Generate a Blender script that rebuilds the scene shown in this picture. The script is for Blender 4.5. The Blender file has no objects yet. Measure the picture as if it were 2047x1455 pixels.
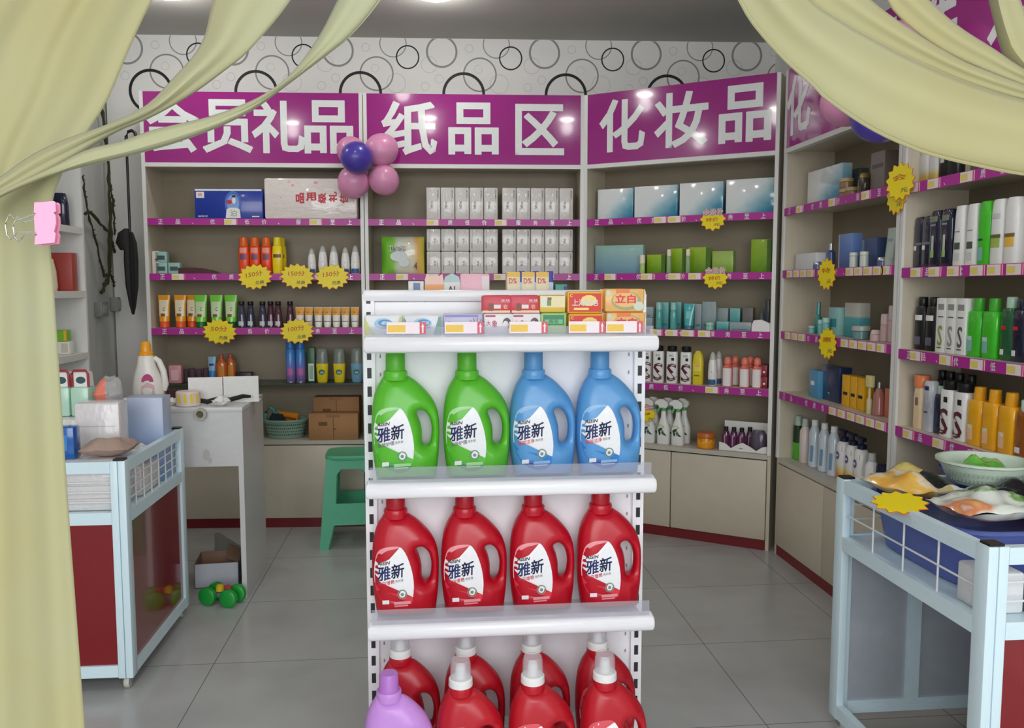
import bpy, bmesh, math, random
from mathutils import Vector, Matrix, geometry
random.seed(7)
S = bpy.context.scene
COL = S.collection
PI = math.pi
R_ = math.radians

# ------------------------------------------------------------------ camera, sky, exposure
CAM_H, PITCH, YAW, FPX = 1.40, R_(5.12), R_(5.5), 1700.0
cam_data = bpy.data.cameras.new('camera')
cam_data.sensor_width = 36.0
cam_data.lens = 36.0 * FPX / 2047.0
cam_data.clip_start = 0.02
cam = bpy.data.objects.new('camera', cam_data)
COL.objects.link(cam)
cam.location = (0, 0, CAM_H)
cam.rotation_euler = (PI / 2 - PITCH, 0, -YAW)
S.camera = cam

world = bpy.data.worlds.new('sky')
S.world = world
world.use_nodes = True
wn = world.node_tree.nodes
wl = world.node_tree.links
bg = wn['Background']
tc = wn.new('ShaderNodeTexCoord')
sep = wn.new('ShaderNodeSeparateXYZ')
ramp = wn.new('ShaderNodeValToRGB')
wl.new(tc.outputs['Generated'], sep.inputs[0])
wl.new(sep.outputs['Z'], ramp.inputs[0])
wl.new(ramp.outputs[0], bg.inputs[0])
ramp.color_ramp.elements[0].position = 0.42        # street and houses across the road
ramp.color_ramp.elements[0].color = (0.20, 0.20, 0.20, 1)
ramp.color_ramp.elements[1].position = 0.62        # overcast daylight
ramp.color_ramp.elements[1].color = (0.93, 0.97, 1.0, 1)
bg.inputs[1].default_value = 1.15

S.view_settings.view_transform = 'Standard'
S.view_settings.look = 'None'
S.view_settings.exposure = 0.0
S.view_settings.gamma = 1.0
S.view_settings.use_curve_mapping = False
try:
    S.cycles.use_denoising = True
    S.cycles.max_bounces = 8
    S.cycles.transparent_max_bounces = 12
    S.cycles.sample_clamp_indirect = 4.0
except Exception:
    pass

CEIL = 2.88


def area_light(name, loc, rot, size, size_y, power, color=(1, 1, 1)):
    d = bpy.data.lights.new(name, 'AREA')
    d.shape = 'RECTANGLE'
    d.size, d.size_y, d.energy, d.color = size, size_y, power, color
    o = bpy.data.objects.new(name, d)
    COL.objects.link(o)
    o.location, o.rotation_euler = loc, rot
    return o


# daylight falling in through the open shop front
area_light('daylight', (0.1, -2.4, 2.1), (R_(81), 0, 0), 5.0, 2.4, 205, (0.96, 0.98, 1.0))


# ------------------------------------------------------------------ colours and materials
def lin(c):
    return tuple(((v / 255) / 12.92 if v / 255 <= 0.04045 else ((v / 255 + 0.055) / 1.055) ** 2.4) for v in c)


MATS = {}


def mat(name, rgb, rough=0.5, spec=0.5, metal=0.0, alpha=1.0, trans=0.0, emit=0.0, coat=0.0, bump=None):
    if name in MATS:
        return MATS[name]
    m = bpy.data.materials.new(name)
    m.use_nodes = True
    nt = m.node_tree
    b = nt.nodes['Principled BSDF']
    c = lin(rgb) + (1,)
    # a faint procedural mottling so no surface is perfectly flat
    nz = nt.nodes.new('ShaderNodeTexNoise')
    nz.inputs['Scale'].default_value = 14
    mx = nt.nodes.new('ShaderNodeMix')
    mx.data_type = 'RGBA'
    mx.inputs['A'].default_value = tuple(v * 0.93 for v in c[:3]) + (1,)
    mx.inputs['B'].default_value = tuple(min(1, v * 1.05) for v in c[:3]) + (1,)
    nt.links.new(nz.outputs['Fac'], mx.inputs['Factor'])
    nt.links.new(mx.outputs['Result'], b.inputs['Base Color'])
    b.inputs['Roughness'].default_value = rough
    b.inputs['Specular IOR Level'].default_value = spec
    b.inputs['Metallic'].default_value = metal
    b.inputs['Alpha'].default_value = alpha
    b.inputs['Transmission Weight'].default_value = trans
    b.inputs['Coat Weight'].default_value = coat
    b.inputs['Coat Roughness'].default_value = 0.05
    if emit:
        b.inputs['Emission Color'].default_value = c
        b.inputs['Emission Strength'].default_value = emit
    if bump:
        n2 = nt.nodes.new('ShaderNodeTexNoise')
        n2.inputs['Scale'].default_value = bump[0]
        bp = nt.nodes.new('ShaderNodeBump')
        bp.inputs['Strength'].default_value = bump[1]
        bp.inputs['Distance'].default_value = bump[2] if len(bump) > 2 else 0.01
        nt.links.new(n2.outputs['Fac'], bp.inputs['Height'])
        nt.links.new(bp.outputs[0], b.inputs['Normal'])
    MATS[name] = m
    return m


def ramp_mat(name, stops, axis=(0, 0, 1), rough=0.35, noise=0.0, scale=6.0, seed=0.0, coat=0.0, offset=0.0, hard=False):
    """A print that runs through several colours along an object axis (0..1 over its box), broken up by noise."""
    if name in MATS:
        return MATS[name]
    m = bpy.data.materials.new(name)
    m.use_nodes = True
    nt = m.node_tree
    b = nt.nodes['Principled BSDF']
    t = nt.nodes.new('ShaderNodeTexCoord')
    dot = nt.nodes.new('ShaderNodeVectorMath')
    dot.operation = 'DOT_PRODUCT'
    dot.inputs[1].default_value = axis
    nt.links.new(t.outputs['Generated'], dot.inputs[0])
    nz = nt.nodes.new('ShaderNodeTexNoise')
    nz.noise_dimensions = '4D'
    nz.inputs['W'].default_value = seed
    nz.inputs['Scale'].default_value = scale
    nt.links.new(t.outputs['Generated'], nz.inputs['Vector'])
    ma = nt.nodes.new('ShaderNodeMath')
    ma.operation = 'MULTIPLY_ADD'
    ma.inputs[1].default_value = noise
    nt.links.new(nz.outputs['Fac'], ma.inputs[0])
    nt.links.new(dot.outputs['Value'], ma.inputs[2])
    sub = nt.nodes.new('ShaderNodeMath')
    sub.operation = 'SUBTRACT'
    sub.inputs[1].default_value = noise * 0.5 - offset
    nt.links.new(ma.outputs[0], sub.inputs[0])
    cr = nt.nodes.new('ShaderNodeValToRGB')
    el = cr.color_ramp.elements
    while len(el) < len(stops):
        el.new(0.5)
    for e, (p, c) in zip(el, stops):
        e.position = p
        e.color = lin(c) + (1,)
    if hard:
        cr.color_ramp.interpolation = 'CONSTANT'
    nt.links.new(sub.outputs[0], cr.inputs[0])
    nt.links.new(cr.outputs[0], b.inputs['Base Color'])
    b.inputs['Roughness'].default_value = rough
    b.inputs['Coat Weight'].default_value = coat
    b.inputs['Coat Roughness'].default_value = 0.05
    MATS[name] = m
    return m


def clear_mat(name, rgb, fac=0.3, rough=0.05):
    """Thin clear plastic: mostly looked through, with a gloss."""
    if name in MATS:
        return MATS[name]
    m = bpy.data.materials.new(name)
    m.use_nodes = True
    nt = m.node_tree
    b = nt.nodes['Principled BSDF']
    b.inputs['Base Color'].default_value = lin(rgb) + (1,)
    b.inputs['Roughness'].default_value = rough
    tr = nt.nodes.new('ShaderNodeBsdfTransparent')
    tr.inputs[0].default_value = tuple(0.5 + 0.5 * v for v in lin(rgb)) + (1,)
    mx = nt.nodes.new('ShaderNodeMixShader')
    mx.inputs[0].default_value = fac
    nt.links.new(tr.outputs[0], mx.inputs[1])
    nt.links.new(b.outputs[0], mx.inputs[2])
    nt.links.new(mx.outputs[0], nt.nodes['Material Output'].inputs[0])
    MATS[name] = m
    return m


WHITE = mat('white_plastic', (238, 238, 236), 0.35)
CREAM = mat('cream_plastic', (236, 228, 205), 0.35)
BLACK = mat('black_plastic', (22, 22, 24), 0.35)
DGREY = mat('dark_print', (70, 68, 72), 0.5)
MGREY = mat('grey_print', (150, 150, 152), 0.5)
NAVY = mat('navy_print', (26, 40, 98), 0.4)
RED = mat('red_print', (205, 32, 48), 0.4)
PINK = mat('pink_print', (238, 150, 170), 0.4)
YELLOW = mat('yellow_print', (244, 214, 60), 0.45)
GREEN = mat('green_print', (60, 150, 50), 0.4)
ORANGE = mat('orange_print', (240, 140, 30), 0.4)
PAPER = mat('white_paper', (236, 235, 232), 0.6)
LAMINATE = mat('cream_laminate', (208, 198, 178), 0.4)
PANEL = ramp_mat('beige_back_panel', [(0.0, (138, 127, 106)), (0.5, (152, 141, 120)), (1.0, (142, 131, 110))], (1, 0, 0), 0.5, 0.8, 5.0)
DOORM = ramp_mat('beige_cabinet_door', [(0.0, (204, 194, 174)), (0.5, (211, 202, 184)), (1.0, (205, 196, 177))], (0, 0, 1), 0.4, 0.9, 4.0)
EDGE = mat('white_edge_trim', (226, 226, 222), 0.35)
MAGENTA = mat('magenta_print', (178, 40, 148), 0.35)
SIGNM = mat('magenta_gloss', (158, 36, 130), 0.12, 0.5, coat=0.6)
LETTER = mat('white_lettering', (232, 236, 234), 0.2, coat=0.5)
STEEL = mat('white_enamel_steel', (246, 246, 250), 0.22)


# ------------------------------------------------------------------ mesh building
class MB:
    def __init__(s):
        s.v, s.f, s.m, s.s = [], [], [], []

    def add(s, vs, fs, m=0, smooth=False):
        o = len(s.v)
        s.v += [tuple(p) for p in vs]
        for f in fs:
            s.f.append(tuple(i + o for i in f))
            s.m.append(m)
            s.s.append(smooth)
        return s

    def box(s, x0, x1, y0, y1, z0, z1, m=0, bev=0.0, mats=None):
        if bev <= 0:
            vs = [(x, y, z) for z in (z0, z1) for y in (y0, y1) for x in (x0, x1)]
            fs = [(0, 2, 3, 1), (4, 5, 7, 6), (0, 1, 5, 4), (2, 6, 7, 3), (0, 4, 6, 2), (1, 3, 7, 5)]
            if mats:                    # bottom, top, front, back, left, right
                for f, mm in zip(fs, mats):
                    s.add([vs[i] for i in f], [(0, 1, 2, 3)], mm)
                return s
            return s.add(vs, fs, m)
        bm = bmesh.new()
        bmesh.ops.create_cube(bm, size=1)
        for v in bm.verts:
            v.co = Vector(((x0 + x1) / 2 + v.co.x * (x1 - x0), (y0 + y1) / 2 + v.co.y * (y1 - y0), (z0 + z1) / 2 + v.co.z * (z1 - z0)))
        bmesh.ops.bevel(bm, geom=bm.edges[:], offset=bev, segments=2, affect='EDGES', profile=0.5)
        bm.verts.index_update()
        s.add([v.co[:] for v in bm.verts], [[v.index for v in f.verts] for f in bm.faces], m, True)
        bm.free()
        return s

    def loft(s, rings, m=0, smooth=True, cap0=True, cap1=True, mfun=None):
        n = len(rings[0])
        o = len(s.v)
        for r in rings:
            s.v += [tuple(p) for p in r]
        for i in range(len(rings) - 1):
            for j in range(n):
                k = (j + 1) % n
                s.f.append((o + i * n + j, o + i * n + k, o + (i + 1) * n + k, o + (i + 1) * n + j))
                s.m.append(mfun(i, j) if mfun else m)
                s.s.append(smooth)
        if cap0:
            s.f.append(tuple(o + j for j in range(n - 1, -1, -1)))
            s.m.append(mfun(0, 0) if mfun else m)
            s.s.append(False)
        if cap1:
            s.f.append(tuple(o + (len(rings) - 1) * n + j for j in range(n)))
            s.m.append(mfun(len(rings) - 2, 0) if mfun else m)
            s.s.append(False)
        return s

    def lathe(s, prof, cx=0.0, cy=0.0, seg=20, m=0, ey=1.0, smooth=True):
        rings = [[(cx + r * math.cos(2 * PI * j / seg), cy + ey * r * math.sin(2 * PI * j / seg), z) for j in range(seg)] for r, z in prof]
        return s.loft(rings, m, smooth)

    def tube(s, path, r, seg=8, m=0):
        path = [Vector(p) for p in path]
        rings = []
        for i, p in enumerate(path):
            t = (path[min(i + 1, len(path) - 1)] - path[max(i - 1, 0)]).normalized()
            a = Vector((0, 0, 1)) if abs(t.z) < 0.9 else Vector((1, 0, 0))
            u = t.cross(a).normalized()
            w = t.cross(u).normalized()
            rr = r[i] if isinstance(r, (list, tuple)) else r
            rings.append([p + u * (rr * math.cos(2 * PI * j / seg)) + w * (rr * math.sin(2 * PI * j / seg)) for j in range(seg)])
        return s.loft(rings, m)

    def prism(s, poly, y0, y1, m=0, mside=None):
        """Extrude an x-z outline (counter-clockwise seen from the front) from y0 (front) to y1 (back)."""
        n = len(poly)
        vs = [(x, y0, z) for x, z in poly] + [(x, y1, z) for x, z in poly]
        s.add(vs, [tuple(range(n))], m)
        s.add(vs, [tuple(range(2 * n - 1, n - 1, -1))], m)
        s.add(vs, [(i, i + n, (i + 1) % n + n, (i + 1) % n) for i in range(n)], m if mside is None else mside)
        return s

    def plate(s, poly, y, m=0):
        s.add([(x, y, z) for x, z in poly], [tuple(range(len(poly)))], m)
        return s

    def rect(s, x0, x1, z0, z1, y, m=0):
        return s.plate([(x0, z0), (x1, z0), (x1, z1), (x0, z1)], y, m)

    def text(s, string, cx, cz, w, h, y, m=0, bold=0.03, shear=0.0, rot=0.0, th=0.0):
        vs, fs, dep = glyphs(string, bold)
        x0 = min(p[0] for p in vs); x1 = max(p[0] for p in vs)
        z0 = min(p[1] for p in vs); z1 = max(p[1] for p in vs)
        out = []
        for (x, z), dd in zip(vs, dep):
            a = ((x - x0) / (x1 - x0) - 0.5) * w
            b = ((z - z0) / (z1 - z0) - 0.5) * h
            a, b = a + shear * b, b
            a, b = a * math.cos(rot) - b * math.sin(rot), a * math.sin(rot) + b * math.cos(rot)
            out.append((cx + a, y + dd, cz + b))
        s.add(out, fs, m)
        return s

    def xform(s, M, start=0):
        for i in range(start, len(s.v)):
            s.v[i] = tuple(M @ Vector(s.v[i]))
        return s

    def mesh(s, name, mats, sharp=40):
        me = bpy.data.meshes.new(name)
        me.from_pydata(s.v, [], s.f)
        for mm in mats:
            me.materials.append(mm)
        for p, mi, sm in zip(me.polygons, s.m, s.s):
            p.material_index = mi
            p.use_smooth = sm
        me.set_sharp_from_angle(angle=R_(sharp))
        me.update()
        return me

    def build(s, name, mats, parent=None, loc=(0, 0, 0), rotz=0.0):
        if not isinstance(mats, (list, tuple)):
            mats = [mats]
        o = bpy.data.objects.new(name, s.mesh(name, mats))
        COL.objects.link(o)
        o.location = loc
        o.rotation_euler = (0, 0, rotz)
        if parent is not None:
            o.parent = parent
        return o


GLYPHS = {}


def glyphs(string, bold=0.03):
    """Outline of a word as flat faces; bold thickens every stroke by running a band along its edges."""
    key = (string, bold)
    if key not in GLYPHS:
        c = bpy.data.curves.new('lettering', 'FONT')
        c.body, c.size, c.resolution_u = string, 1.0, 2
        o = bpy.data.objects.new('lettering', c)
        COL.objects.link(o)
        dg = bpy.context.evaluated_depsgraph_get()
        me = bpy.data.meshes.new_from_object(o.evaluated_get(dg))
        vs = [(v.co.x, v.co.y) for v in me.vertices]
        fs = [tuple(p.vertices) for p in me.polygons]
        bpy.data.objects.remove(o)
        bpy.data.curves.remove(c)
        bpy.data.meshes.remove(me)
        if bold > 0:
            cnt = {}
            for f in fs:
                for i in range(len(f)):
                    e = tuple(sorted((f[i], f[(i + 1) % len(f)])))
                    cnt[e] = cnt.get(e, 0) + 1
            base = list(vs)
            for (a, b), k in cnt.items():
                if k != 1:
                    continue
                (ax, ay), (bx, by) = base[a], base[b]
                L = math.hypot(bx - ax, by - ay)
                if L < 1e-5:
                    continue
                ex, ey = (bx - ax) / L * bold, (by - ay) / L * bold
                n = len(vs)
                vs += [(ax - ex * .8 - ey, ay - ey * .8 + ex), (ax - ex * .8 + ey, ay - ey * .8 - ex), (bx + ex * .8 + ey, by + ey * .8 - ex), (bx + ex * .8 - ey, by + ey * .8 + ex)]
                fs.append((n, n + 1, n + 2, n + 3))
            dep = [0.0] * len(base) + [0.00012 + 0.00004 * ((i // 4) % 9) for i in range(len(vs) - len(base))]
        else:
            dep = [0.0] * len(vs)
        GLYPHS[key] = (vs, fs, dep)
    return GLYPHS[key]


def tag(o, label, cat, group=None):
    o['label'] = label
    o['category'] = cat
    if group:
        o['group'] = group
    return o


def struct(o):
    o['kind'] = 'structure'
    return o


def empty(name, label=None, cat=None, group=None, loc=(0, 0, 0), rotz=0.0):
    o = bpy.data.objects.new(name, None)
    o.empty_display_size = 0.05
    COL.objects.link(o)
    o.location = loc
    o.rotation_euler = (0, 0, rotz)
    if label:
        tag(o, label, cat, group)
    return o


def dup(root):
    c = root.copy()
    COL.objects.link(c)
    for ch in list(root.children):
        d = ch.copy()
        COL.objects.link(d)
        d.parent = c
        for g in list(ch.children):
            e = g.copy()
            COL.objects.link(e)
            e.parent = d
    for k in ('label', 'category', 'group'):
        if k in c:
            del c[k]
    return c


PROTO, USED = {}, set()


def get(key):
    """First call hands out the object made for this kind, later calls a copy of it and its parts."""
    if key not in USED:
        USED.add(key)
        return PROTO[key]
    return dup(PROTO[key])


def drop_unused():
    for k, o in PROTO.items():
        if k not in USED:
            for ch in list(o.children):
                for g in list(ch.children):
                    bpy.data.objects.remove(g)
                bpy.data.objects.remove(ch)
            bpy.data.objects.remove(o)


# ------------------------------------------------------------------ places
CAM = Vector((0, 0, CAM_H))
RIGHT = Vector((math.cos(YAW), -math.sin(YAW), 0))
FWD = Vector((math.sin(YAW) * math.cos(PITCH), math.cos(YAW) * math.cos(PITCH), -math.sin(PITCH)))
UP = RIGHT.cross(FWD)


class Frame:
    """A run of shelving: u along it (left to right), v into its depth, z up."""

    def __init__(s, ox, oy, deg):
        s.o, s.a = Vector((ox, oy, 0)), R_(deg)
        s.du = Vector((math.cos(s.a), math.sin(s.a), 0))
        s.dv = Vector((-math.sin(s.a), math.cos(s.a), 0))

    def p(s, u, v, z):
        return s.o + s.du * u + s.dv * v + Vector((0, 0, z))

    def u_at(s, px, v, z):
        """Where along the run the photograph's column px falls."""
        k = (px - 1023.5) / FPX
        n = RIGHT - FWD * k
        base = s.p(0, v, z) - CAM
        return -base.dot(n) / s.du.dot(n)


def ray_at(px, py, dist):
    """A point at a given depth along the camera's view, for measuring heights and widths off the photograph."""
    return CAM + (FWD + RIGHT * ((px - 1023.5) / FPX) - UP * ((py - 727.5) / FPX)) * dist


BACK = Frame(-1.001, 4.994, -3.0)
SLANT = Frame(0.885, 4.895, -34.5)
RWALL = Frame(1.803, 4.262, -90.0)
GON = Frame(0.215, 2.1905, 0.0)


def put(key, fr, u, z, label, cat, group=None, v=0.08, rot=0.0, sc=None, px=None):
    o = get(key)
    if px is not None:
        u = fr.u_at(px, v, z)
    o.location = fr.p(u, v, z + 0.0006)
    o.rotation_euler = (0, 0, fr.a + rot)
    if sc:
        o.scale = sc if isinstance(sc, tuple) else (sc, sc, sc)
    return tag(o, label, cat, group)


ORD = ['first', 'second', 'third', 'fourth', 'fifth', 'sixth', 'seventh', 'eighth', 'ninth', 'tenth', 'eleventh', 'twelfth']

# ------------------------------------------------------------------ room shell
LX, RX, FY = -1.90, 2.10, 0.62


def floor_mat():
    m = bpy.data.materials.new('floor_tiles')
    m.use_nodes = True
    nt = m.node_tree
    b = nt.nodes['Principled BSDF']
    t = nt.nodes.new('ShaderNodeTexCoord')
    mp = nt.nodes.new('ShaderNodeMapping')
    mp.inputs['Location'].default_value = (0.1883, 0.60, 0)
    nt.links.new(t.outputs['Object'], mp.inputs[0])
    br = nt.nodes.new('ShaderNodeTexBrick')
    br.offset = 0.0
    br.inputs['Scale'].default_value = 1.0
    br.inputs['Brick Width'].default_value = 0.6267
    br.inputs['Row Height'].default_value = 0.6267
    br.inputs['Mortar Size'].default_value = 0.0022
    br.inputs['Mortar Smooth'].default_value = 0.4
    br.inputs['Color1'].default_value = lin((184, 185, 184)) + (1,)
    br.inputs['Color2'].default_value = lin((179, 181, 180)) + (1,)
    br.inputs['Mortar'].default_value = lin((122, 121, 118)) + (1,)
    nt.links.new(mp.outputs[0], br.inputs['Vector'])
    nz = nt.nodes.new('ShaderNodeTexNoise')
    nz.inputs['Scale'].default_value = 3.0
    nz.inputs['Detail'].default_value = 6
    nt.links.new(t.outputs['Object'], nz.inputs['Vector'])
    cr = nt.nodes.new('ShaderNodeValToRGB')
    cr.color_ramp.elements[0].position = 0.35
    cr.color_ramp.elements[0].color = (0.80, 0.80, 0.79, 1)
    cr.color_ramp.elements[1].position = 0.6
    nt.links.new(nz.outputs['Fac'], cr.inputs[0])
    mx = nt.nodes.new('ShaderNodeMix')
    mx.data_type = 'RGBA'
    mx.blend_type = 'MULTIPLY'
    mx.inputs['Factor'].default_value = 0.6
    nt.links.new(br.outputs['Color'], mx.inputs['A'])
    nt.links.new(cr.outputs[0], mx.inputs['B'])
    nt.links.new(mx.outputs['Result'], b.inputs['Base Color'])
    b.inputs['Roughness'].default_value = 0.22
    return m


WALLP = mat('wallpaper_ground', (238, 237, 234), 0.7)
WGREY = mat('left_wall_paint', (206, 208, 206), 0.7)
CEILM = mat('ceiling_paint', (186, 185, 178), 0.8)
RK = mat('wallpaper_black_ring', (24, 24, 26), 0.6)
RG = mat('wallpaper_grey_ring', (150, 149, 147), 0.7)
RL = mat('wallpaper_pale_ring', (214, 213, 210), 0.7)

m = MB()
m.box(-2.6, 2.8, -3.2, 6.0, -0.05, 0.0)
struct(m.build('floor', floor_mat()))
m = MB()
m.box(LX - 0.1, RX + 0.1, FY, 5.6, CEIL, CEIL + 0.08)
struct(m.build('ceiling', CEILM))
m = MB()
m.box(LX - 0.1, LX, FY, 5.55, 0, CEIL)
struct(m.build('wall_left', WGREY))
m = MB()
m.box(RX, RX + 0.1, FY, 5.4, 0, CEIL)
struct(m.build('wall_right', WALLP))

# back wall, its wallpaper printed with rings in a repeat of 0.615 m
m = MB()
WV = 0.30
m.box(-0.905, 3.2, WV, WV + 0.1, 0, CEIL, 0)


def ring(mb, cx, cz, r, w, mi, y, seg=40):
    pts = []
    for j in range(seg):
        a = 2 * PI * j / seg
        pts.append((a, math.cos(a), math.sin(a)))
    vs, fs = [], []
    for a, c, s_ in pts:
        for rr in (r - w / 2, r + w / 2):
            vs.append((cx + rr * c, y, min(CEIL - 0.002, cz + rr * s_)))
    for j in range(seg):
        k = (j + 1) % seg
        if min(vs[2 * j][2], vs[2 * k][2]) < CEIL - 0.004 and max(vs[2 * j][0], vs[2 * j + 1][0]) < 3.19 and min(vs[2 * j][0], vs[2 * j + 1][0]) > -0.90:
            fs.append((2 * j, 2 * j + 1, 2 * k + 1, 2 * k))
    mb.add(vs, fs, mi)


RINGS = [(0, 0, 0.120, 0.017, 1), (0.282, 0.212, 0.066, 0.008, 1), (0.097, 0.114, 0.097, 0.009, 2), (-0.130, 0.245, 0.088, 0.012, 2),
         (0.196, 0.290, 0.078, 0.006, 2), (0.213, 0.060, 0.055, 0.004, 3), (-0.206, 0.170, 0.047, 0.004, 3), (-0.230, 0.042, 0.024, 0.004, 3),
         (-0.146, 0.087, 0.024, 0.004, 3), (0.034, 0.266, 0.023, 0.004, 3), (0.088, 0.146, 0.023, 0.003, 3)]
u0 = BACK.u_at(927, WV, 2.557)
for k in range(-4, 7):
    for i, (dx, dz, r, w, mi) in enumerate(RINGS):
        ring(m, u0 + 0.615 * k + dx, 2.557 + dz, r, w, mi, WV - 0.0006 - 0.0003 * (3 - mi))
wb = struct(m.build('wall_back', [WALLP, RK, RG, RL], None, BACK.p(0, 0, 0), BACK.a))

# lintel over the shop front
m = MB()
m.box(LX - 0.1, RX + 0.1, FY - 0.1, FY, 2.55, CEIL + 0.08)
struct(m.build('wall_front', CEILM))

# ------------------------------------------------------------------ ceiling lamps
LAMPG = mat('lamp_lens', (255, 253, 246), 0.4, emit=60.0)
LAMPR = mat('lamp_ring', (225, 225, 222), 0.3)
names = {0: 'left', 1: 'middle', 2: 'right'}


def downlight(x, y, label, power=9):
    t = empty('ceiling_downlight', label, 'ceiling light', 'round ceiling downlights', (x, y, CEIL))
    b = MB()
    b.lathe([(0.062, -0.001), (0.085, -0.004), (0.088, -0.016), (0.064, -0.018), (0.060, -0.006)], seg=28)
    b.build('trim_ring', LAMPR, t)
    b = MB()
    b.lathe([(0.058, -0.010), (0.054, -0.026), (0.03, -0.034), (0.001, -0.036)], seg=24)
    b.build('lens', LAMPG, t)
    d = bpy.data.lights.new('downlight_bulb', 'POINT')
    d.energy, d.shadow_soft_size, d.color = power, 0.05, (1.0, 0.99, 0.96)
    o = bpy.data.objects.new('bulb', d)
    COL.objects.link(o)
    o.location = (0, 0, -0.10)
    o.parent = t


for i, (x, y) in enumerate(((-1.50, 2.16), (-0.26, 2.36), (0.93, 2.28))):
    downlight(x, y, f'round white ceiling downlight in the row nearer the entrance, {ORD[i]} from the left', 1.5)
downlight(-0.32, 3.63, 'round white ceiling downlight alone between the two rows', 1.2)
for i, (x, y) in enumerate(((-1.30, 4.56), (0.04, 4.46))):
    downlight(x, y, f'round white ceiling downlight close to the back wall, {("left", "right")[i]} one', 2.6)

# ------------------------------------------------------------------ wall shelving
ZS = [1.79, 1.48, 1.17]
SLOGAN = '正品、优质低价、服务至上'
TAGM = [mat('price_tag_paper', (240, 226, 232), 0.45), mat('price_tag_yellow', (232, 214, 110), 0.5), mat('price_tag_red', (226, 90, 110), 0.45)]


def price_tag(parent, u, z, v=-0.0035, w=0.075, h=0.034, name='price_tag'):
    b = MB()
    b.box(u - w / 2, u + w / 2, v, v + 0.002, z - h / 2, z + h / 2, 0)
    b.rect(u - w * 0.46, u + w * 0.05, z - h * 0.36, z + h * 0.30, v - 0.0004, 1)
    b.rect(u + w * 0.40, u + w * 0.5, z - h / 2, z + h / 2, v - 0.0004, 2)
    return b.build(name, TAGM, parent)


def shelf_unit(fr, u0, u1, sign, label, shelves, tags, letters_u, doors=2, right_edge=True, glass=None, zledge=0.516, H=2.49):
    """A bay of shop shelving: sides, back, boards with a printed edge strip, sign board on top, cupboard below."""
    T, Dp = 0.018, 0.27
    root = empty('shelf_unit', label, 'shelf unit', 'shop wall shelf units', fr.p(u0, 0, 0), fr.a)
    W = u1 - u0
    for x0 in (0.0, W - T):
        b = MB()
        b.box(x0, x0 + T, 0.004, Dp, 0.0, H, 0)
        b.box(x0 - 0.001, x0 + T + 0.001, -0.004, 0.006, zledge, H, 1)
        b.build('side_panel', [LAMINATE, EDGE], root)
    b = MB()
    b.box(T, W - T, Dp - 0.012, Dp, 0.06, H)
    b.build('back_panel', PANEL, root)
    b = MB()
    b.box(T, W - T, 0.03, Dp - 0.012, 2.088, 2.10)
    b.build('canopy', LAMINATE, root)
    # sign
    b = MB()
    b.box(T, W - T, 0.0, 0.03, 2.10, H, 0)
    sg = b.build('sign_board', [SIGNM], root)
    for ch, (cx, cz, w, h) in zip(sign, letters_u):
        b = MB()
        b.text(ch, cx, cz, w, h, -0.0012, 0, 0.024)
        b.build('sign_character', LETTER, sg)
    b = MB()
    b.box(T, W - T, -0.006, 0.03, 2.077, 2.10)
    b.build('sign_rail', EDGE, root)
    # shelves
    for i, z in enumerate(shelves):
        b = MB()
        b.box(T, W - T, 0.0, Dp - 0.013, z - 0.018, z, 0)
        sh = b.build('shelf', LAMINATE, root)
        b = MB()
        b.box(T, W - T, -0.002, 0.001, z - 0.037, z + 0.001, 0)
        n = len(SLOGAN)
        for k, ch in enumerate(SLOGAN):
            cx = W * (0.075 + 0.86 * k / (n - 1))
            if ch == '、':
                b.text(ch, cx - 0.015, z - 0.027, 0.010, 0.010, -0.0026, 1, 0.0)
            else:
                b.text(ch, cx, z - 0.018, 0.026, 0.028, -0.0026, 1, 0.014)
        b.build('edge_strip', [MAGENTA, LETTER], sh)
        for tu in tags[i]:
            price_tag(sh, tu - u0, z - 0.018)
    if glass:
        b = MB()
        b.box(T, W - T, 0.02, Dp - 0.013, glass - 0.008, glass)
        b.build('glass_shelf', clear_mat('green_glass', (96, 120, 108), 0.55), root)
    # cupboard
    b = MB()
    b.box(T, W - T, 0.0, Dp - 0.013, zledge - 0.024, zledge)
    b.build('ledge', mat('grey_ledge', (196, 190, 178), 0.4), root)
    dw = (W - 2 * T) / doors
    for k in range(doors):
        b = MB()
        b.box(T + k * dw + 0.003, T + (k + 1) * dw - 0.003, -0.004, 0.014, 0.058, zledge - 0.03, 0, 0.002)
        b.build('cupboard_door', DOORM, root)
    b = MB()
    b.box(T, W - T, 0.006, 0.02, 0.0, 0.055)
    b.build('plinth', mat('dark_red_plinth', (120, 26, 34), 0.4), root)
    b = MB()
    b.box(T, W - T, 0.02, 0.03, 0.055, zledge - 0.024)
    b.build('carcass', BLACK, root)
    return root


def sign_letters(fr, u0, spec, v=0.0):
    """spec: (px left, px right, z bottom, z top) of each character."""
    out = []
    for a, c, z0, z1 in spec:
        zc = (z0 + z1) / 2
        ua, ub = fr.u_at(a, v, zc) - u0, fr.u_at(c, v, zc) - u0
        out.append(((ua + ub) / 2, zc, ub - ua, z1 - z0))
    return out


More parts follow.
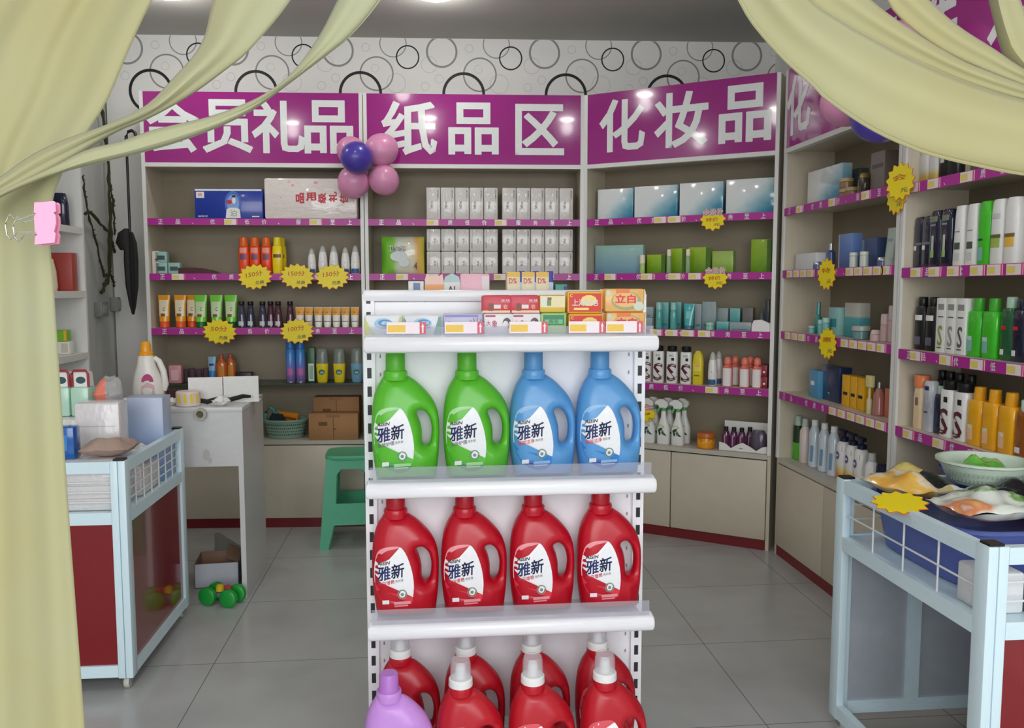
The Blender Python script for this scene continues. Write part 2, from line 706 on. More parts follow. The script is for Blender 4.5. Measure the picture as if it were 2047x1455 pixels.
UA, UB, UC = -0.601, 0.637, 1.888
t1 = [[BACK.u_at(p, 0, 1.77) for p in (462, 632)], [BACK.u_at(p, 0, 1.46) for p in (357,)], []]
shelf_unit(BACK, UA, UB - 0.006, '会员礼品', 'shelf unit under the purple sign for member gifts, left end of the back wall',
           ZS, t1, sign_letters(BACK, UA, [(292, 398, 2.155, 2.45), (404, 505, 2.155, 2.45), (503, 610, 2.155, 2.45), (608, 706, 2.155, 2.45)]), glass=0.846)
t2 = [[BACK.u_at(p, 0, 1.77) for p in (866, 1002)], [BACK.u_at(p, 0, 1.46) for p in (805, 866, 1000)], []]
shelf_unit(BACK, UB, UC, '纸品区', 'shelf unit under the purple sign for paper goods, middle of the back wall',
           ZS, t2, sign_letters(BACK, UB, [(762, 874, 2.15, 2.45), (896, 997, 2.155, 2.445), (1030, 1128, 2.155, 2.44)]), glass=0.846)
SL = 1.113
t3 = [[SLANT.u_at(p, 0, 1.77) for p in (1321, 1350)], [SLANT.u_at(p, 0, 1.46) for p in (1221, 1294, 1350, 1390)],
      [SLANT.u_at(p, 0, 1.15) for p in (1312, 1344, 1376, 1409)], [SLANT.u_at(p, 0, 0.85) for p in (1424,)]]
shelf_unit(SLANT, 0.004, SL - 0.022, '化妆品', 'shelf unit under the purple cosmetics sign, angled across the back right corner',
           ZS + [0.866], t3, sign_letters(SLANT, 0.004, [(1198, 1290, 2.16, 2.45), (1308, 1416, 2.155, 2.45), (1437, 1543, 2.155, 2.45)]))
ta = [[RWALL.u_at(p, 0, 1.77) for p in (1600, 1665, 1732)], [RWALL.u_at(p, 0, 1.46) for p in (1580, 1594, 1608, 1622, 1700, 1718, 1737, 1757, 1772)],
      [RWALL.u_at(p, 0, 1.15) for p in (1576, 1590, 1604, 1690, 1708, 1726, 1744, 1762)], [RWALL.u_at(p, 0, 0.85) for p in (1666, 1684, 1703, 1722, 1742, 1762)]]
shelf_unit(RWALL, 0.012, 1.112, '化妆品', 'shelf unit on the right wall next to the angled corner unit, small cosmetics on it',
           [1.80, 1.487, 1.177, 0.865], ta, [(0.15, 2.30, 0.27, 0.29), (0.55, 2.30, 0.27, 0.29), (0.93, 2.30, 0.27, 0.29)])
tb = [[RWALL.u_at(p, 0, 1.77) for p in (1828, 1868, 1935)], [RWALL.u_at(p, 0, 1.46) for p in (1833, 1870, 1908, 1955, 1990, 2030)],
      [RWALL.u_at(p, 0, 1.15) for p in (1832, 1892, 1955, 2030)], [RWALL.u_at(p, 0, 0.85) for p in (1817, 1878, 1960, 2012)]]
shelf_unit(RWALL, 1.122, 2.36, '洗发水', 'shelf unit on the right wall nearest the entrance, full of large shampoo bottles',
           [1.79, 1.475, 1.165, 0.865], tb, [(0.17, 2.30, 0.27, 0.30), (0.60, 2.30, 0.27, 0.30), (1.00, 2.30, 0.27, 0.30)], doors=3)


# small white unit against the left wall
def left_unit():
    T, Dp, W = 0.018, 0.27, 0.85
    fr = Frame(-1.622, 3.38, 90.0)           # u runs away from the entrance, v into the wall
    root = empty('white_shelf_unit', 'narrow white shelf unit against the grey left wall behind the curtain', 'shelf unit', None, fr.p(0, 0, 0), fr.a)
    for x0 in (0, W - T):
        b = MB()
        b.box(x0, x0 + T, 0, Dp, 0, 2.35)
        b.build('side_panel', EDGE, root)
    b = MB()
    b.box(T, W - T, Dp - 0.01, Dp, 0.1, 2.35)
    b.build('back_panel', EDGE, root)
    for z in (2.05, 1.68, 1.385, 1.095, 0.80):
        b = MB()
        b.box(T, W - T, 0.0, Dp - 0.011, z - 0.03, z)
        b.build('shelf', EDGE, root)
    b = MB()
    b.box(T, W - T, 0.0, 0.02, 0.02, 0.74)
    b.build('cupboard_door', DOORM, root)
    return fr


LEFT = left_unit()

# ------------------------------------------------------------------ gondola display in the middle
GZ = [1.273, 0.871, 0.487]
LIPZ = [1.2545, 0.873, 0.492]
DECK = 0.11


def gondola():
    root = empty('gondola_display', 'white metal gondola display rack in the middle of the shop, bottles on every shelf', 'display rack', None, GON.p(0, 0, 0), 0)
    slot = BLACK
    for s in (-1, 1):
        b = MB()
        xc = s * 0.385
        b.box(xc - 0.016, xc + 0.016, 0.20, 0.236, 0.0, 1.382, 0)
        z = 0.16
        while z < 1.36:
            b.rect(xc - 0.006, xc + 0.006, z, z + 0.029, 0.1994, 1)
            b.rect(xc - s * 0.030 - 0.002, xc - s * 0.030 + 0.002, z + 0.004, z + 0.014, 0.2104, 2)
            z += 0.052
        b.build('upright', [STEEL, slot, MGREY], root)
    b = MB()
    b.box(-0.369, 0.369, 0.212, 0.230, 0.14, 1.36, 0)
    b.build('back_panel', STEEL, root)
    b = MB()
    b.box(-0.40, 0.40, 0.197, 0.240, 1.362, 1.394, 0, 0.006)
    b.build('top_rail', STEEL, root)
    clear = clear_mat('clear_guard_plastic', (224, 226, 234), 0.20, 0.08)
    for i, z in enumerate(GZ):
        b = MB()
        b.box(-0.368, 0.368, 0.018, 0.211, z - 0.012, z)
        sh = b.build('shelf', STEEL, root)
        # rounded front lip
        zc, hh = LIPZ[i], 0.024
        b = MB()
        prof = [(0.03, zc - hh)] + [(0.004 - 0.012 * math.cos(R_(a)), zc + (hh - 0.004) * math.sin(R_(a))) for a in range(-80, 81, 20)] + [(0.03, zc + hh)]
        xs = [-0.384, -0.380, 0.380, 0.384]
        rings = []
        for k, x in enumerate(xs):
            e = 0.84 if k in (0, 3) else 1.0
            rings.append([(x, 0.012 + (y - 0.012) * e, zc + (zz - zc) * e) for y, zz in prof])
        b.loft(rings, 0)
        b.build('front_lip', STEEL, sh)
        b = MB()
        gt = LIPZ[i] + (0.046 if i == 0 else 0.062)
        b.box(-0.375, 0.372, 0.0075, 0.0095, zc + 0.02, gt)
        b.build('clear_guard', clear, sh)
        if i == 0:
            for px, w in ((812, 0.100), (928, 0.100), (1057, 0.100), (1174, 0.096), (1249, 0.098)):
                u = GON.u_at(px, 0.0, z + 0.03)
                z0 = LIPZ[0] + 0.024
                t = MB()
                t.box(u - w / 2, u + w / 2, 0.004, 0.0066, z0 + 0.004, z0 + 0.034, 0)
                t.rect(u - w * 0.47, u - w * 0.02, z0 + 0.008, z0 + 0.026, 0.0036, 1)
                t.rect(u + w * 0.34, u + w * 0.5, z0 + 0.004, z0 + 0.034, 0.0036, 2)
                t.plate([(u + w * 0.40, z0 + 0.006), (u + w * 0.44, z0 + 0.006), (u + w * 0.44, z0 + 0.021), (u + w * 0.46, z0 + 0.021), (u + w * 0.42, z0 + 0.031), (u + w * 0.38, z0 + 0.021), (u + w * 0.40, z0 + 0.021)], 0.0032, 0)
                t.build('price_tag', [mat('price_tag_pale', (250, 236, 242), 0.4), mat('price_tag_gold', (248, 206, 84), 0.5), TAGM[2]], sh)
    b = MB()
    b.box(-0.368, 0.368, -0.20, 0.212, DECK - 0.025, DECK)
    b.box(-0.368, 0.368, -0.205, -0.19, DECK - 0.09, DECK + 0.004)
    b.build('base_deck', STEEL, root)
    b = MB()
    b.box(-0.368, 0.368, -0.17, 0.21, 0.0, 0.05)
    b.build('kick_plate', DGREY, root)
    b = MB()
    b.box(-0.368, 0.368, 0.236, 0.46, 1.222, 1.244)
    b.box(-0.368, 0.368, 0.45, 0.475, 1.215, 1.262)
    b.build('rear_shelf', STEEL, root)
    for s in (-1, 1):
        b = MB()
        b.prism([(0, 1.222), (0, 1.20), (0.2, 1.21), (0.2, 1.222)], s * 0.372 - 0.002, s * 0.372 + 0.002)
        b.v = [(y, 0.236 + x, z) for x, y, z in b.v]
        b.build('bracket', STEEL, root)


gondola()

# ------------------------------------------------------------------ goods: one of each kind
def sel(rx, ry, n, z, seg=24, cx=0.0):
    out = []
    for j in range(seg):
        t = 2 * PI * j / seg
        c, s_ = math.cos(t), math.sin(t)
        out.append((cx + rx * math.copysign(abs(c) ** (2 / n), c), ry * math.copysign(abs(s_) ** (2 / n), s_), z))
    return out


def front_y(secs, n, x, z):
    for (z0, a0, b0), (z1, a1, b1) in zip(secs, secs[1:]):
        if z0 <= z <= z1 and z1 > z0:
            t = (z - z0) / (z1 - z0)
            a, b = a0 + (a1 - a0) * t, b0 + (b1 - b0) * t
            return -b * max(0.0, 1 - min(1, abs(x) / max(a, 1e-5)) ** n) ** (1 / n)
    return -secs[-1][2]


def bottle(key, name, secs, n, body, caps=(), patches=(), texts=(), seg=24):
    """secs: (z, half width, half depth); caps: (part name, material, lathe profile, cx); patches: (x0, x1, z0, z1, material) on the front;
    texts: (string, cx, cz, w, h, material)."""
    root = empty(name)
    b = MB()
    b.loft([sel(a, d, n, z, seg) for z, a, d in secs])
    b.build('body', body, root)
    for pn, pm, prof, cx in caps:
        b = MB()
        b.lathe(prof, cx, 0, 20)
        b.build(pn, pm, root)
    if patches or texts:
        b = MB()
        mats = []
        for k, (x0, x1, z0, z1, pm) in enumerate(patches):
            if pm not in mats:
                mats.append(pm)
            nx, nz = 8, 6
            vs = []
            for j in range(nz + 1):
                z = z0 + (z1 - z0) * j / nz
                for i in range(nx + 1):
                    x = x0 + (x1 - x0) * i / nx
                    vs.append((x, front_y(secs, n, x, z) - 0.0007 - 0.0004 * k, z))
            b.add(vs, [(j * (nx + 1) + i, j * (nx + 1) + i + 1, (j + 1) * (nx + 1) + i + 1, (j + 1) * (nx + 1) + i) for j in range(nz) for i in range(nx)], mats.index(pm), True)
        for st, cx, cz, w, h, pm in texts:
            if pm not in mats:
                mats.append(pm)
            k = len(b.v)
            b.text(st, cx, cz, w, h, 0, mats.index(pm), 0.012)
            for i in range(k, len(b.v)):
                x, y, z = b.v[i]
                b.v[i] = (x, front_y(secs, n, x, z) - 0.0014 - 0.0004 * len(patches), z)
        b.build('label', mats, root)
    PROTO[key] = root
    return root


def box_thing(key, name, w, d, h, mats, prints=(), texts=(), sides=None, bev=0.002):
    """A carton with its base at the origin; prints: (x0, x1, z0, z1, material index) on the front."""
    b = MB()
    b.box(-w / 2, w / 2, -d / 2, d / 2, 0, h, 0, bev)
    for k, (x0, x1, z0, z1, mi) in enumerate(prints):
        b.rect(x0, x1, z0, z1, -d / 2 - 0.0004 - 0.0002 * k, mi)
    for st, cx, cz, tw, th, mi, *rt in texts:
        b.text(st, cx, cz, tw, th, -d / 2 - 0.0016, mi, 0.012, 0, rt[0] if rt else 0)
    o = b.build(name, mats)
    PROTO[key] = o
    return o


def tube_thing(key, name, h, w, body, capm, patches=(), texts=(), caph=0.025):
    """A squeeze tube standing on its cap, flat crimp on top."""
    root = empty(name)
    secs = []
    for k in range(7):
        t = k / 6
        secs.append((caph + (h - caph) * t, w * (0.40 + 0.10 * t), w * (0.36 * (1 - t) ** 0.8 + 0.012)))
    b = MB()
    b.loft([sel(a, d, 2.2, z) for z, a, d in secs])
    b.build('body', body, root)
    b = MB()
    b.lathe([(w * 0.30, 0), (w * 0.38, 0.002), (w * 0.38, caph - 0.002), (w * 0.36, caph)])
    b.build('cap', capm, root)
    b = MB()
    mats = []
    for k, (x0, x1, z0, z1, pm) in enumerate(patches):
        if pm not in mats:
            mats.append(pm)
        vs = []
        for j in range(7):
            z = z0 + (z1 - z0) * j / 6
            for i in range(9):
                x = x0 + (x1 - x0) * i / 8
                vs.append((x, front_y(secs, 2.2, x, z) - 0.0008 - 0.0004 * k, z))
        b.add(vs, [(j * 9 + i, j * 9 + i + 1, (j + 1) * 9 + i + 1, (j + 1) * 9 + i) for j in range(6) for i in range(8)], mats.index(pm), True)
    for st, cx, cz, tw, th, pm in texts:
        if pm not in mats:
            mats.append(pm)
        k = len(b.v)
        b.text(st, cx, cz, tw, th, 0, mats.index(pm), 0.012)
        for i in range(k, len(b.v)):
            x, y, z = b.v[i]
            b.v[i] = (x, front_y(secs, 2.2, x, z) - 0.0022, z)
    if mats:
        b.build('label', mats, root)
    PROTO[key] = root
    return root


def cyl(r0, z0, r1, z1, e=0.002):
    return [(r0 - e, z0), (r0, z0 + e), (r1, z1 - e), (r1 - e, z1)]


# --- the jugs: outline traced off one bottle, metres, x from the middle of the body, z up from its base
def smooth_closed(pts, per=4):
    out = []
    n = len(pts)
    for i in range(n):
        p0, p1, p2, p3 = (Vector(pts[(i + k) % n]) for k in (-1, 0, 1, 2))
        for k in range(per):
            t = k / per
            out.append(tuple(0.5 * ((2 * p1) + (p2 - p0) * t + (2 * p0 - 5 * p1 + 4 * p2 - p3) * t * t + (3 * p1 - p0 - 3 * p2 + p3) * t ** 3)))
    return out


def zpt(x, y, k=0.00024):
    return ((x - 420) * k, (1420 - y) * k)


OUT_L = [(175, 262), (150, 300), (108, 365), (68, 470), (45, 600), (35, 750), (33, 900), (40, 1050), (52, 1180), (66, 1280), (80, 1380), (95, 1412)]
OUT_R = [(760, 1412), (768, 1380), (782, 1250), (794, 1150), (803, 1000), (807, 870), (801, 740), (776, 620), (722, 505), (640, 405), (540, 315), (455, 262)]
HOLE = [(548, 668), (592, 640), (642, 660), (690, 720), (716, 820), (714, 920), (696, 1000), (660, 1028), (618, 1018), (607, 960), (604, 860), (582, 760)]


def dist_poly(p, poly, closed=True):
    best = 9.0
    n = len(poly)
    for i in range(n if closed else n - 1):
        ax, ay = poly[i]
        bx, by = poly[(i + 1) % n]
        dx, dy = bx - ax, by - ay
        L2 = dx * dx + dy * dy
        t = 0 if L2 < 1e-12 else max(0, min(1, ((p[0] - ax) * dx + (p[1] - ay) * dy) / L2))
        d = math.hypot(p[0] - ax - dx * t, p[1] - ay - dy * t)
        best = min(best, d)
    return best


def inside(p, poly):
    c = False
    n = len(poly)
    for i in range(n):
        ax, ay = poly[i]
        bx, by = poly[(i + 1) % n]
        if (ay > p[1]) != (by > p[1]) and p[0] < (bx - ax) * (p[1] - ay) / (by - ay) + ax:
            c = not c
    return c


def catmull(pts, per=4):
    out = []
    n = len(pts)
    for i in range(n - 1):
        p0, p1, p2, p3 = (Vector(pts[max(0, min(n - 1, i + k))]) for k in (-1, 0, 1, 2))
        for k in range(per):
            t = k / per
            out.append(tuple(0.5 * ((2 * p1) + (p2 - p0) * t + (2 * p0 - 5 * p1 + 4 * p2 - p3) * t * t + (3 * p1 - p0 - 3 * p2 + p3) * t ** 3)))
    out.append(tuple(pts[-1]))
    return out


def triangulate(outer, hole, step, rings=()):
    """Triangles of an outline (with an optional hole) over a fine grid."""
    vs = [Vector(p) for p in outer]
    n = len(vs)
    es = [(i, (i + 1) % n) for i in range(n)]
    if hole:
        o = len(vs)
        vs += [Vector(p) for p in hole]
        es += [(o + i, o + (i + 1) % len(hole)) for i in range(len(hole))]
    nb = len(vs)
    x0 = min(p[0] for p in outer); x1 = max(p[0] for p in outer)
    z0 = min(p[1] for p in outer); z1 = max(p[1] for p in outer)
    for poly in [outer] + ([hole] if hole else []):
        c = Vector((sum(p[0] for p in poly) / len(poly), sum(p[1] for p in poly) / len(poly)))
        for off in rings:
            m_ = len(poly)
            for i in range(m_):
                t = (Vector(poly[(i + 1) % m_]) - Vector(poly[i - 1])).normalized()
                nn = Vector((-t.y, t.x))
                for sgn in (1, -1):
                    q = Vector(poly[i]) + nn * off * sgn
                    if inside(q, outer) and not (hole and inside(q, hole)) and min(dist_poly(q, outer), dist_poly(q, hole) if hole else 9) > off * 0.93:
                        vs.append(q)
    mx = max(rings) if rings else step * 0.6
    nx, nz = int((x1 - x0) / step), int((z1 - z0) / step)
    for i in range(1, nx + 1):
        for j in range(1, nz + 1):
            q = Vector((x0 + i * step + (j % 2) * step * 0.5, z0 + j * step))
            if inside(q, outer) and not (hole and inside(q, hole)) and min(dist_poly(q, outer), dist_poly(q, hole) if hole else 9) > mx + step * 0.45:
                vs.append(q)
    r = geometry.delaunay_2d_cdt(vs, es, [], 0, 1e-6)
    rv, rf = [tuple(v) for v in r[0]], []
    for f in r[2]:
        c = (sum(rv[i][0] for i in f) / len(f), sum(rv[i][1] for i in f) / len(f))
        if inside(c, outer) and not (hole and inside(c, hole)):
            a = sum(rv[f[i]][0] * rv[f[(i + 1) % len(f)]][1] - rv[f[(i + 1) % len(f)]][0] * rv[f[i]][1] for i in range(len(f)))
            rf.append(tuple(f) if a > 0 else tuple(reversed(f)))
    return rv, rf


J_L = catmull([zpt(*p) for p in OUT_L], 3)
J_R = catmull([zpt(*p) for p in OUT_R], 3)
J_OUT = J_L + J_R
J_HOLE = list(reversed(smooth_closed([zpt(*p) for p in HOLE], 3)))
J_NX = (312 - 420) * 0.00024


def jug_half(x, z):
    """Half thickness of a jug at a point of its outline."""
    D0 = 0.052 if z < 0.16 else 0.052 - 0.020 * ((z - 0.16) / 0.12) ** 1.4
    if z < 0.012:
        D0 -= 0.006 * (1 - z / 0.012) ** 2
    so = min(dist_poly((x, z), J_L, False), dist_poly((x, z), J_R, False))
    t = min(1.0, so / 0.050)
    f = (1 - (1 - t) ** 2.4) ** (1 / 2.1)
    sh = dist_poly((x, z), J_HOLE)
    t = min(1.0, sh / 0.030)
    g = (1 - (1 - t) ** 2.2) ** 0.5
    w = 1.0 - 0.30 * math.exp(-((x - 0.075) / 0.02) ** 2) * (1 if 0.08 < z < 0.20 else 0.5)
    return max(0.0012, D0 * f * g * w)


def jug_mesh(mb):
    rv, rf = triangulate(J_OUT, J_HOLE, 0.008, (0.0012, 0.004, 0.009))
    hd = [jug_half(x, z) for x, z in rv]
    n = len(rv)
    vs = [(x, -d, z) for (x, z), d in zip(rv, hd)] + [(x, d, z) for (x, z), d in zip(rv, hd)]
    fs = list(rf) + [tuple(i + n for i in reversed(f)) for f in rf]
    cnt = {}
    for f in rf:
        for i in range(len(f)):
            e = (f[i], f[(i + 1) % len(f)])
            cnt[e] = 1
    for (a, c) in cnt:
        if (c, a) not in cnt:
            fs.append((c, a, a + n, c + n))
    mb.add(vs, fs, 0, True)
    return mb


def on_jug(mb, start, off):
    for i in range(start, len(mb.v)):
        x, y, z = mb.v[i]
        mb.v[i] = (x, -jug_half(x, z) - off, z)


def jug_patch(mb, poly, mi, off, step=0.008):
    rv, rf = triangulate(poly, None, step)
    k = len(mb.v)
    mb.add([(x, 0, z) for x, z in rv], rf, mi, True)
    on_jug(mb, k, off)


def fine_text(mb, string, cx, cz, w, h, mi, off, bold, shear, rot):
    t = MB()
    t.text(string, cx, cz, w, h, 0, 0, bold, shear, rot)
    bm = bmesh.new()
    bv = [bm.verts.new(p) for p in t.v]
    for f in t.f:
        try:
            bm.faces.new([bv[i] for i in f])
        except ValueError:
            pass
    for _ in range(2):
        lg = [e for e in bm.edges if e.calc_length() > 0.009]
        if lg:
            bmesh.ops.subdivide_edges(bm, edges=lg, cuts=1)
    bmesh.ops.triangulate(bm, faces=bm.faces[:])
    bm.verts.index_update()
    k = len(mb.v)
    mb.add([v.co[:] for v in bm.verts], [[v.index for v in f.verts] for f in bm.faces], mi)
    bm.free()
    on_jug(mb, k, off)


LAB = catmull([zpt(*p) for p in [(70, 800), (92, 690), (132, 625), (210, 592), (300, 585), (358, 590), (398, 622), (442, 695), (482, 805), (508, 920), (518, 1040), (506, 1160), (486, 1250), (420, 1295), (330, 1300), (230, 1270), (150, 1205), (92, 1105), (68, 990), (64, 880), (70, 800)]], 2)[:-1]
LAB_CCW = list(reversed(LAB))


def clip_poly(poly, fn):
    """Part of a polygon where fn(x, z) >= 0."""
    out = []
    n = len(poly)
    for i in range(n):
        a, c = poly[i], poly[(i + 1) % n]
        fa, fc = fn(*a), fn(*c)
        if fa >= 0:
            out.append(a)
        if (fa >= 0) != (fc >= 0):
            t = fa / (fa - fc)
            out.append((a[0] + (c[0] - a[0]) * t, a[1] + (c[1] - a[1]) * t))
    return out


def swoosh(x, z):
    # boundary between the white field and the coloured foot of the label
    xx = x / 0.00024 + 420
    yy = 1420 - z / 0.00024
    lim = 1000 + 0.55 * (xx - 60) - 0.00045 * (xx - 60) ** 2
    return (yy - lim) * 0.00024


JUGS = {}


def laundry_jug(key, body_rgb, foot_rgb, dark_rgb, sub, sub_rgb):
    root = empty('laundry_jug')
    bm_ = mat('jug_' + key, body_rgb, 0.32, 0.5)
    if 'mesh' not in JUGS:
        b = MB()
        jug_mesh(b)
        b.lathe([(0.0325, 0.268), (0.033, 0.276), (0.033, 0.289), (0.031, 0.292), (0.024, 0.292)], J_NX, 0, 24)
        JUGS['mesh'] = b
    JUGS['mesh'].build('body', bm_, root)
    b = MB()
    b.lathe([(0.026, 0.290), (0.0268, 0.294), (0.0262, 0.340), (0.024, 0.343)], J_NX, 0, 24)
    b.build('cap', mat('jug_cap_' + key, tuple(int(v * 0.93) for v in body_rgb), 0.4), root)
    b = MB()
    tipf = lambda x, z: (z - 0.168) - 0.571 * (x + 0.0648)
    deep = lambda x, z: swoosh(x, z) - 0.020
    jug_patch(b, clip_poly(clip_poly(LAB_CCW, lambda x, z: -tipf(x, z)), lambda x, z: -swoosh(x, z)), 0, 0.0008)
    foot = clip_poly(LAB_CCW, swoosh)
    jug_patch(b, clip_poly(foot, lambda x, z: -deep(x, z)), 1, 0.0008)
    jug_patch(b, clip_poly(foot, deep), 2, 0.0008)
    jug_patch(b, clip_poly(LAB_CCW, tipf), 7, 0.0008)
    fine_text(b, '雅新', *zpt(258, 868), 0.074, 0.039, 3, 0.0017, 0.018, 0.20, R_(10))
    fine_text(b, 'AISIN', *zpt(178, 768), 0.034, 0.0095, 4, 0.0017, 0.03, 0.35, R_(8))
    fine_text(b, sub, *zpt(205, 990), 0.046, 0.0115, 5, 0.0017, 0.012, 0.1, R_(11))
    fine_text(b, '洗衣液', *zpt(352, 965), 0.022, 0.007, 4, 0.0017, 0.0, 0.1, R_(9))
    # round quality mark and two small lines of print on the foot
    cx, cz = zpt(385, 1122)
    for r0, r1, mi in ((0.0105, 0.0135, 6), (0.0, 0.0085, 0), (0.0, 0.0045, 6)):
        k = len(b.v)
        vs = []
        for j in range(20):
            a = 2 * PI * j / 20
            vs += [(cx + r0 * math.cos(a), 0, cz + r0 * math.sin(a)), (cx + r1 * math.cos(a), 0, cz + r1 * math.sin(a))]
        b.add(vs, [(2 * j, 2 * j + 1, (2 * j + 3) % 40, (2 * j + 2) % 40) for j in range(20)], mi)
        on_jug(b, k, 0.0021 if r0 == 0 and r1 > 0.008 else (0.0018 if r0 else 0.0024))
    for (x0, y0, x1, y1) in ((158, 1190, 236, 1235), (290, 1205, 480, 1238), (295, 1246, 450, 1262)):
        (ax, az), (cx2, cz2) = zpt(x0, y1), zpt(x1, y0)
        jug_patch(b, [(ax, az), (cx2, az + 0.002), (cx2, cz2 + 0.002), (ax, cz2)], 0 if x0 < 200 else 7, 0.0021)
    b.build('label', [mat('jug_label_white', (246, 247, 250), 0.35), mat('jug_foot_' + key, foot_rgb, 0.35), mat('jug_foot_dark_' + key, dark_rgb, 0.35), NAVY, DGREY,
                      mat('jug_sub_' + key, sub_rgb, 0.4), mat('jug_mark', (120, 150, 130), 0.4), mat('jug_print_' + key, tuple(min(255, int(v * 0.5 + 128)) for v in foot_rgb), 0.4)], root)
    PROTO['jug_' + key] = root


laundry_jug('green', (92, 190, 44), (96, 200, 70), (44, 150, 50), '全效护理', (110, 112, 116))
laundry_jug('blue', (92, 158, 216), (50, 134, 214), (24, 84, 176), '深层洁净', (226, 70, 84))
laundry_jug('red', (190, 12, 36), (228, 60, 74), (196, 20, 44), '净白增艳', (214, 60, 80))


def handwash_jug(key, body_rgb, capkind):
    root = empty('laundry_jug')
    JUGS['mesh'].build('body', mat('jug_' + key, body_rgb, 0.36), root)
    if capkind == 'clear':
        b = MB()
        b.lathe([(0.031, 0.284), (0.033, 0.290), (0.032, 0.306), (0.029, 0.309)], J_NX, 0, 24)
        b.build('collar', WHITE, root)
        b = MB()
        b.lathe([(0.0285, 0.306), (0.0275, 0.345), (0.024, 0.356), (0.012, 0.359)], J_NX, 0, 24)
        b.build('clear_cap', clear_mat('clear_cap_plastic', (236, 236, 240), 0.32, 0.1), root)
        b = MB()
        b.lathe([(0.016, 0.306), (0.014, 0.330), (0.012, 0.340), (0.008, 0.341)], J_NX, 0, 16)
        b.build('spout', WHITE, root)
    else:
        b = MB()
        b.lathe([(0.028, 0.288), (0.029, 0.292), (0.0255, 0.300), (0.025, 0.330), (0.022, 0.335)], J_NX, 0, 24)
        b.build('cap', mat('jug_cap_' + key, (186, 120, 206), 0.4), root)
    b = MB()
    if capkind == 'clear':
        jug_patch(b, LAB_CCW, 0, 0.0006)
        notch = clip_poly(LAB_CCW, lambda x, z: (z - 0.172) - 0.9 * (x + 0.035))
        jug_patch(b, notch, 1, 0.0010)
        lil = clip_poly(LAB_CCW, lambda x, z: 1.5 * (x - 0.004) - abs(z - 0.125) * 0.55)
        jug_patch(b, lil, 2, 0.0010)
        fine_text(b, '手洗', *zpt(300, 850), 0.078, 0.045, 3, 0.0017, 0.012, 0.2, R_(14))
        b.build('label', [mat('jug_label_white', (246, 247, 250), 0.35), mat('jug_label_rose', (226, 84, 96), 0.4), mat('jug_label_lilac', (172, 150, 214), 0.4), NAVY], root)
    else:
        jug_patch(b, LAB_CCW, 0, 0.0006)
        for cx, cz, r, mi in ((-0.022, 0.142, 0.034, 1), (0.004, 0.128, 0.026, 2), (-0.052, 0.122, 0.024, 2)):
            jug_patch(b, [(cx + r * math.cos(2 * PI * j / 18), cz + r * 0.6 * math.sin(2 * PI * j / 18)) for j in range(18)], mi, 0.001 + 0.0004 * mi)
        b.build('label', [mat('jug_label_sky', (88, 186, 236), 0.4), mat('jug_label_foam', (226, 236, 240), 0.4), mat('jug_label_leaf', (96, 170, 120), 0.4)], root)
    PROTO['jug_' + key] = root


handwash_jug('rose_red', (184, 16, 34), 'clear')
handwash_jug('purple', (204, 146, 226), 'plain')

JS = (1.0, 1.0, 1.035)
for i, px in enumerate((812, 953)):
    put('jug_green', GON, 0, GZ[1], f'green laundry detergent jug on the gondola, {("leftmost in its row", "next to a blue jug")[i]}', 'detergent jug', 'green and blue jugs on the gondola', v=0.15, px=px, sc=JS)
for i, px in enumerate((1084, 1215)):
    put('jug_blue', GON, 0, GZ[1], f'blue laundry detergent jug on the gondola, {("next to a green jug", "last on the right")[i]}', 'detergent jug', 'green and blue jugs on the gondola', v=0.15, px=px, sc=JS)
for i, px in enumerate((812, 948, 1083, 1216)):
    put('jug_red', GON, 0, GZ[2], f'red laundry detergent jug with white label, {ORD[i]} from the left in its row', 'detergent jug', 'red jugs on the gondola', v=0.15, px=px, sc=JS)
put('jug_purple', GON, 0, DECK, 'purple laundry jug with sky blue label on the base of the gondola', 'detergent jug', None, v=-0.13, px=800, sc=(0.95, 1, 1))
for i, px in enumerate((941, 1083, 1225)):
    put('jug_rose_red', GON, 0, DECK, f'red hand wash jug, front row of the gondola base, {ORD[i]} from the left', 'detergent jug', 'red hand wash jugs at the bottom', v=-0.115, px=px, sc=(0.935, 1, 1))
for i, u in enumerate((820, 949, 1079, 1209)):
    put('jug_rose_red', GON, 0, DECK, f'red hand wash jug, back row of the gondola base, {ORD[i]} from the left', 'detergent jug', 'red hand wash jugs at the bottom', v=0.075, px=u, sc=(0.915, 1, 1))

# --- soaps on the top shelf of the gondola
OYEL = mat('soap_yellow', (240, 190, 60), 0.4)
SRED = mat('soap_red', (222, 50, 34), 0.4)


def soap_wrap(key, name, w, d, h, mats, prints=(), texts=(), ears=False):
    b = MB()
    b.box(-w / 2, w / 2, -d / 2, d / 2, 0, h, 0, 0.006)
    if ears:
        for s_ in (-1, 1):
            b.prism([(s_ * w * 0.49, h * 0.10), (s_ * w * 0.56, h * 0.2), (s_ * w * 0.55, h * 0.55), (s_ * w * 0.575, h * 0.98), (s_ * w * 0.48, h * 0.95)][::s_], -0.002, 0.002, 0)
    for k, (poly, mi) in enumerate(prints):
        b.plate(poly, -d / 2 - 0.0004 - 0.0002 * k, mi)
    for st, cx, cz, tw, th, mi, bd in texts:
        b.text(st, cx, cz, tw, th, -d / 2 - 0.002, mi, bd)
    o = b.build(name, mats)
    PROTO[key] = o
    return o


def ell(cx, cz, rx, rz, n=20, a0=0.0, a1=2 * PI):
    return [(cx + rx * math.cos(a0 + (a1 - a0) * j / n), cz + rz * math.sin(a0 + (a1 - a0) * j / n)) for j in range(n if a1 - a0 > 6.2 else n + 1)]


def rc(x0, x1, z0, z1):
    return [(x0, z0), (x1, z0), (x1, z1), (x0, z1)]


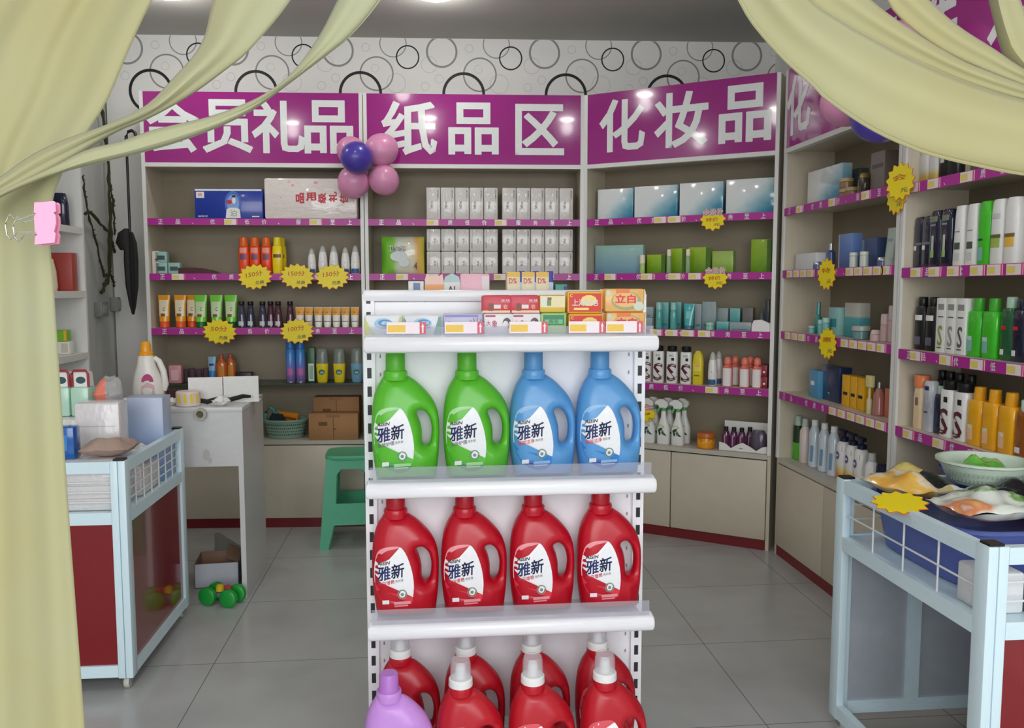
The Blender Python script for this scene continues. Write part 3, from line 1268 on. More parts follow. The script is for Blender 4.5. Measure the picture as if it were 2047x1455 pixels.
for key, side in (('lime', (206, 206, 96)), ('teal', (92, 158, 140))):
    soap_wrap('soap_' + key, 'soap_pack', 0.098, 0.05, 0.056,
              [mat('soap_pale', (232, 236, 240), 0.3), mat('soap_side_' + key, side, 0.3), mat('soap_blue', (60, 140, 200), 0.3), mat('soap_pale_blue', (160, 200, 226), 0.3), mat('soap_rose', (208, 90, 110), 0.4)],
              [([(-0.047, 0.003), (-0.020, 0.003), (-0.034, 0.022), (-0.047, 0.05)], 1), ([(0.047, 0.003), (0.047, 0.052), (0.042, 0.052), (0.028, 0.003)], 1),
               (ell(0.0, 0.034, 0.024, 0.014), 3), (ell(0.003, 0.036, 0.017, 0.0085), 2), (ell(0.004, 0.035, 0.011, 0.005), 3), (rc(-0.008, 0.022, 0.021, 0.024), 4)],
              [('舒', 0.002, 0.036, 0.009, 0.008, 0, 0.01), ('洁', 0.013, 0.036, 0.009, 0.008, 0, 0.01)])
soap_wrap('soap_lilac', 'soap_pack', 0.104, 0.05, 0.060, [mat('soap_lilac_base', (198, 196, 226), 0.3), mat('soap_lilac_dark', (140, 130, 200), 0.3), mat('soap_brown', (150, 90, 100), 0.4), NAVY],
          [(rc(-0.048, 0.04, 0.05, 0.056), 1), (ell(-0.036, 0.036, 0.003, 0.003), 3), (ell(-0.041, 0.030, 0.002, 0.002), 3), (ell(-0.029, 0.031, 0.002, 0.002), 3)] +
          [([(0.036, 0.018), (0.036 + 0.026 * math.cos(a) - 0.001, 0.022 + 0.026 * math.sin(a)), (0.036 + 0.026 * math.cos(a) + 0.001, 0.0225 + 0.026 * math.sin(a))], 2) for a in (0.3, 0.7, 1.1, 1.5, 1.9, 2.3, 2.7)])
soap_wrap('soap_rose', 'soap_box', 0.0775, 0.05, 0.047, [mat('soap_box_rose', (214, 70, 86), 0.4), mat('soap_box_peach', (246, 206, 170), 0.4), mat('soap_box_brown', (130, 70, 50), 0.4), PAPER],
          [(rc(-0.0385, 0.0385, 0.001, 0.007), 1), (rc(-0.022, -0.010, 0.006, 0.026), 2), (rc(-0.008, 0.010, 0.012, 0.022), 3)], [('天然', 0.022, 0.032, 0.024, 0.009, 3, 0.01), ('皂', 0.022, 0.017, 0.012, 0.011, 1, 0.01)])
soap_wrap('soap_white', 'soap_box', 0.0775, 0.05, 0.060, [mat('soap_box_white', (244, 238, 240), 0.4), mat('soap_box_print', (190, 70, 110), 0.4), mat('soap_box_dark', (80, 76, 84), 0.4)],
          [(rc(-0.034, -0.008, 0.050, 0.055), 1), (ell(0.022, 0.034, 0.011, 0.014), 2), (ell(0.019, 0.030, 0.008, 0.010), 0)], [('大', -0.026, 0.034, 0.011, 0.014, 1, 0.01), ('象', -0.010, 0.032, 0.014, 0.020, 1, 0.01)])
soap_wrap('soap_yellow', 'soap_box', 0.070, 0.05, 0.046, [mat('soap_box_yellow', (226, 196, 80), 0.4), mat('soap_box_cream', (240, 224, 176), 0.4), mat('soap_leaf', (120, 150, 70), 0.4), PAPER, mat('soap_bark', (150, 110, 70), 0.5)],
          [(rc(-0.033, 0.033, 0.014, 0.044), 1), (ell(-0.018, 0.028, 0.013, 0.013), 3), (rc(-0.015, -0.004, 0.018, 0.034), 2), (rc(-0.014, -0.003, 0.034, 0.040), 4)], [])
soap_wrap('soap_green', 'soap_box', 0.070, 0.05, 0.061, [mat('soap_box_mint', (170, 210, 130), 0.4), mat('soap_box_green', (30, 130, 84), 0.35), mat('soap_box_light', (120, 196, 140), 0.4)],
          [(rc(-0.028, 0.028, 0.028, 0.055), 1), (rc(-0.024, 0.024, 0.032, 0.043), 2)], [('香皂', 0.0, 0.038, 0.026, 0.010, 1, 0.01)])
soap_wrap('soap_red', 'soap_box', 0.094, 0.05, 0.0585, [OYEL, SRED, PAPER, mat('soap_flare', (250, 220, 120), 0.4)],
          [(rc(-0.043, 0.043, 0.004, 0.053), 1), (ell(0.010, 0.034, 0.022, 0.015, 10), 3), (rc(-0.030, 0.010, 0.009, 0.015), 3)], [('上海药皂', 0.0, 0.029, 0.070, 0.018, 2, 0.02), ('C', -0.037, 0.047, 0.008, 0.008, 3, 0.03)])
soap_wrap('soap_orange', 'soap_pack', 0.106, 0.052, 0.062, [mat('soap_wrap_orange', (238, 186, 110), 0.25), mat('soap_wrap_red', (226, 40, 60), 0.3), mat('soap_wrap_olive', (166, 166, 120), 0.35), mat('soap_wrap_deep', (240, 120, 40), 0.3), mat('soap_wrap_pale', (206, 216, 196), 0.35)],
          [(ell(0.004, 0.030, 0.040, 0.025), 2), (ell(0.002, 0.033, 0.034, 0.020), 0), (rc(-0.024, 0.014, 0.050, 0.060), 3), (ell(0.038, 0.016, 0.014, 0.012), 4), (ell(-0.044, 0.05, 0.006, 0.008), 4)], [('立白', 0.002, 0.035, 0.056, 0.024, 1, 0.03)], ears=True)


def soap(key, px, dz, label, v=0.060):
    put(key, GON, 0, GZ[0] + dz, label, 'soap', 'soaps on top of the gondola', v=v, px=px)


soap('soap_lime', 768, 0, 'white soap pack with yellow green ends at the left of the gondola top shelf')
soap('soap_teal', 845, 0, 'white soap pack with teal ends next to the purple one')
soap('soap_lilac', 925, 0, 'lilac soap pack in the middle of the gondola top shelf')
for i, px in enumerate((995, 1050)):
    soap('soap_white', px, 0, f'white soap box with dark round print below a rose red box, {("beside the lilac pack", "beside the green box")[i]}')
    soap('soap_rose', px - 3, 0.0602, f'rose red soap box standing on a white one, {("left one of the pair", "right one of the pair")[i]}')
soap('soap_green', 1104, 0, 'pale green soap box with dark green panel below the yellow one')
soap('soap_yellow', 1102, 0.0612, 'yellow soap box standing on the green soap box')
soap('soap_red', 1168, 0, 'orange soap box with red panel, lower one of its stack')
soap('soap_red', 1166, 0.0587, 'orange soap box with red panel, upper one of its stack')
soap('soap_orange', 1246, 0, 'wrapped orange soap at the right end, lower one of its stack')
soap('soap_orange', 1244, 0.0622, 'wrapped orange soap at the right end, upper one of its stack')

# --- goods standing on the rear shelf of the gondola, seen over its top
RZ, RV = 1.244, 0.36
box_thing('small_white_box', 'soap_box', 0.045, 0.05, 0.175, [PAPER, mat('slate_print', (110, 130, 170), 0.4)], [(-0.008, 0.012, 0.135, 0.170, 1)])
put('small_white_box', GON, 0, RZ, 'small white box with slate square showing over the gondola top', 'box', None, v=RV, px=833)
b = MB()
pk = [(-0.028, 0), (0.028, 0), (0.028, 0.175), (0.024, 0.196), (0.014, 0.190), (0.002, 0.194), (-0.012, 0.190), (-0.022, 0.198), (-0.028, 0.178)]
b.prism(pk, -0.02, 0.02, 0)
b.rect(-0.027, 0.027, 0.12, 0.165, -0.0206, 1)
PROTO['peach_pack'] = b.build('sanitary_pack', [mat('peach_pack', (240, 200, 186), 0.35), mat('peach_pack_orange', (240, 160, 90), 0.35)])
put('peach_pack', GON, 0, RZ, 'peach and orange pack with scalloped top showing over the gondola', 'pack', None, v=RV, px=869)
b = MB()
b.prism([(-0.024, 0), (0.024, 0), (0.024, 0.172), (0.020, 0.188), (0.0, 0.198), (-0.020, 0.188), (-0.024, 0.172)], -0.02, 0.02, 0)
b.rect(-0.023, 0.023, 0.10, 0.172, -0.0206, 1)
b.text('AI', -0.002, 0.150, 0.022, 0.022, -0.0212, 2, 0.02)
PROTO['mint_pack'] = b.build('sanitary_pack', [mat('mint_pack', (176, 206, 204), 0.35), PAPER, DGREY])
put('mint_pack', GON, 0, RZ, 'mint pack with white front and arched top showing over the gondola', 'pack', None, v=RV, px=904)
box_thing('pink_carton', 'sanitary_pack', 0.088, 0.05, 0.197, [mat('pink_carton', (244, 190, 206), 0.35), mat('pale_pink', (236, 222, 228), 0.4)], [(0.02, 0.042, 0.09, 0.19, 1)], [], None, 0.006)
put('pink_carton', GON, 0, RZ, 'light pink carton showing over the middle of the gondola', 'pack', None, v=RV, px=949)
box_thing('d_carton', 'toothpaste_box', 0.039, 0.05, 0.202, [mat('cream_carton', (240, 226, 190), 0.4), OYEL, RED, DGREY, mat('royal_blue', (40, 60, 160), 0.4)],
          [(-0.019, 0.019, 0.188, 0.201, 1)], [('D%', -0.002, 0.176, 0.024, 0.016, 2)])
for i, px in enumerate((1025, 1054, 1082)):
    put('d_carton', GON, 0, RZ, f'narrow cream and yellow carton showing over the gondola, {ORD[i]} from the left', 'box', 'cream cartons behind the gondola', v=RV, px=px)
box_thing('blue_carton', 'toothpaste_box', 0.017, 0.045, 0.205, [mat('royal_blue', (40, 60, 160), 0.4), mat('ice_blue', (190, 206, 226), 0.4)], [(-0.008, 0.008, 0.10, 0.172, 1)])
for i, px in enumerate((1042, 1070, 1098)):
    put('blue_carton', GON, 0, RZ, f'slim royal blue carton right of a cream one over the gondola, {ORD[i]} from the left', 'box', 'blue cartons behind the gondola', v=RV, px=px)
box_thing('green_carton', 'soap_box', 0.036, 0.045, 0.166, [mat('sea_green_carton', (70, 160, 140), 0.4), mat('royal_blue', (40, 60, 160), 0.4)], [(0.008, 0.017, 0.13, 0.16, 1)])
put('green_carton', GON, 0, RZ, 'sea green pack at the right end of the goods showing over the gondola', 'pack', None, v=RV, px=1119)

# ------------------------------------------------------------------ goods on the wall shelves
G1 = 'goods on the member gift shelves'


def span(fr, a, b, v, z):
    ua, ub = fr.u_at(a, v, z), fr.u_at(b, v, z)
    return (ua + ub) / 2, ub - ua


# --- member gifts: top shelf
u, w = span(BACK, 393, 528, 0.05, 1.87)
b = MB()
b.box(-w / 2, w / 2, -0.06, 0.06, 0, 0.170, 0, 0.006)
y = -0.0606
b.rect(-w / 2 + 0.004, w / 2 - 0.004, 0.156, 0.166, y, 1)
b.rect(-w / 2 + 0.01, -w / 2 + 0.055, 0.116, 0.150, y, 1)
b.text('纸', -w / 2 + 0.032, 0.134, 0.024, 0.018, y - 0.0004, 2, 0.01)
for r, mi in ((0.052, 3), (0.038, 4)):
    b.plate(ell(0.025, 0.085, r * 0.9, r * 1.35, 24), y - 0.0002 * mi, mi)
b.plate([(-0.018, 0.004), (0.066, 0.004), (0.062, 0.052), (0.044, 0.062), (0.004, 0.062), (-0.012, 0.052)], y - 0.0012, 1)
b.text('泊', 0.026, 0.030, 0.036, 0.036, y - 0.0018, 5, 0.01)
b.plate(ell(0.004, 0.094, 0.016, 0.012), y - 0.0014, 2)
b.plate(ell(0.03, 0.102, 0.010, 0.018), y - 0.0014, 1)
b.plate(ell(0.03, 0.125, 0.011, 0.007), y - 0.0014, 6)
b.text('抽取式', -w / 2 + 0.045, 0.014, 0.055, 0.010, y - 0.001, 1, 0.01)
b.rect(w / 2 - 0.06, w / 2 - 0.02, 0.010, 0.016, y - 0.0008, 1)
PROTO['blue_tissue'] = b.build('tissue_pack', [mat('tissue_blue', (24, 56, 158), 0.25, coat=0.3), PAPER, RED, mat('tissue_halo', (70, 110, 196), 0.3), mat('tissue_halo_light', (130, 166, 222), 0.3), MGREY, BLACK])
put('blue_tissue', BACK, u, 1.79, 'blue tissue pack with white print on the top shelf of the gift unit', 'tissue pack', None, v=0.075)
u, w = span(BACK, 531, 716, 0.06, 1.9)
b = MB()
b.box(-w / 2, w / 2, -0.07, 0.07, 0, 0.232, 0, 0.014)
for k, ch in enumerate('品用级礼佳'):
    b.text(ch, -0.06 + 0.062 * k, 0.118 + 0.008 * (k % 2), 0.060, 0.048, -0.0708, 1, 0.045, 0, PI / 2 if k != 1 else 0.05)
for x, z, r in ((-0.12, 0.21, 0.006), (0.03, 0.205, 0.012), (-0.10, 0.19, 0.008), (-0.17, 0.12, 0.006)):
    b.plate(ell(x, z, r, r * 0.7, 8), -0.0706, 2)
PROTO['white_bale'] = b.build('tissue_pack', [mat('bale_wrap', (232, 222, 218), 0.18, coat=0.5, bump=(9, 0.5, 0.01)), mat('bale_red', (196, 40, 56), 0.4), PINK])
put('white_bale', BACK, u, 1.79, 'large white wrapped tissue bale with red characters behind the balloons', 'tissue pack', None, v=0.09)

# --- member gifts: second shelf
MINT = mat('mint_carton', (150, 190, 180), 0.4)
box_thing('ivory_slim', 'cosmetic_box', 0.04, 0.05, 0.128, [mat('ivory_carton', (216, 208, 196), 0.4), DGREY], [(-0.002, 0.012, 0.075, 0.085, 1)])
put('ivory_slim', BACK, 0, 1.48, 'slim ivory box at the far left of the second gift shelf', 'box', G1, v=0.06, px=315)
box_thing('mint_box', 'cosmetic_box', 0.064, 0.05, 0.062, [MINT, mat('mint_window', (60, 84, 84), 0.4)], [(-0.022, 0.022, 0.016, 0.040, 1)])
put('mint_box', BACK, 0, 1.48, 'mint box with dark window, lower one of its stack', 'box', G1, v=0.06, px=326)
put('mint_box', BACK, 0, 1.5424, 'mint box with dark window, upper one of its stack', 'box', G1, v=0.06, px=325)
put('mint_box', BACK, 0, 1.48, 'mint box with dark window standing alone right of the stack', 'box', G1, v=0.06, px=351)
b = MB()
b.prism([(-0.11, 0), (0.11, 0), (0.07, 0.018), (-0.01, 0.034), (-0.11, 0.034)], -0.05, 0.05)
PROTO['maroon_wallet'] = b.build('gift_case', mat('maroon_leatherette', (74, 26, 36), 0.4))
put('maroon_wallet', BACK, 0, 1.48, 'flat dark maroon case lying right of the mint boxes', 'case', None, v=0.08, px=401)


def spray_secs(r, h, sh=0.012):
    return [(0, r * 0.94, r * 0.94), (0.004, r, r), (h - sh, r, r), (h, r * 0.82, r * 0.82)]


OR1 = mat('orange_red_bottle', (238, 78, 24), 0.3)
bottle('orange_bottle', 'shampoo_bottle', [(0, 0.026, 0.018), (0.006, 0.029, 0.021), (0.075, 0.030, 0.022), (0.15, 0.030, 0.021), (0.157, 0.028, 0.019)], 2.6, OR1,
       [('cap', mat('orange_cap', (246, 110, 36), 0.3), [(0.024, 0.157), (0.0255, 0.161), (0.024, 0.206), (0.021, 0.209)], 0)],
       [(-0.020, 0.020, 0.120, 0.148, mat('orange_badge', (246, 150, 130), 0.4)), (-0.018, 0.018, 0.080, 0.112, mat('orange_photo', (120, 70, 110), 0.4)), (-0.012, 0.012, 0.018, 0.030, PINK)])
for i, px in enumerate((489, 511, 534)):
    put('orange_bottle', BACK, 0, 1.48, f'orange red shampoo bottle on the gift shelf, {ORD[i]} from the left', 'shampoo bottle', 'orange red bottles on the gift shelf', v=0.07, px=px)
bottle('yellow_bottle', 'shampoo_bottle', [(0, 0.026, 0.018), (0.006, 0.029, 0.021), (0.10, 0.031, 0.022), (0.155, 0.028, 0.020), (0.16, 0.026, 0.018)], 2.6, mat('yellow_bottle', (246, 216, 20), 0.3),
       [('cap', mat('yellow_cap', (248, 224, 40), 0.3), [(0.022, 0.16), (0.0235, 0.164), (0.022, 0.206), (0.019, 0.209)], 0)],
       [(-0.022, 0.022, 0.092, 0.112, mat('brown_photo', (110, 80, 60), 0.4))])
put('yellow_bottle', BACK, 0, 1.48, 'yellow shampoo bottle right of the orange red ones, front one', 'shampoo bottle', None, v=0.06, px=556)
put('yellow_bottle', BACK, 0, 1.48, 'yellow shampoo bottle half hidden behind the front yellow one', 'shampoo bottle', None, v=0.125, px=563)
bottle('roll_on', 'roll_on_bottle', [(0, 0.021, 0.021), (0.004, 0.023, 0.023), (0.05, 0.027, 0.026), (0.10, 0.024, 0.024), (0.126, 0.019, 0.019)], 2.0, mat('roll_on_white', (240, 240, 238), 0.25),
       [('cap', mat('roll_on_cap', (196, 196, 190), 0.3), [(0.0185, 0.126), (0.0185, 0.134), (0.014, 0.152), (0.007, 0.162), (0.001, 0.165)], 0)],
       [(-0.021, 0.021, 0.003, 0.030, mat('roll_on_foot', (60, 100, 150), 0.4)), (-0.002, 0.002, 0.066, 0.070, NAVY)])
for i, (px, s_) in enumerate(((624, 0.90), (646, 1.0), (668, 1.0), (691, 0.94), (711, 1.0))):
    put('roll_on', BACK, 0, 1.48, f'white roll on bottle at the right of the second gift shelf, {ORD[i]} from the left', 'roll on bottle', 'white roll on bottles', v=0.07, px=px, sc=s_)

# --- member gifts: third shelf
CRM = mat('tube_cream_label', (240, 226, 190), 0.35)
tube_thing('orange_tube', 'cream_tube', 0.188, 0.070, mat('orange_tube', (240, 160, 30), 0.25, coat=0.4), mat('red_orange_cap', (232, 84, 36), 0.35),
           [(-0.026, 0.026, 0.066, 0.160, CRM), (-0.016, 0.010, 0.066, 0.082, mat('tube_brown_print', (130, 80, 40), 0.4))], [('C', 0.004, 0.106, 0.012, 0.020, BLACK)], 0.036)  # cream label with a brown block printed at its foot
for i, px in enumerate((330, 362, 385)):
    put('orange_tube', BACK, 0, 1.17, f'orange cream tube with red cap on the third gift shelf, {ORD[i]} from the left', 'cream tube', 'orange cream tubes', v=0.07 if i < 2 else 0.11, px=px)
tube_thing('green_tube', 'cream_tube', 0.188, 0.074, mat('green_tube', (120, 214, 60), 0.25, coat=0.4), mat('dark_green_cap', (22, 100, 46), 0.35),
           [(-0.027, 0.027, 0.062, 0.150, mat('tube_pale_green', (206, 226, 180), 0.35)), (-0.016, 0.010, 0.062, 0.078, mat('tube_brown_print', (130, 80, 40), 0.4))], [('C', 0.006, 0.106, 0.012, 0.020, BLACK)], 0.034)
for i, px in enumerate((403, 434, 463)):
    put('green_tube', BACK, 0, 1.17, f'bright green cream tube with dark cap on the third gift shelf, {ORD[i]} from the left', 'cream tube', 'green cream tubes', v=0.07, px=px)
for key, c in (('slate', (62, 62, 88)), ('wine', (84, 44, 60))):
    bottle('dark_' + key, 'toner_bottle', [(0, 0.022, 0.020), (0.003, 0.025, 0.023), (0.05, 0.024, 0.022), (0.125, 0.015, 0.015), (0.128, 0.013, 0.013)], 2.2, mat('dark_glass_' + key, c, 0.12, coat=0.5),
           [('cap', BLACK, [(0.015, 0.128), (0.0165, 0.130), (0.0165, 0.149), (0.015, 0.151)], 0)],
           [(-0.014, 0.014, 0.012, 0.036, mat('flower_' + key, (206, 206, 214), 0.4))])
for i, (px, k) in enumerate(((484, 'slate'), (502, 'slate'), (526, 'slate'), (542, 'wine'), (557, 'wine'), (581, 'wine'))):
    put('dark_' + k, BACK, 0, 1.17, f'small dark {("slate", "wine")[k == "wine"]} bottle on the third gift shelf, {ORD[i]} of the dark ones', 'toner bottle', 'small dark bottles', v=0.06 + 0.02 * (i % 2), px=px)
tube_thing('small_tube', 'hand_cream', 0.118, 0.050, mat('white_tube', (238, 234, 226), 0.3), mat('white_tube_cap', (232, 228, 222), 0.4),
           [(-0.023, 0.023, 0.072, 0.114, mat('tube_orange_band', (240, 164, 40), 0.35)), (-0.019, 0.019, 0.034, 0.037, NAVY)], [('m', -0.002, 0.088, 0.012, 0.006, DGREY)], 0.012)
for i, px in enumerate((600, 618, 637, 655, 673, 691, 710)):
    put('small_tube', BACK, 0, 1.17, f'small white and orange hand cream tube on the third gift shelf, {ORD[i]} from the left', 'hand cream tube', 'small white and orange tubes', v=0.06 + (0.02 if i == 1 else 0), px=px)

# --- member gifts: glass shelf
GS = 0.846
b = MB()
b.loft([sel(0.05, 0.04, 2.2, z) for z in (0,)] + [sel(0.055, 0.045, 2.2, 0.03), sel(0.05, 0.04, 2.2, 0.085), sel(0.02, 0.015, 2.0, 0.105)])
PROTO['dark_bag'] = b.build('pouch', mat('dark_green_pouch', (40, 46, 44), 0.5, bump=(20, 0.5)))
put('dark_bag', BACK, 0, GS, 'dark pouch at the left end of the glass shelf', 'pouch', None, v=0.16, px=353, sc=0.8)
box_thing('pink_pack', 'wet_wipes', 0.072, 0.05, 0.108, [mat('dusty_pink', (220, 150, 160), 0.4), mat('dusty_pink_pale', (236, 190, 194), 0.4)], [(-0.02, 0.022, 0.02, 0.08, 1)], [], None, 0.008)
put('pink_pack', BACK, 0, GS, 'dusty pink pack standing on the glass shelf', 'pack', None, v=0.06, px=353)
CLP = clear_mat('plum_film', (120, 96, 112), 0.6, 0.15)
b = MB()
for k in range(4):
    b.lathe(cyl(0.017, 0, 0.017, 0.078 + 0.006 * (k % 2)), -0.06 + 0.04 * k, 0, 14)
PROTO['plum_pack'] = b.build('wrapped_bottles', CLP)
put('plum_pack', BACK, 0, GS, 'plum coloured shrink wrapped pack left of the blue tube', 'pack', None, v=0.12, px=392)
tube_thing('blue_tube', 'toothpaste_tube', 0.152, 0.046, mat('sky_tube', (150, 196, 226), 0.3), mat('blue_cap', (50, 120, 190), 0.35), [(-0.014, 0.014, 0.10, 0.112, NAVY), (-0.018, 0.018, 0.03, 0.07, mat('tube_blue', (60, 140, 210), 0.3))], [], 0.02)
put('blue_tube', BACK, 0, GS, 'light blue tube standing on the glass shelf', 'tube', None, v=0.10, px=425)
AMB = mat('amber_liquid', (214, 104, 34), 0.15, coat=0.6)
bottle('amber_bottle', 'shower_gel', [(0, 0.028, 0.020), (0.005, 0.031, 0.023), (0.11, 0.030, 0.022), (0.135, 0.014, 0.014), (0.142, 0.012, 0.012)], 2.5, AMB,
       [('cap', mat('amber_cap', (190, 90, 60), 0.3), cyl(0.014, 0.142, 0.013, 0.165), 0)], [(-0.012, 0.020, 0.03, 0.10, mat('amber_label', (226, 150, 60), 0.3))])
for i, px in enumerate((444, 462)):
    put('amber_bottle', BACK, 0, GS, f'amber bottle on the glass shelf right of the blue tube, {ORD[i]} one', 'bottle', 'amber bottles on the glass shelf', v=0.10 + 0.05 * i, px=px)
b = MB()
b.box(-0.045, 0.045, -0.03, 0.03, 0, 0.055, 0, 0.004)
PROTO['plum_box'] = b.build('small_case', mat('dark_plum_case', (54, 44, 58), 0.4))
put('plum_box', BACK, 0, GS, 'small dark plum case on the glass shelf right of the amber bottles', 'case', None, v=0.16, px=490)
b = MB()
vs = [(x, yy, 0.004 + 0.03 * max(0, math.sin(3.1 * (x + 0.06) / 0.12)) * (0.5 + 0.5 * math.sin(yy * 60 + x * 30))) for x in [(-0.06 + 0.12 * i / 8) for i in range(9)] for yy in [(-0.04 + 0.08 * j / 5) for j in range(6)]]
b.add(vs, [(i * 6 + j, (i + 1) * 6 + j, (i + 1) * 6 + j + 1, i * 6 + j + 1) for i in range(8) for j in range(5)], 0, True)
o = b.build('crumpled_paper', PAPER)
o.modifiers.new('thick', 'SOLIDIFY').thickness = 0.003
PROTO['paper_scrap'] = o
put('paper_scrap', BACK, 0, GS + 0.003, 'crumpled white paper on the glass shelf in front of the plum case', 'paper', None, v=0.085, px=491)
FOIL = ramp_mat('spray_can_print', [(0.0, (110, 96, 160)), (0.3, (150, 120, 190)), (0.5, (110, 130, 210)), (0.75, (70, 140, 214)), (1.0, (60, 130, 200))], (0, 0, 1), 0.2, 0.25, 5, 1)
bottle('spray_can', 'spray_can', spray_secs(0.0275, 0.20, 0.01), 2.0, FOIL, [('cap', mat('spray_cap_blue', (50, 120, 196), 0.3), cyl(0.0255, 0.20, 0.0245, 0.243), 0), ('base_rim', mat('tin', (190, 190, 196), 0.25, metal=0.9), [(0.0268, 0.0), (0.0282, 0.002), (0.0282, 0.006), (0.0270, 0.008)], 0)],
       [(-0.014, 0.016, 0.045, 0.085, mat('spray_flower', (200, 110, 170), 0.4))])
for i, px in enumerate((582, 602)):
    put('spray_can', BACK, 0, GS, f'blue and violet spray can on the glass shelf, {("left", "right")[i]} one of the pair', 'spray can', 'spray cans', v=0.08, px=px)
box_thing('green_pack', 'toothpaste_box', 0.042, 0.04, 0.205, [mat('dark_leaf_green', (36, 96, 58), 0.35), PAPER, mat('leaf_pale', (150, 190, 160), 0.4)], [(-0.016, 0.016, 0.010, 0.112, 1), (-0.012, 0.012, 0.02, 0.10, 2)])
put('green_pack', BACK, 0, GS, 'dark green box with pale panel beside the spray cans', 'box', None, v=0.09, px=624)
for key, c in (('yellow', (240, 214, 40)), ('blue', (120, 170, 200))):
    root = empty('dish_soap')
    b = MB()
    secs = [(0, 0.026, 0.018), (0.005, 0.030, 0.021), (0.10, 0.036, 0.024), (0.112, 0.036, 0.024)]
    b.loft([sel(a_, d_, 2.6, z) for z, a_, d_ in secs])
    b.build('body', mat('dish_' + key, c, 0.25), root)
    b = MB()
    b.loft([sel(a_, d_, 2.6, z) for z, a_, d_ in ((0.112, 0.0355, 0.0235), (0.16, 0.033, 0.022), (0.196, 0.030, 0.020), (0.200, 0.027, 0.018))])
    b.build('clear_cap', clear_mat('smoke_clear', (170, 184, 174), 0.45, 0.08), root)
    b = MB()
    b.lathe([(0.012, 0.112), (0.012, 0.14), (0.006, 0.150), (0.005, 0.168)], 0, 0, 12)
    b.build('spout', WHITE, root)
    b = MB()
    k = len(b.v)
    star = []
    for j in range(20):
        r = 0.021 if j % 2 == 0 else 0.016
        star.append((r * math.cos(2 * PI * j / 20), 0.062 + r * 0.85 * math.sin(2 * PI * j / 20)))
    b.plate(star, 0, 0)
    b.plate(ell(0.001, 0.060, 0.012, 0.008), 0, 1)
    for i in range(len(b.v)):
        x, yy, z = b.v[i]
        b.v[i] = (x, front_y(secs, 2.6, x, z) - (0.0012 if i < 20 else 0.002), z)
    b.build('label', [mat('dish_star_green', (30, 96, 60), 0.4), mat('dish_star_pale', (150, 180, 190), 0.4)], root)
    PROTO['dish_' + key] = root
for i, px in enumerate((645, 679)):
    put('dish_yellow', BACK, 0, GS, f'yellow bottle with clear cap and green star label, {("left", "right")[i]} one of the pair', 'dish soap bottle', 'dish soap bottles', v=0.08, px=px)
put('dish_blue', BACK, 0, GS, 'pale blue bottle with clear cap and star label at the shelf end', 'dish soap bottle', None, v=0.08, px=714)

# --- member gifts: ledge
LZ = 0.516
KRAFT = ramp_mat('kraft_cardboard', [(0.0, (168, 122, 78)), (0.5, (180, 134, 88)), (1.0, (170, 124, 80))], (0, 0, 1), 0.7, 0.6, 4, 3)
KRD = mat('kraft_seam', (120, 84, 52), 0.7)
TAPE = mat('brown_tape', (150, 100, 58), 0.3)


def carton(key, w, d, h):
    b = MB()
    b.box(-w / 2, w / 2, -d / 2, d / 2, 0, h, 0, 0.003)
    y = -d / 2 - 0.0006
    b.rect(-0.002, 0.002, 0.004, h - 0.004, y, 1)
    b.rect(-0.04, 0.04, h - 0.02, h - 0.004, y - 0.0002, 2)
    b.rect(-w * 0.3, -w * 0.12, h * 0.55, h * 0.7, y - 0.0002, 1)
    b.rect(-0.002, 0.012, h * 0.38, h * 0.46, y - 0.0004, 1)
    PROTO[key] = b.build('cardboard_box', [KRAFT, KRD, TAPE])


carton('carton_front', 0.285, 0.11, 0.152)
carton('carton_back', 0.27, 0.10, 0.235)
put('carton_front', BACK, 0, LZ, 'brown cardboard box on the ledge beside the green basket', 'cardboard box', None, v=0.062, px=670)
put('carton_back', BACK, 0, LZ, 'taller brown cardboard box behind the one on the ledge', 'cardboard box', None, v=0.19, px=676)

root = empty('plastic_basket')
b = MB()
rr = []
for z, a_ in ((0.0, 0.100), (0.004, 0.104), (0.05, 0.116), (0.098, 0.126), (0.102, 0.136), (0.112, 0.137), (0.112, 0.128), (0.100, 0.120), (0.05, 0.110), (0.012, 0.098)):
    rr.append([(a_ * math.cos(2 * PI * j / 32), 0.80 * a_ * math.sin(2 * PI * j / 32), z) for j in range(32)])
b.loft(rr, 0, True, True, True)
b.build('bowl', mat('sage_plastic', (150, 184, 166), 0.4), root)
b = MB()
for row in range(4):
    for j in range(64):
        a_ = 2 * PI * (j + 0.5 * (row % 2)) / 64
        if math.sin(a_) < 0.35:
            r0 = 0.108 + 0.016 * (row * 0.022 + 0.02) / 0.1 * 1.0
            z = 0.026 + row * 0.019
            r0 = 0.104 + (0.126 - 0.104) * (z - 0.004) / 0.094 + 0.0012
            da = 0.026
            pts = [(r0 * math.cos(a_ + s1 * da), 0.80 * r0 * math.sin(a_ + s1 * da), z + s2 * 0.0048) for s1, s2 in ((-1, -1), (1, -1), (1, 1), (-1, 1))]
            b.add(pts, [(0, 1, 2, 3)])
b.build('holes', mat('sage_hole', (62, 84, 74), 0.7), root)
PROTO['basket'] = root
put('basket', BACK, 0, LZ, 'round sage green perforated plastic basket on the ledge', 'basket', None, v=0.128, px=572)
bu = BACK.u_at(572, 0.128, LZ)
box_thing('orange_packet', 'snack_packet', 0.12, 0.03, 0.05, [mat('orange_packet', (232, 150, 40), 0.3), mat('orange_packet_dark', (170, 80, 30), 0.4)], [(-0.05, 0.05, 0.012, 0.026, 1)], [], None, 0.006)
o = put('orange_packet', BACK, bu + 0.018, LZ + 0.10, 'orange packet lying in the green basket', 'packet', None, v=0.125)
o.rotation_euler = (0.2, R_(8), BACK.a - 0.12)
b = MB()
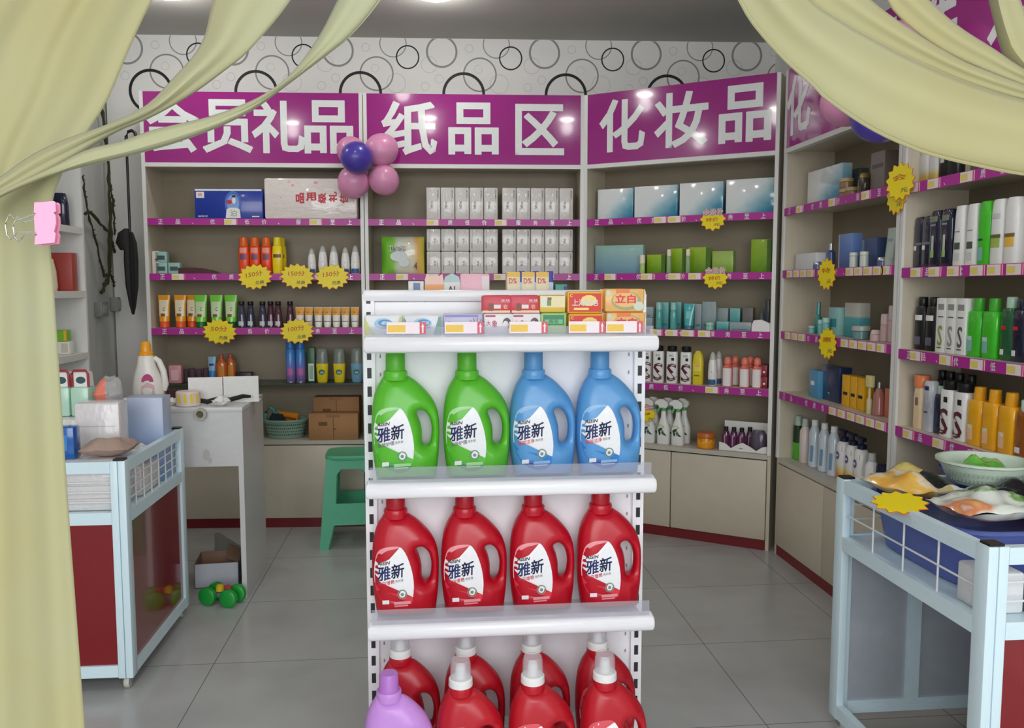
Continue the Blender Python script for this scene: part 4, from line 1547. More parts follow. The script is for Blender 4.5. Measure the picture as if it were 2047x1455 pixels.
b.loft([sel(0.012, 0.012, 2, 0), sel(0.05, 0.045, 2, 0.01), sel(0.056, 0.05, 2, 0.05), sel(0.035, 0.03, 2, 0.09)])
PROTO['dark_ball'] = b.build('yarn_ball', mat('dark_teal_cloth', (44, 60, 62), 0.8, bump=(40, 0.8)))
put('dark_ball', BACK, bu - 0.045, LZ + 0.05, 'dark bundle lying in the left of the green basket', 'bundle', None, v=0.12)
b = MB()
b.tube([(-0.05, 0, 0.0), (-0.045, 0.0, 0.04), (-0.02, -0.01, 0.075), (0.0, -0.005, 0.06), (0.006, 0, 0.03), (0.03, 0, 0.05), (0.045, 0.01, 0.03)], [0.006, 0.009, 0.012, 0.010, 0.010, 0.013, 0.006], 10)
PROTO['teal_ribbon'] = b.build('ribbon', mat('teal_cloth', (96, 170, 160), 0.6))
put('teal_ribbon', BACK, bu - 0.07, LZ + 0.105, 'teal cloth ribbon looped over the edge of the green basket', 'ribbon', None, v=0.13)

# --- paper goods: tissue packs, five to a wrap
TW = mat('tissue_wrap_white', (216, 212, 208), 0.2, coat=0.6, bump=(7, 0.25, 0.01))
TS = mat('tissue_seam', (176, 166, 160), 0.5)


def tissue(key, h, flip=False):
    b = MB()
    w = 0.0805
    b.box(-w / 2, w / 2, -0.06, 0.06, 0, h, 0, 0.007)
    y = -0.0606
    s_ = -1 if flip else 1
    b.rect(s_ * 0.0235 - 0.0008, s_ * 0.0235 + 0.0008, 0.006, h - 0.006, y, 3)
    b.text('TISSUE', s_ * 0.028, h * 0.78 if not flip else h * 0.25, h * 0.26, 0.0055, y - 0.0004, 1, 0.02, 0, PI / 2)
    b.text('清柔', -s_ * 0.008, h * 0.46, h * 0.24, 0.012, y - 0.0004, 2, 0.01, 0, PI / 2)
    b.text('soft', -s_ * 0.018 + 0.004, h * 0.40, h * 0.14, 0.005, y - 0.0004, 1, 0.0, 0, PI / 2)
    for k in range(3):
        b.rect(s_ * 0.026, s_ * 0.031, h * (0.12 + 0.13 * k), h * (0.17 + 0.13 * k), y - 0.0004, 4)
    PROTO[key] = b.build('tissue_pack', [TW, DGREY, MGREY, TS, mat('tissue_dot', (206, 186, 180), 0.5)])


tissue('tissue_tall', 0.182)
tissue('tissue_low', 0.128)
tissue('tissue_low_flip', 0.128, True)
TG = 'white tissue packs on the paper shelves'
ua = BACK.u_at(867, 0.07, 1.88)
ub = BACK.u_at(1017, 0.07, 1.88)
for g, u0_ in enumerate((ua, ub)):
    for k in range(5):
        put('tissue_tall', BACK, u0_ + 0.0825 * k, 1.79, f'white tissue pack on the upper paper shelf, {("left", "right")[g]} wrap, {ORD[k]} from the left', 'tissue pack', TG, v=0.075)
        for lv in range(2):
            put('tissue_low_flip' if g == 0 else 'tissue_low', BACK, u0_ + 0.0825 * k, 1.48 + 0.1288 * lv, f'white tissue pack on the second paper shelf, {("lower", "upper")[lv]} layer, {("left", "right")[g]} wrap, {ORD[k]} from the left',
                'tissue pack', TG, v=0.075)
u, w = span(BACK, 763, 848, 0.07, 1.58)
b = MB()
nx_, nz_ = 12, 10
for sgn in (-1, 1):
    vs = []
    for j in range(nz_ + 1):
        for i in range(nx_ + 1):
            x, z = i / nx_, j / nz_
            bul = (math.sin(PI * x) * math.sin(PI * z)) ** 0.45
            vs.append(((x - 0.5) * w, sgn * 0.055 * bul + 0.004 * math.sin(9 * x + 5 * z), z * 0.215))
    fs = [(j * (nx_ + 1) + i, j * (nx_ + 1) + i + 1, (j + 1) * (nx_ + 1) + i + 1, (j + 1) * (nx_ + 1) + i) for j in range(nz_) for i in range(nx_)]
    b.add(vs, fs if sgn < 0 else [tuple(reversed(f)) for f in fs], 0, True)
b.text('卫生纸', -0.03, 0.145, 0.10, 0.034, -0.060, 1, 0.06)
b.text('卫生纸', -0.03, 0.145, 0.10, 0.034, -0.0606, 2, 0.01)
b.text('4', 0.075, 0.045, 0.020, 0.04, -0.058, 3, 0.03)
b.plate(ell(-0.02, 0.10, 0.05, 0.03), -0.0585, 4)
b.plate(ell(0.01, 0.065, 0.03, 0.025), -0.0587, 4)
PROTO['green_bag'] = b.build('tissue_bag', [ramp_mat('green_bag_print', [(0.0, (110, 200, 40)), (0.26, (150, 214, 90)), (0.40, (226, 232, 214)), (0.72, (232, 226, 206)), (0.86, (240, 190, 110)), (1.0, (220, 214, 80))], (1, 0, 0), 0.2, 0.25, 3, 2, 0.6), DGREY, PAPER, BLACK, mat('bag_pale', (206, 216, 214), 0.4)])
put('green_bag', BACK, u, 1.48, 'green and white tissue roll bag left of the stacked tissue packs', 'tissue bag', None, v=0.085)

# --- cosmetics corner: top shelf gift sets
BLUEGRAD = ramp_mat('gift_box_blue_print', [(0.0, (232, 234, 234)), (0.42, (222, 230, 232)), (0.62, (150, 192, 206)), (0.85, (70, 146, 176)), (1.0, (40, 120, 160))], (0.72, 0, -0.55), 0.12, 0.28, 2.5, 1, 0.7, 0.36)


def gift(key, w, h, d, m_, extra=None):
    b = MB()
    b.box(-w / 2, w / 2, -d / 2, d / 2, 0, h, 0, 0.003)
    PROTO[key] = b.build('gift_box', [m_])


gift('gift_blue', 0.236, 0.182, 0.05, BLUEGRAD)
CG = 'goods on the angled cosmetics unit'
for i, (a_, c_) in enumerate(((1197, 1269), (1270, 1358), (1360, 1449), (1452, 1556))):
    u, w = span(SLANT, a_, c_, 0.10, 1.88)
    put('gift_blue', SLANT, u, 1.79, f'white gift box fading to sea blue on the top cosmetics shelf, {ORD[i]} from the left', 'gift box', 'blue and white gift boxes', v=0.10, sc=(w / 0.243, 1, 0.96 + 0.02 * i))
# second shelf
SEA = ramp_mat('sea_box_print', [(0.0, (110, 150, 176)), (0.5, (140, 176, 186)), (1.0, (160, 200, 186))], (0, 0, 1), 0.25, 0.3, 3, 4, 0.3)
u, w = span(SLANT, 1191, 1287, 0.11, 1.57)
gift('gift_sea', w, 0.165, 0.045, SEA)
put('gift_sea', SLANT, u, 1.48, 'sea blue gift box at the left of the second cosmetics shelf', 'gift box', CG, v=0.12)
bottle('pale_green_tube', 'lotion_bottle', [(0, 0.014, 0.012), (0.003, 0.015, 0.013), (0.05, 0.015, 0.013), (0.055, 0.014, 0.012)], 2, mat('lime_tube', (170, 206, 110), 0.3),
       [('cap', CREAM, cyl(0.0155, 0.055, 0.015, 0.104), 0)])
put('pale_green_tube', SLANT, 0, 1.48, 'small lime bottle with cream cap before the sea blue box', 'lotion bottle', CG, v=0.05, px=1284)
LIME = ramp_mat('lime_box_print', [(0.0, (92, 140, 24)), (0.5, (130, 170, 20)), (1.0, (150, 184, 30))], (0, 0, 1), 0.3, 0.5, 3, 5, 0.2)
LIME2 = ramp_mat('lime_pale_print', [(0.0, (120, 160, 50)), (0.6, (160, 190, 90)), (1.0, (150, 180, 80))], (0, 0, 1), 0.3, 0.5, 3, 6, 0.2)
for i, (a_, c_, h, mm, v_) in enumerate(((1296, 1332, 0.106, LIME, 0.10), (1343, 1372, 0.138, LIME, 0.11), (1379, 1422, 0.142, LIME, 0.11), (1426, 1468, 0.118, LIME2, 0.10), (1503, 1543, 0.178, LIME, 0.14))):
    u, w = span(SLANT, a_, c_, v_, 1.55)
    k = f'lime_{i}'
    box_thing(k, 'cosmetic_box', w, 0.05, h, [mm, mat('lime_side', (70, 110, 20), 0.4)], [(w * 0.3, w * 0.5, 0.002, h - 0.002, 1)] if i != 3 else [])
    put(k, SLANT, u, 1.48, f'lime green box on the second cosmetics shelf, {("shortest, far left", "narrow one", "widest, in the middle", "paler one", "tallest, far right")[i]}', 'box', CG, v=v_)
bottle('frost_tube', 'lotion_bottle', [(0, 0.012, 0.012), (0.002, 0.0135, 0.0135), (0.09, 0.0135, 0.0135), (0.094, 0.012, 0.012)], 2, mat('frosted_green', (150, 176, 130), 0.3), [('cap', CREAM, cyl(0.0125, 0.094, 0.012, 0.132), 0)])
for i, px in enumerate((1337, 1375)):
    put('frost_tube', SLANT, 0, 1.48, f'slim frosted bottle with cream cap between lime boxes, {("left", "right")[i]} one', 'lotion bottle', CG, v=0.055, px=px)
# third shelf
TEAL = ramp_mat('teal_print', [(0.0, (70, 140, 146)), (0.6, (100, 174, 176)), (1.0, (130, 194, 190))], (0, 0, 1), 0.3, 0.3, 3, 7, 0.2)
GTEAL = ramp_mat('grey_teal_print', [(0.0, (130, 150, 156)), (0.6, (150, 164, 168)), (1.0, (160, 172, 174))], (0, 0, 1), 0.3, 0.3, 3, 8, 0.2)
third = [(1272, 1307, 0, 0.062, GTEAL, 0.06, 'grey teal box, lower one at the left'), (1272, 1308, 0.0626, 0.060, GTEAL, 0.06, 'grey teal box, upper one at the left'),
         (1325, 1339, 0, 0.148, TEAL, 0.10, 'slim teal box, first one'), (1352, 1364, 0, 0.150, TEAL, 0.12, 'slim teal box behind the tube'),
         (1391, 1404, 0, 0.140, GTEAL, 0.10, 'slim grey teal box'), (1406, 1433, 0, 0.154, GTEAL, 0.12, 'tall pale grey teal box'),
         (1435, 1459, 0, 0.048, TEAL, 0.06, 'small low teal box in front'), (1436, 1457, 0, 0.118, GTEAL, 0.165, 'grey box behind the low teal one'),
         (1461, 1504, 0, 0.046, GTEAL, 0.06, 'low wide grey teal box in front'), (1461, 1481, 0, 0.118, TEAL, 0.165, 'teal box behind the low wide box'), (1486, 1507, 0, 0.122, mat('taupe_box', (120, 116, 112), 0.4), 0.165, 'taupe box at the back')]
for i, (a_, c_, dz, h, mm, v_, lab) in enumerate(third):
    u, w = span(SLANT, a_, c_, v_, 1.25)
    k = f'teal_{i}'
    box_thing(k, 'cosmetic_box', w, 0.05, h, [mm, mat('teal_deep', (60, 120, 130), 0.4)], [(-w * 0.35, w * 0.35, h * 0.12, h * 0.2, 1)])
    put(k, SLANT, u, 1.17 + dz, lab + ' on the third cosmetics shelf', 'box', CG, v=v_)
bottle('teal_bottle', 'toner_bottle', [(0, 0.016, 0.015), (0.003, 0.0185, 0.0175), (0.10, 0.0185, 0.0175), (0.106, 0.016, 0.015)], 2, mat('teal_frost', (96, 176, 170), 0.2, coat=0.4), [('cap', mat('pale_teal_cap', (150, 206, 196), 0.3), cyl(0.0175, 0.106, 0.0165, 0.148), 0)])
for i, px in enumerate((1317, 1346)):
    put('teal_bottle', SLANT, 0, 1.17, f'teal bottle with paler cap on the third cosmetics shelf, {("left", "right")[i]} one', 'toner bottle', CG, v=0.055, px=px)
tube_thing('teal_tube', 'face_wash_tube', 0.142, 0.062, mat('teal_tube', (70, 176, 180), 0.15, coat=0.5), mat('teal_tube_cap', (60, 120, 136), 0.3), [(-0.014, 0.014, 0.06, 0.10, mat('teal_tube_print', (130, 206, 206), 0.3))], [], 0.022)
put('teal_tube', SLANT, 0, 1.17, 'bright teal squeeze tube in the middle of the third cosmetics shelf', 'squeeze tube', CG, v=0.055, px=1377)
b = MB()
b.lathe(cyl(0.022, 0, 0.022, 0.024), 0, 0, 20)
b.lathe(cyl(0.0228, 0.0245, 0.0225, 0.042), 0, 0, 20, 1)
PROTO['pale_jar'] = b.build('cream_jar', [mat('pale_teal_jar', (150, 200, 184), 0.25), mat('pale_teal_lid', (170, 212, 196), 0.3)])
put('pale_jar', SLANT, 0, 1.17, 'small pale teal jar in front of the tall grey box', 'jar', CG, v=0.055, px=1419)
root = empty('makeup_set')
b = MB()
b.prism([(-0.05, 0), (0.05, 0), (0.05, 0.04), (0.0, 0.062), (-0.04, 0.058), (-0.05, 0.03)], -0.03, 0.03)
b.build('tray', PAPER, root)
b = MB()
b.lathe([(0.018, 0.058), (0.015, 0.075), (0.010, 0.10), (0.007, 0.112)], -0.004, 0, 14)
b.build('bottle', mat('smoky_glass', (70, 80, 84), 0.15, coat=0.4), root)
b = MB()
b.box(0.014, 0.034, -0.012, 0.012, 0.050, 0.170, 0, 0.003)
b.build('slate_stick', mat('slate_stick', (44, 58, 70), 0.3), root)
PROTO['makeup'] = root
put('makeup', SLANT, 0, 1.17, 'white cosmetics tray with slate stick at the right end of the third shelf', 'cosmetics set', None, v=0.045, px=1524)

# --- cosmetics corner: fourth shelf and ledge
Z4 = 0.866
bottle('swoosh_bottle', 'shampoo_bottle', [(0, 0.028, 0.019), (0.005, 0.031, 0.022), (0.17, 0.031, 0.022), (0.178, 0.029, 0.020)], 3.2, mat('shampoo_white', (240, 240, 238), 0.25),
       [('cap', BLACK, [(0.024, 0.178), (0.026, 0.181), (0.0265, 0.206), (0.024, 0.208)], 0)], [(0.002, 0.018, 0.128, 0.144, BLACK)], [('S', 0.004, 0.062, 0.056, 0.100, mat('wine_swoosh', (96, 30, 48), 0.4)), ('K', 0.006, 0.156, 0.03, 0.010, MGREY)])
for i, (px, v_) in enumerate(((1293, 0.10), (1316, 0.06), (1343, 0.06), (1371, 0.06))):
    put('swoosh_bottle', SLANT, 0, Z4, f'white shampoo bottle with wine red curve on the angled unit, {ORD[i]} from the left', 'shampoo bottle', 'white bottles on the angled unit', v=v_, px=px)
bottle('yellow_shampoo', 'shampoo_bottle', [(0, 0.026, 0.019), (0.005, 0.029, 0.021), (0.12, 0.030, 0.021), (0.165, 0.026, 0.018), (0.185, 0.014, 0.012), (0.188, 0.010, 0.010)], 2.8, mat('lemon_bottle', (226, 206, 40), 0.3),
       [], [(-0.020, 0.020, 0.075, 0.115, mat('lemon_pale', (238, 222, 90), 0.35)), (-0.016, 0.014, 0.048, 0.053, DGREY), (-0.012, 0.014, 0.10, 0.112, mat('lemon_peach', (240, 180, 110), 0.4))])
put('yellow_shampoo', SLANT, 0, Z4, 'lemon yellow bottle right of the white shampoo bottles', 'shampoo bottle', None, v=0.06, px=1395)
for i, (px, v_) in enumerate(((1424, 0.06), (1436, 0.13))):
    put('roll_on', SLANT, 0, Z4, f'tall white roll on bottle on the angled unit, {("front", "rear")[i]} one', 'roll on bottle', 'roll on bottles on the angled unit', v=v_, px=px, sc=(0.95, 0.95, 1.12))
bottle('coral_bottle', 'body_lotion', [(0, 0.024, 0.022), (0.004, 0.027, 0.025), (0.105, 0.027, 0.025), (0.118, 0.016, 0.016), (0.122, 0.014, 0.014)], 2.2, mat('coral_gel', (224, 110, 96), 0.2, coat=0.4),
       [('cap', mat('coral_cap', (240, 130, 110), 0.3), [(0.018, 0.122), (0.020, 0.126), (0.018, 0.150), (0.012, 0.160), (0.004, 0.163)], 0)], [(-0.0255, 0.0255, 0.004, 0.100, mat('coral_label', (240, 234, 232), 0.35))])
for i, (px, v_) in enumerate(((1454, 0.05), (1469, 0.13), (1488, 0.05), (1499, 0.13), (1513, 0.06))):
    put('coral_bottle', SLANT, 0, Z4, f'white labelled bottle with coral cap on the angled unit, {ORD[i]} from the left', 'bottle', 'coral capped bottles', v=v_, px=px)
box_thing('crimson_box', 'cosmetic_box', 0.044, 0.05, 0.062, [mat('crimson_box', (140, 30, 50), 0.35), mat('crimson_pale', (190, 90, 100), 0.4), PAPER], [(-0.018, -0.006, 0.01, 0.052, 1), (0.0, 0.012, 0.020, 0.030, 2)])
for i, (px, dz) in enumerate(((1527, 0), (1527, 0.0626), (1537, 0), (1537, 0.0626))):
    put('crimson_box', SLANT, 0, Z4 + dz, f'crimson box at the right end of its shelf, {("lower left", "upper left", "lower right", "upper right")[i]} of four', 'box', 'crimson boxes', v=0.07 if i < 2 else 0.125, px=px)

root = empty('spray_bottle')
SW = mat('sprayer_white', (240, 241, 238), 0.3)
b = MB()
secs = [(0, 0.042, 0.026), (0.006, 0.046, 0.029), (0.09, 0.045, 0.028), (0.13, 0.030, 0.022), (0.155, 0.019, 0.018), (0.185, 0.017, 0.016), (0.19, 0.015, 0.015)]
b.loft([sel(a_, d_, 2.6, z) for z, a_, d_ in secs])
b.build('body', SW, root)
b = MB()
b.lathe(cyl(0.0185, 0.188, 0.0175, 0.208), 0, 0, 18)
b.build('collar', mat('sprayer_collar', (90, 180, 110), 0.35), root)
b = MB()
b.prism([(-0.024, 0.206), (0.020, 0.206), (0.034, 0.222), (0.030, 0.240), (0.0, 0.256), (-0.030, 0.256), (-0.060, 0.240), (-0.062, 0.226), (-0.040, 0.224)], -0.014, 0.014)
b.build('spray_head', SW, root)
b = MB()
b.prism([(-0.040, 0.224), (-0.032, 0.222), (-0.026, 0.200), (-0.042, 0.176), (-0.048, 0.180), (-0.038, 0.204)], -0.006, 0.006)
b.build('trigger', mat('sprayer_trigger', (120, 190, 130), 0.35), root)
b = MB()
LF = [mat('leaf_dark', (40, 80, 44), 0.4), mat('leaf_yellow', (196, 206, 96), 0.4), mat('leaf_grey', (140, 160, 146), 0.4)]
for k, (cx, cz, rx, rz, rot, mi) in enumerate(((-0.006, 0.104, 0.024, 0.007, -0.2, 1), (-0.014, 0.084, 0.020, 0.008, 0.5, 0), (0.004, 0.070, 0.010, 0.014, 0.2, 2), (0.014, 0.060, 0.020, 0.006, -0.5, 0), (-0.018, 0.066, 0.008, 0.014, 0.3, 0))):
    vs = []
    for j in range(12):
        t_ = 2 * PI * j / 12
        x, z = rx * math.cos(t_), rz * math.sin(t_) * (1 - 0.4 * math.cos(t_))
        x, z = cx + x * math.cos(rot) - z * math.sin(rot), cz + x * math.sin(rot) + z * math.cos(rot)
        vs.append((x, front_y(secs, 2.6, x, z) - 0.001 - 0.0004 * k, z))
    b.add(vs, [tuple(range(12))], mi)
b.build('label', LF, root)
PROTO['sprayer'] = root
for i, (px, v_) in enumerate(((1297, 0.045), (1326, 0.045), (1355, 0.045), (1338, 0.115), (1367, 0.125), (1309, 0.115))):
    put('sprayer', SLANT, 0, LZ, f'white trigger spray bottle with green collar, {("front row left", "front row middle", "front row right", "back row middle", "back row right", "back row left")[i]}', 'spray bottle', 'trigger spray bottles', v=v_ + 0.02, px=px, sc=(0.80, 0.9, 1))
root = empty('cream_jar')
b = MB()
b.lathe([(0.044, 0), (0.048, 0.004), (0.049, 0.05), (0.047, 0.058)], 0, 0, 26)
b.build('body', ramp_mat('jar_print', [(0.0, (226, 120, 20)), (0.35, (240, 170, 20)), (0.5, (236, 120, 30)), (0.65, (246, 196, 40)), (1.0, (220, 110, 24))], (0, 0, 1), 0.25, 1.6, 7, 2), root)
b = MB()
b.lathe([(0.047, 0.058), (0.050, 0.060), (0.050, 0.082), (0.047, 0.086)], 0, 0, 26)
b.build('lid', mat('jar_lid_orange', (196, 104, 40), 0.35), root)
PROTO['orange_jar'] = root
put('orange_jar', SLANT, 0, LZ, 'round orange jar standing alone on the ledge of the angled unit', 'jar', None, v=0.06, px=1411)
b = MB()
b.prism([(-0.15, 0), (0.15, 0), (0.15, 0.040), (0.12, 0.034), (0.085, 0.012), (0.05, 0.030), (0.0, 0.050), (-0.03, 0.040), (-0.075, 0.016), (-0.11, 0.040), (-0.15, 0.046)], -0.055, -0.052)
b.box(-0.15, 0.15, -0.055, 0.055, 0, 0.003)
b.box(-0.15, 0.15, 0.052, 0.055, 0, 0.15)
b.rect(-0.02, 0.0, 0.016, 0.021, -0.0556, 1)
PROTO['display_tray'] = b.build('display_tray', [PAPER, GREEN])
ut = 0.935
put('display_tray', SLANT, ut, LZ, 'white cardboard display tray holding plum bottles on the ledge', 'display tray', None, v=0.085, sc=(0.85, 1, 1))
bottle('plum_bottle', 'hair_oil', [(0, 0.016, 0.015), (0.004, 0.020, 0.019), (0.07, 0.021, 0.020), (0.095, 0.016, 0.015), (0.10, 0.013, 0.013)], 2.0, mat('plum_gloss', (96, 40, 82), 0.15, coat=0.5),
       [('cap', BLACK, cyl(0.0125, 0.10, 0.012, 0.122), 0)], [(-0.006, 0.0, 0.02, 0.08, mat('plum_pale', (190, 140, 170), 0.4))])
for i, (du_, dv_) in enumerate(((-0.100, -0.02), (-0.057, -0.02), (-0.014, -0.02), (0.020, 0.022))):
    put('plum_bottle', SLANT, ut + du_, LZ + 0.005, f'plum bottle with black cap in the white display tray, {ORD[i]} from the left', 'bottle', 'plum bottles in the tray', v=0.085 + dv_)
b = MB()
b.loft([sel(0.045, 0.03, 2.4, 0), sel(0.05, 0.034, 2.4, 0.03), sel(0.046, 0.03, 2.4, 0.09), sel(0.03, 0.018, 2.2, 0.115)])
PROTO['grey_pouch'] = b.build('pouch', mat('smoky_plum_pouch', (84, 74, 92), 0.25, coat=0.3))
put('grey_pouch', SLANT, ut + 0.074, LZ + 0.005, 'smoky plum pouch in the right half of the display tray', 'pouch', None, v=0.075, sc=(0.92, 0.9, 1))

# ------------------------------------------------------------------ right wall, far bay (small cosmetics)
RG_ = 'goods on the small cosmetics unit'


def rbox(key, a_, c_, z, h, m_, label, v=0.09, d=0.05, prints=(), mats=(), name='cosmetic_box', cat='box', wmax=None):
    u, w = span(RWALL, a_, c_, v - d / 2, z + h / 2)
    if wmax:
        w = min(w, wmax)
    box_thing(key, name, w, d, h, [m_] + list(mats), [(p[0] * w, p[1] * w, p[2] * h, p[3] * h, p[4]) for p in prints])
    return put(key, RWALL, u, z, label, cat, RG_, v=v)


ZA = [1.80, 1.487, 1.177, 0.865]
u, w = span(RWALL, 1607, 1678, 0.06, 1.88)
PROTO['gift_blue_side'] = dup(PROTO['gift_blue'])
put('gift_blue_side', RWALL, u, ZA[0], 'white gift box fading to sea blue on the right wall unit', 'gift box', None, v=0.10, sc=(w / 0.245, 1, 0.93))
BROWN = mat('brown_gold_jar', (150, 120, 84), 0.25)
for i, (px, dz) in enumerate(((1692, 0), (1692, 0.0465), (1704, 0))):
    if f'brown_jar' not in PROTO:
        b = MB()
        b.lathe([(0.028, 0), (0.031, 0.003), (0.031, 0.026), (0.029, 0.028)], 0, 0, 20)
        b.lathe([(0.030, 0.0284), (0.032, 0.030), (0.031, 0.045), (0.029, 0.046)], 0, 0, 20, 1)
        PROTO['brown_jar'] = b.build('cream_jar', [BROWN, mat('pale_gold_lid', (190, 166, 120), 0.3)])
    put('brown_jar', RWALL, 0, ZA[0] + dz, f'pale gold cream jar right of the white gift box, {("lower", "upper", "single")[i]} one', 'jar', RG_, v=0.08, px=px)
bottle('gold_bottle', 'perfume', [(0, 0.026, 0.02), (0.004, 0.029, 0.022), (0.06, 0.029, 0.022), (0.07, 0.026, 0.019)], 2.6, mat('gold_black_bottle', (58, 48, 34), 0.15, coat=0.5), [('cap', mat('old_gold', (176, 150, 84), 0.25, metal=0.6), cyl(0.020, 0.07, 0.018, 0.092), 0)], [(-0.026, -0.006, 0.004, 0.064, mat('old_gold', (176, 150, 84), 0.25))])
put('gold_bottle', RWALL, 0, ZA[0], 'small black and gold bottle on the top shelf below the balloons', 'bottle', RG_, v=0.07, px=1727)
rbox('grey_box_a', 1740, 1768, ZA[0], 0.17, mat('warm_grey_box', (136, 126, 120), 0.4), 'warm grey box right of the black and gold bottle', 0.12, 0.08, [(-0.4, 0.4, 0.6, 0.7, 1)], [mat('warm_grey_dark', (96, 90, 86), 0.4)], wmax=0.14)
rbox('teal_back', 1690, 1716, ZA[0], 0.15, mat('dusk_teal_box', (90, 106, 106), 0.4), 'dusky teal box behind the pale gold jars', 0.19, 0.05, wmax=0.12)
# second
rbox('white_square', 1590, 1631, ZA[1], 0.082, mat('porcelain_box', (222, 222, 226), 0.35), 'white square box at the left of the second shelf on the right wall', 0.07, 0.05)
b = MB()
b.lathe([(0.018, 0), (0.021, 0.003), (0.021, 0.020), (0.019, 0.022)], 0, 0, 18)
b.lathe([(0.019, 0.0224), (0.021, 0.024), (0.020, 0.036), (0.018, 0.038)], 0, 0, 18, 1)
PROTO['blue_jar'] = b.build('cream_jar', [mat('slate_blue_jar', (90, 110, 150), 0.2, coat=0.4), mat('silver_lid', (206, 210, 218), 0.2, metal=0.8)])
for i, (px, dz) in enumerate(((1634, 0), (1643, 0))):
    put('blue_jar', RWALL, 0, ZA[1], f'small slate blue jar with silver lid, {("left", "right")[i]} one of two', 'jar', RG_, v=0.06 + 0.07 * i, px=px)
bottle('blue_glass', 'perfume', [(0, 0.022, 0.018), (0.003, 0.026, 0.021), (0.08, 0.024, 0.019), (0.09, 0.012, 0.012)], 2.4, mat('blue_glass', (70, 92, 150), 0.08, coat=0.8), [('cap', mat('silver_lid', (206, 210, 218), 0.2, metal=0.8), cyl(0.012, 0.09, 0.011, 0.125), 0)])
put('blue_glass', RWALL, 0, ZA[1], 'blue glass bottle with silver cap on the second shelf of the right wall', 'bottle', RG_, v=0.11, px=1660)
BLUEB = ramp_mat('cornflower_print', [(0.0, (84, 110, 176)), (0.6, (104, 136, 200)), (1.0, (120, 150, 206))], (0, 0, 1), 0.3, 0.2, 3, 3)
rbox('blue_box_a', 1676, 1703, ZA[1], 0.155, BLUEB, 'cornflower blue box in the middle of the second right wall shelf', 0.09, 0.05, [(-0.5, -0.4, 0, 1, 1)], [mat('pale_spine', (170, 184, 206), 0.4)])
rbox('blue_box_b', 1727, 1752, ZA[1], 0.125, mat('slate_navy_box', (66, 86, 130), 0.35), 'slate navy box right of the cornflower blue box', 0.10, 0.05)
rbox('blue_box_c', 1711, 1726, ZA[1], 0.122, mat('mist_blue_box', (140, 154, 176), 0.35), 'misty blue box between the cornflower and navy boxes', 0.13, 0.04)
b = MB()
b.lathe(cyl(0.018, 0, 0.018, 0.050), 0, 0, 18)
b.lathe(cyl(0.0185, 0.0504, 0.018, 0.066), 0, 0, 18, 1)
PROTO['ivory_bottle'] = b.build('lotion_bottle', [mat('ivory_glass', (206, 214, 206), 0.25), mat('ivory_lid', (220, 224, 216), 0.3)])
for i, px in enumerate((1706, 1727)):
    put('ivory_bottle', RWALL, 0, ZA[1], f'little ivory bottle in front of the blue boxes, {("left", "right")[i]} one', 'lotion bottle', RG_, v=0.04, px=px)
put('blue_jar', RWALL, 0, ZA[1], 'small slate jar with silver lid beside the pale tube', 'jar', RG_, v=0.06, px=1764)
tube_thing('pale_tube', 'face_wash_tube', 0.155, 0.066, mat('frost_tube', (186, 204, 194), 0.25, coat=0.4), mat('frost_cap', (196, 206, 198), 0.3), [(-0.022, 0.022, 0.10, 0.112, mat('frost_print', (150, 170, 160), 0.4))], [], 0.03)
put('pale_tube', RWALL, 0, ZA[1], 'pale green squeeze tube at the right end of the second right wall shelf', 'squeeze tube', RG_, v=0.07, px=1781)
# third
bottle('teal_spray', 'toner_bottle', [(0, 0.020, 0.018), (0.003, 0.024, 0.022), (0.07, 0.018, 0.018), (0.09, 0.010, 0.010)], 2.0, mat('teal_glass', (56, 140, 140), 0.1, coat=0.7), [('cap', mat('teal_glass_cap', (70, 150, 150), 0.2, coat=0.5), cyl(0.011, 0.09, 0.010, 0.152), 0)])
put('teal_spray', RWALL, 0, ZA[2], 'teal glass bottle with tall cap on the third right wall shelf', 'toner bottle', RG_, v=0.10, px=1635)
for i, (px, s_) in enumerate(((1623, 0.7), (1641, 1.3), (1650, 1.5))):
    if i == 0:
        b = MB()
        b.lathe(cyl(0.016, 0, 0.016, 0.038), 0, 0, 16)
        b.lathe(cyl(0.0165, 0.0384, 0.0155, 0.055), 0, 0, 16, 1)
        PROTO['aqua_small'] = b.build('lotion_bottle', [mat('aqua_plastic', (120, 186, 184), 0.25), mat('aqua_lid', (170, 210, 204), 0.3)])
    put('aqua_small', RWALL, 0, ZA[2], f'aqua bottle before the teal glass bottle, {("smallest", "middle sized", "largest")[i]} of three', 'lotion bottle', RG_, v=0.05, px=px, sc=(1, 1, s_))
rbox('aqua_box_a', 1656, 1676, ZA[2], 0.132, mat('aqua_box', (150, 200, 196), 0.35), 'aqua box on the third right wall shelf', 0.10, 0.05, [(-0.3, 0.3, 0.3, 0.6, 1)], [mat('aqua_deep', (60, 150, 160), 0.4)])
rbox('aqua_box_b', 1688, 1718, ZA[2], 0.155, ramp_mat('aqua_two_tone', [(0.0, (60, 150, 160)), (0.55, (90, 170, 176)), (0.62, (196, 196, 186)), (1.0, (200, 200, 190))], (0, 0, 1), 0.35), 'tall cream and aqua box on the third right wall shelf', 0.12, 0.05)
b = MB()
b.lathe([(0.030, 0), (0.034, 0.003), (0.034, 0.034), (0.032, 0.036)], 0, 0, 24)
b.lathe([(0.038, 0.0364), (0.040, 0.038), (0.039, 0.056), (0.037, 0.058)], 0, 0, 24, 1)
PROTO['wide_jar'] = b.build('cream_jar', [mat('smoky_aqua_jar', (110, 150, 150), 0.15, coat=0.5), mat('grey_lid', (176, 180, 176), 0.3)])
put('wide_jar', RWALL, 0, ZA[2], 'wide aqua jar with grey lid on the third right wall shelf', 'jar', RG_, v=0.06, px=1721)
PINKT = mat('blush_plastic', (206, 176, 176), 0.3)
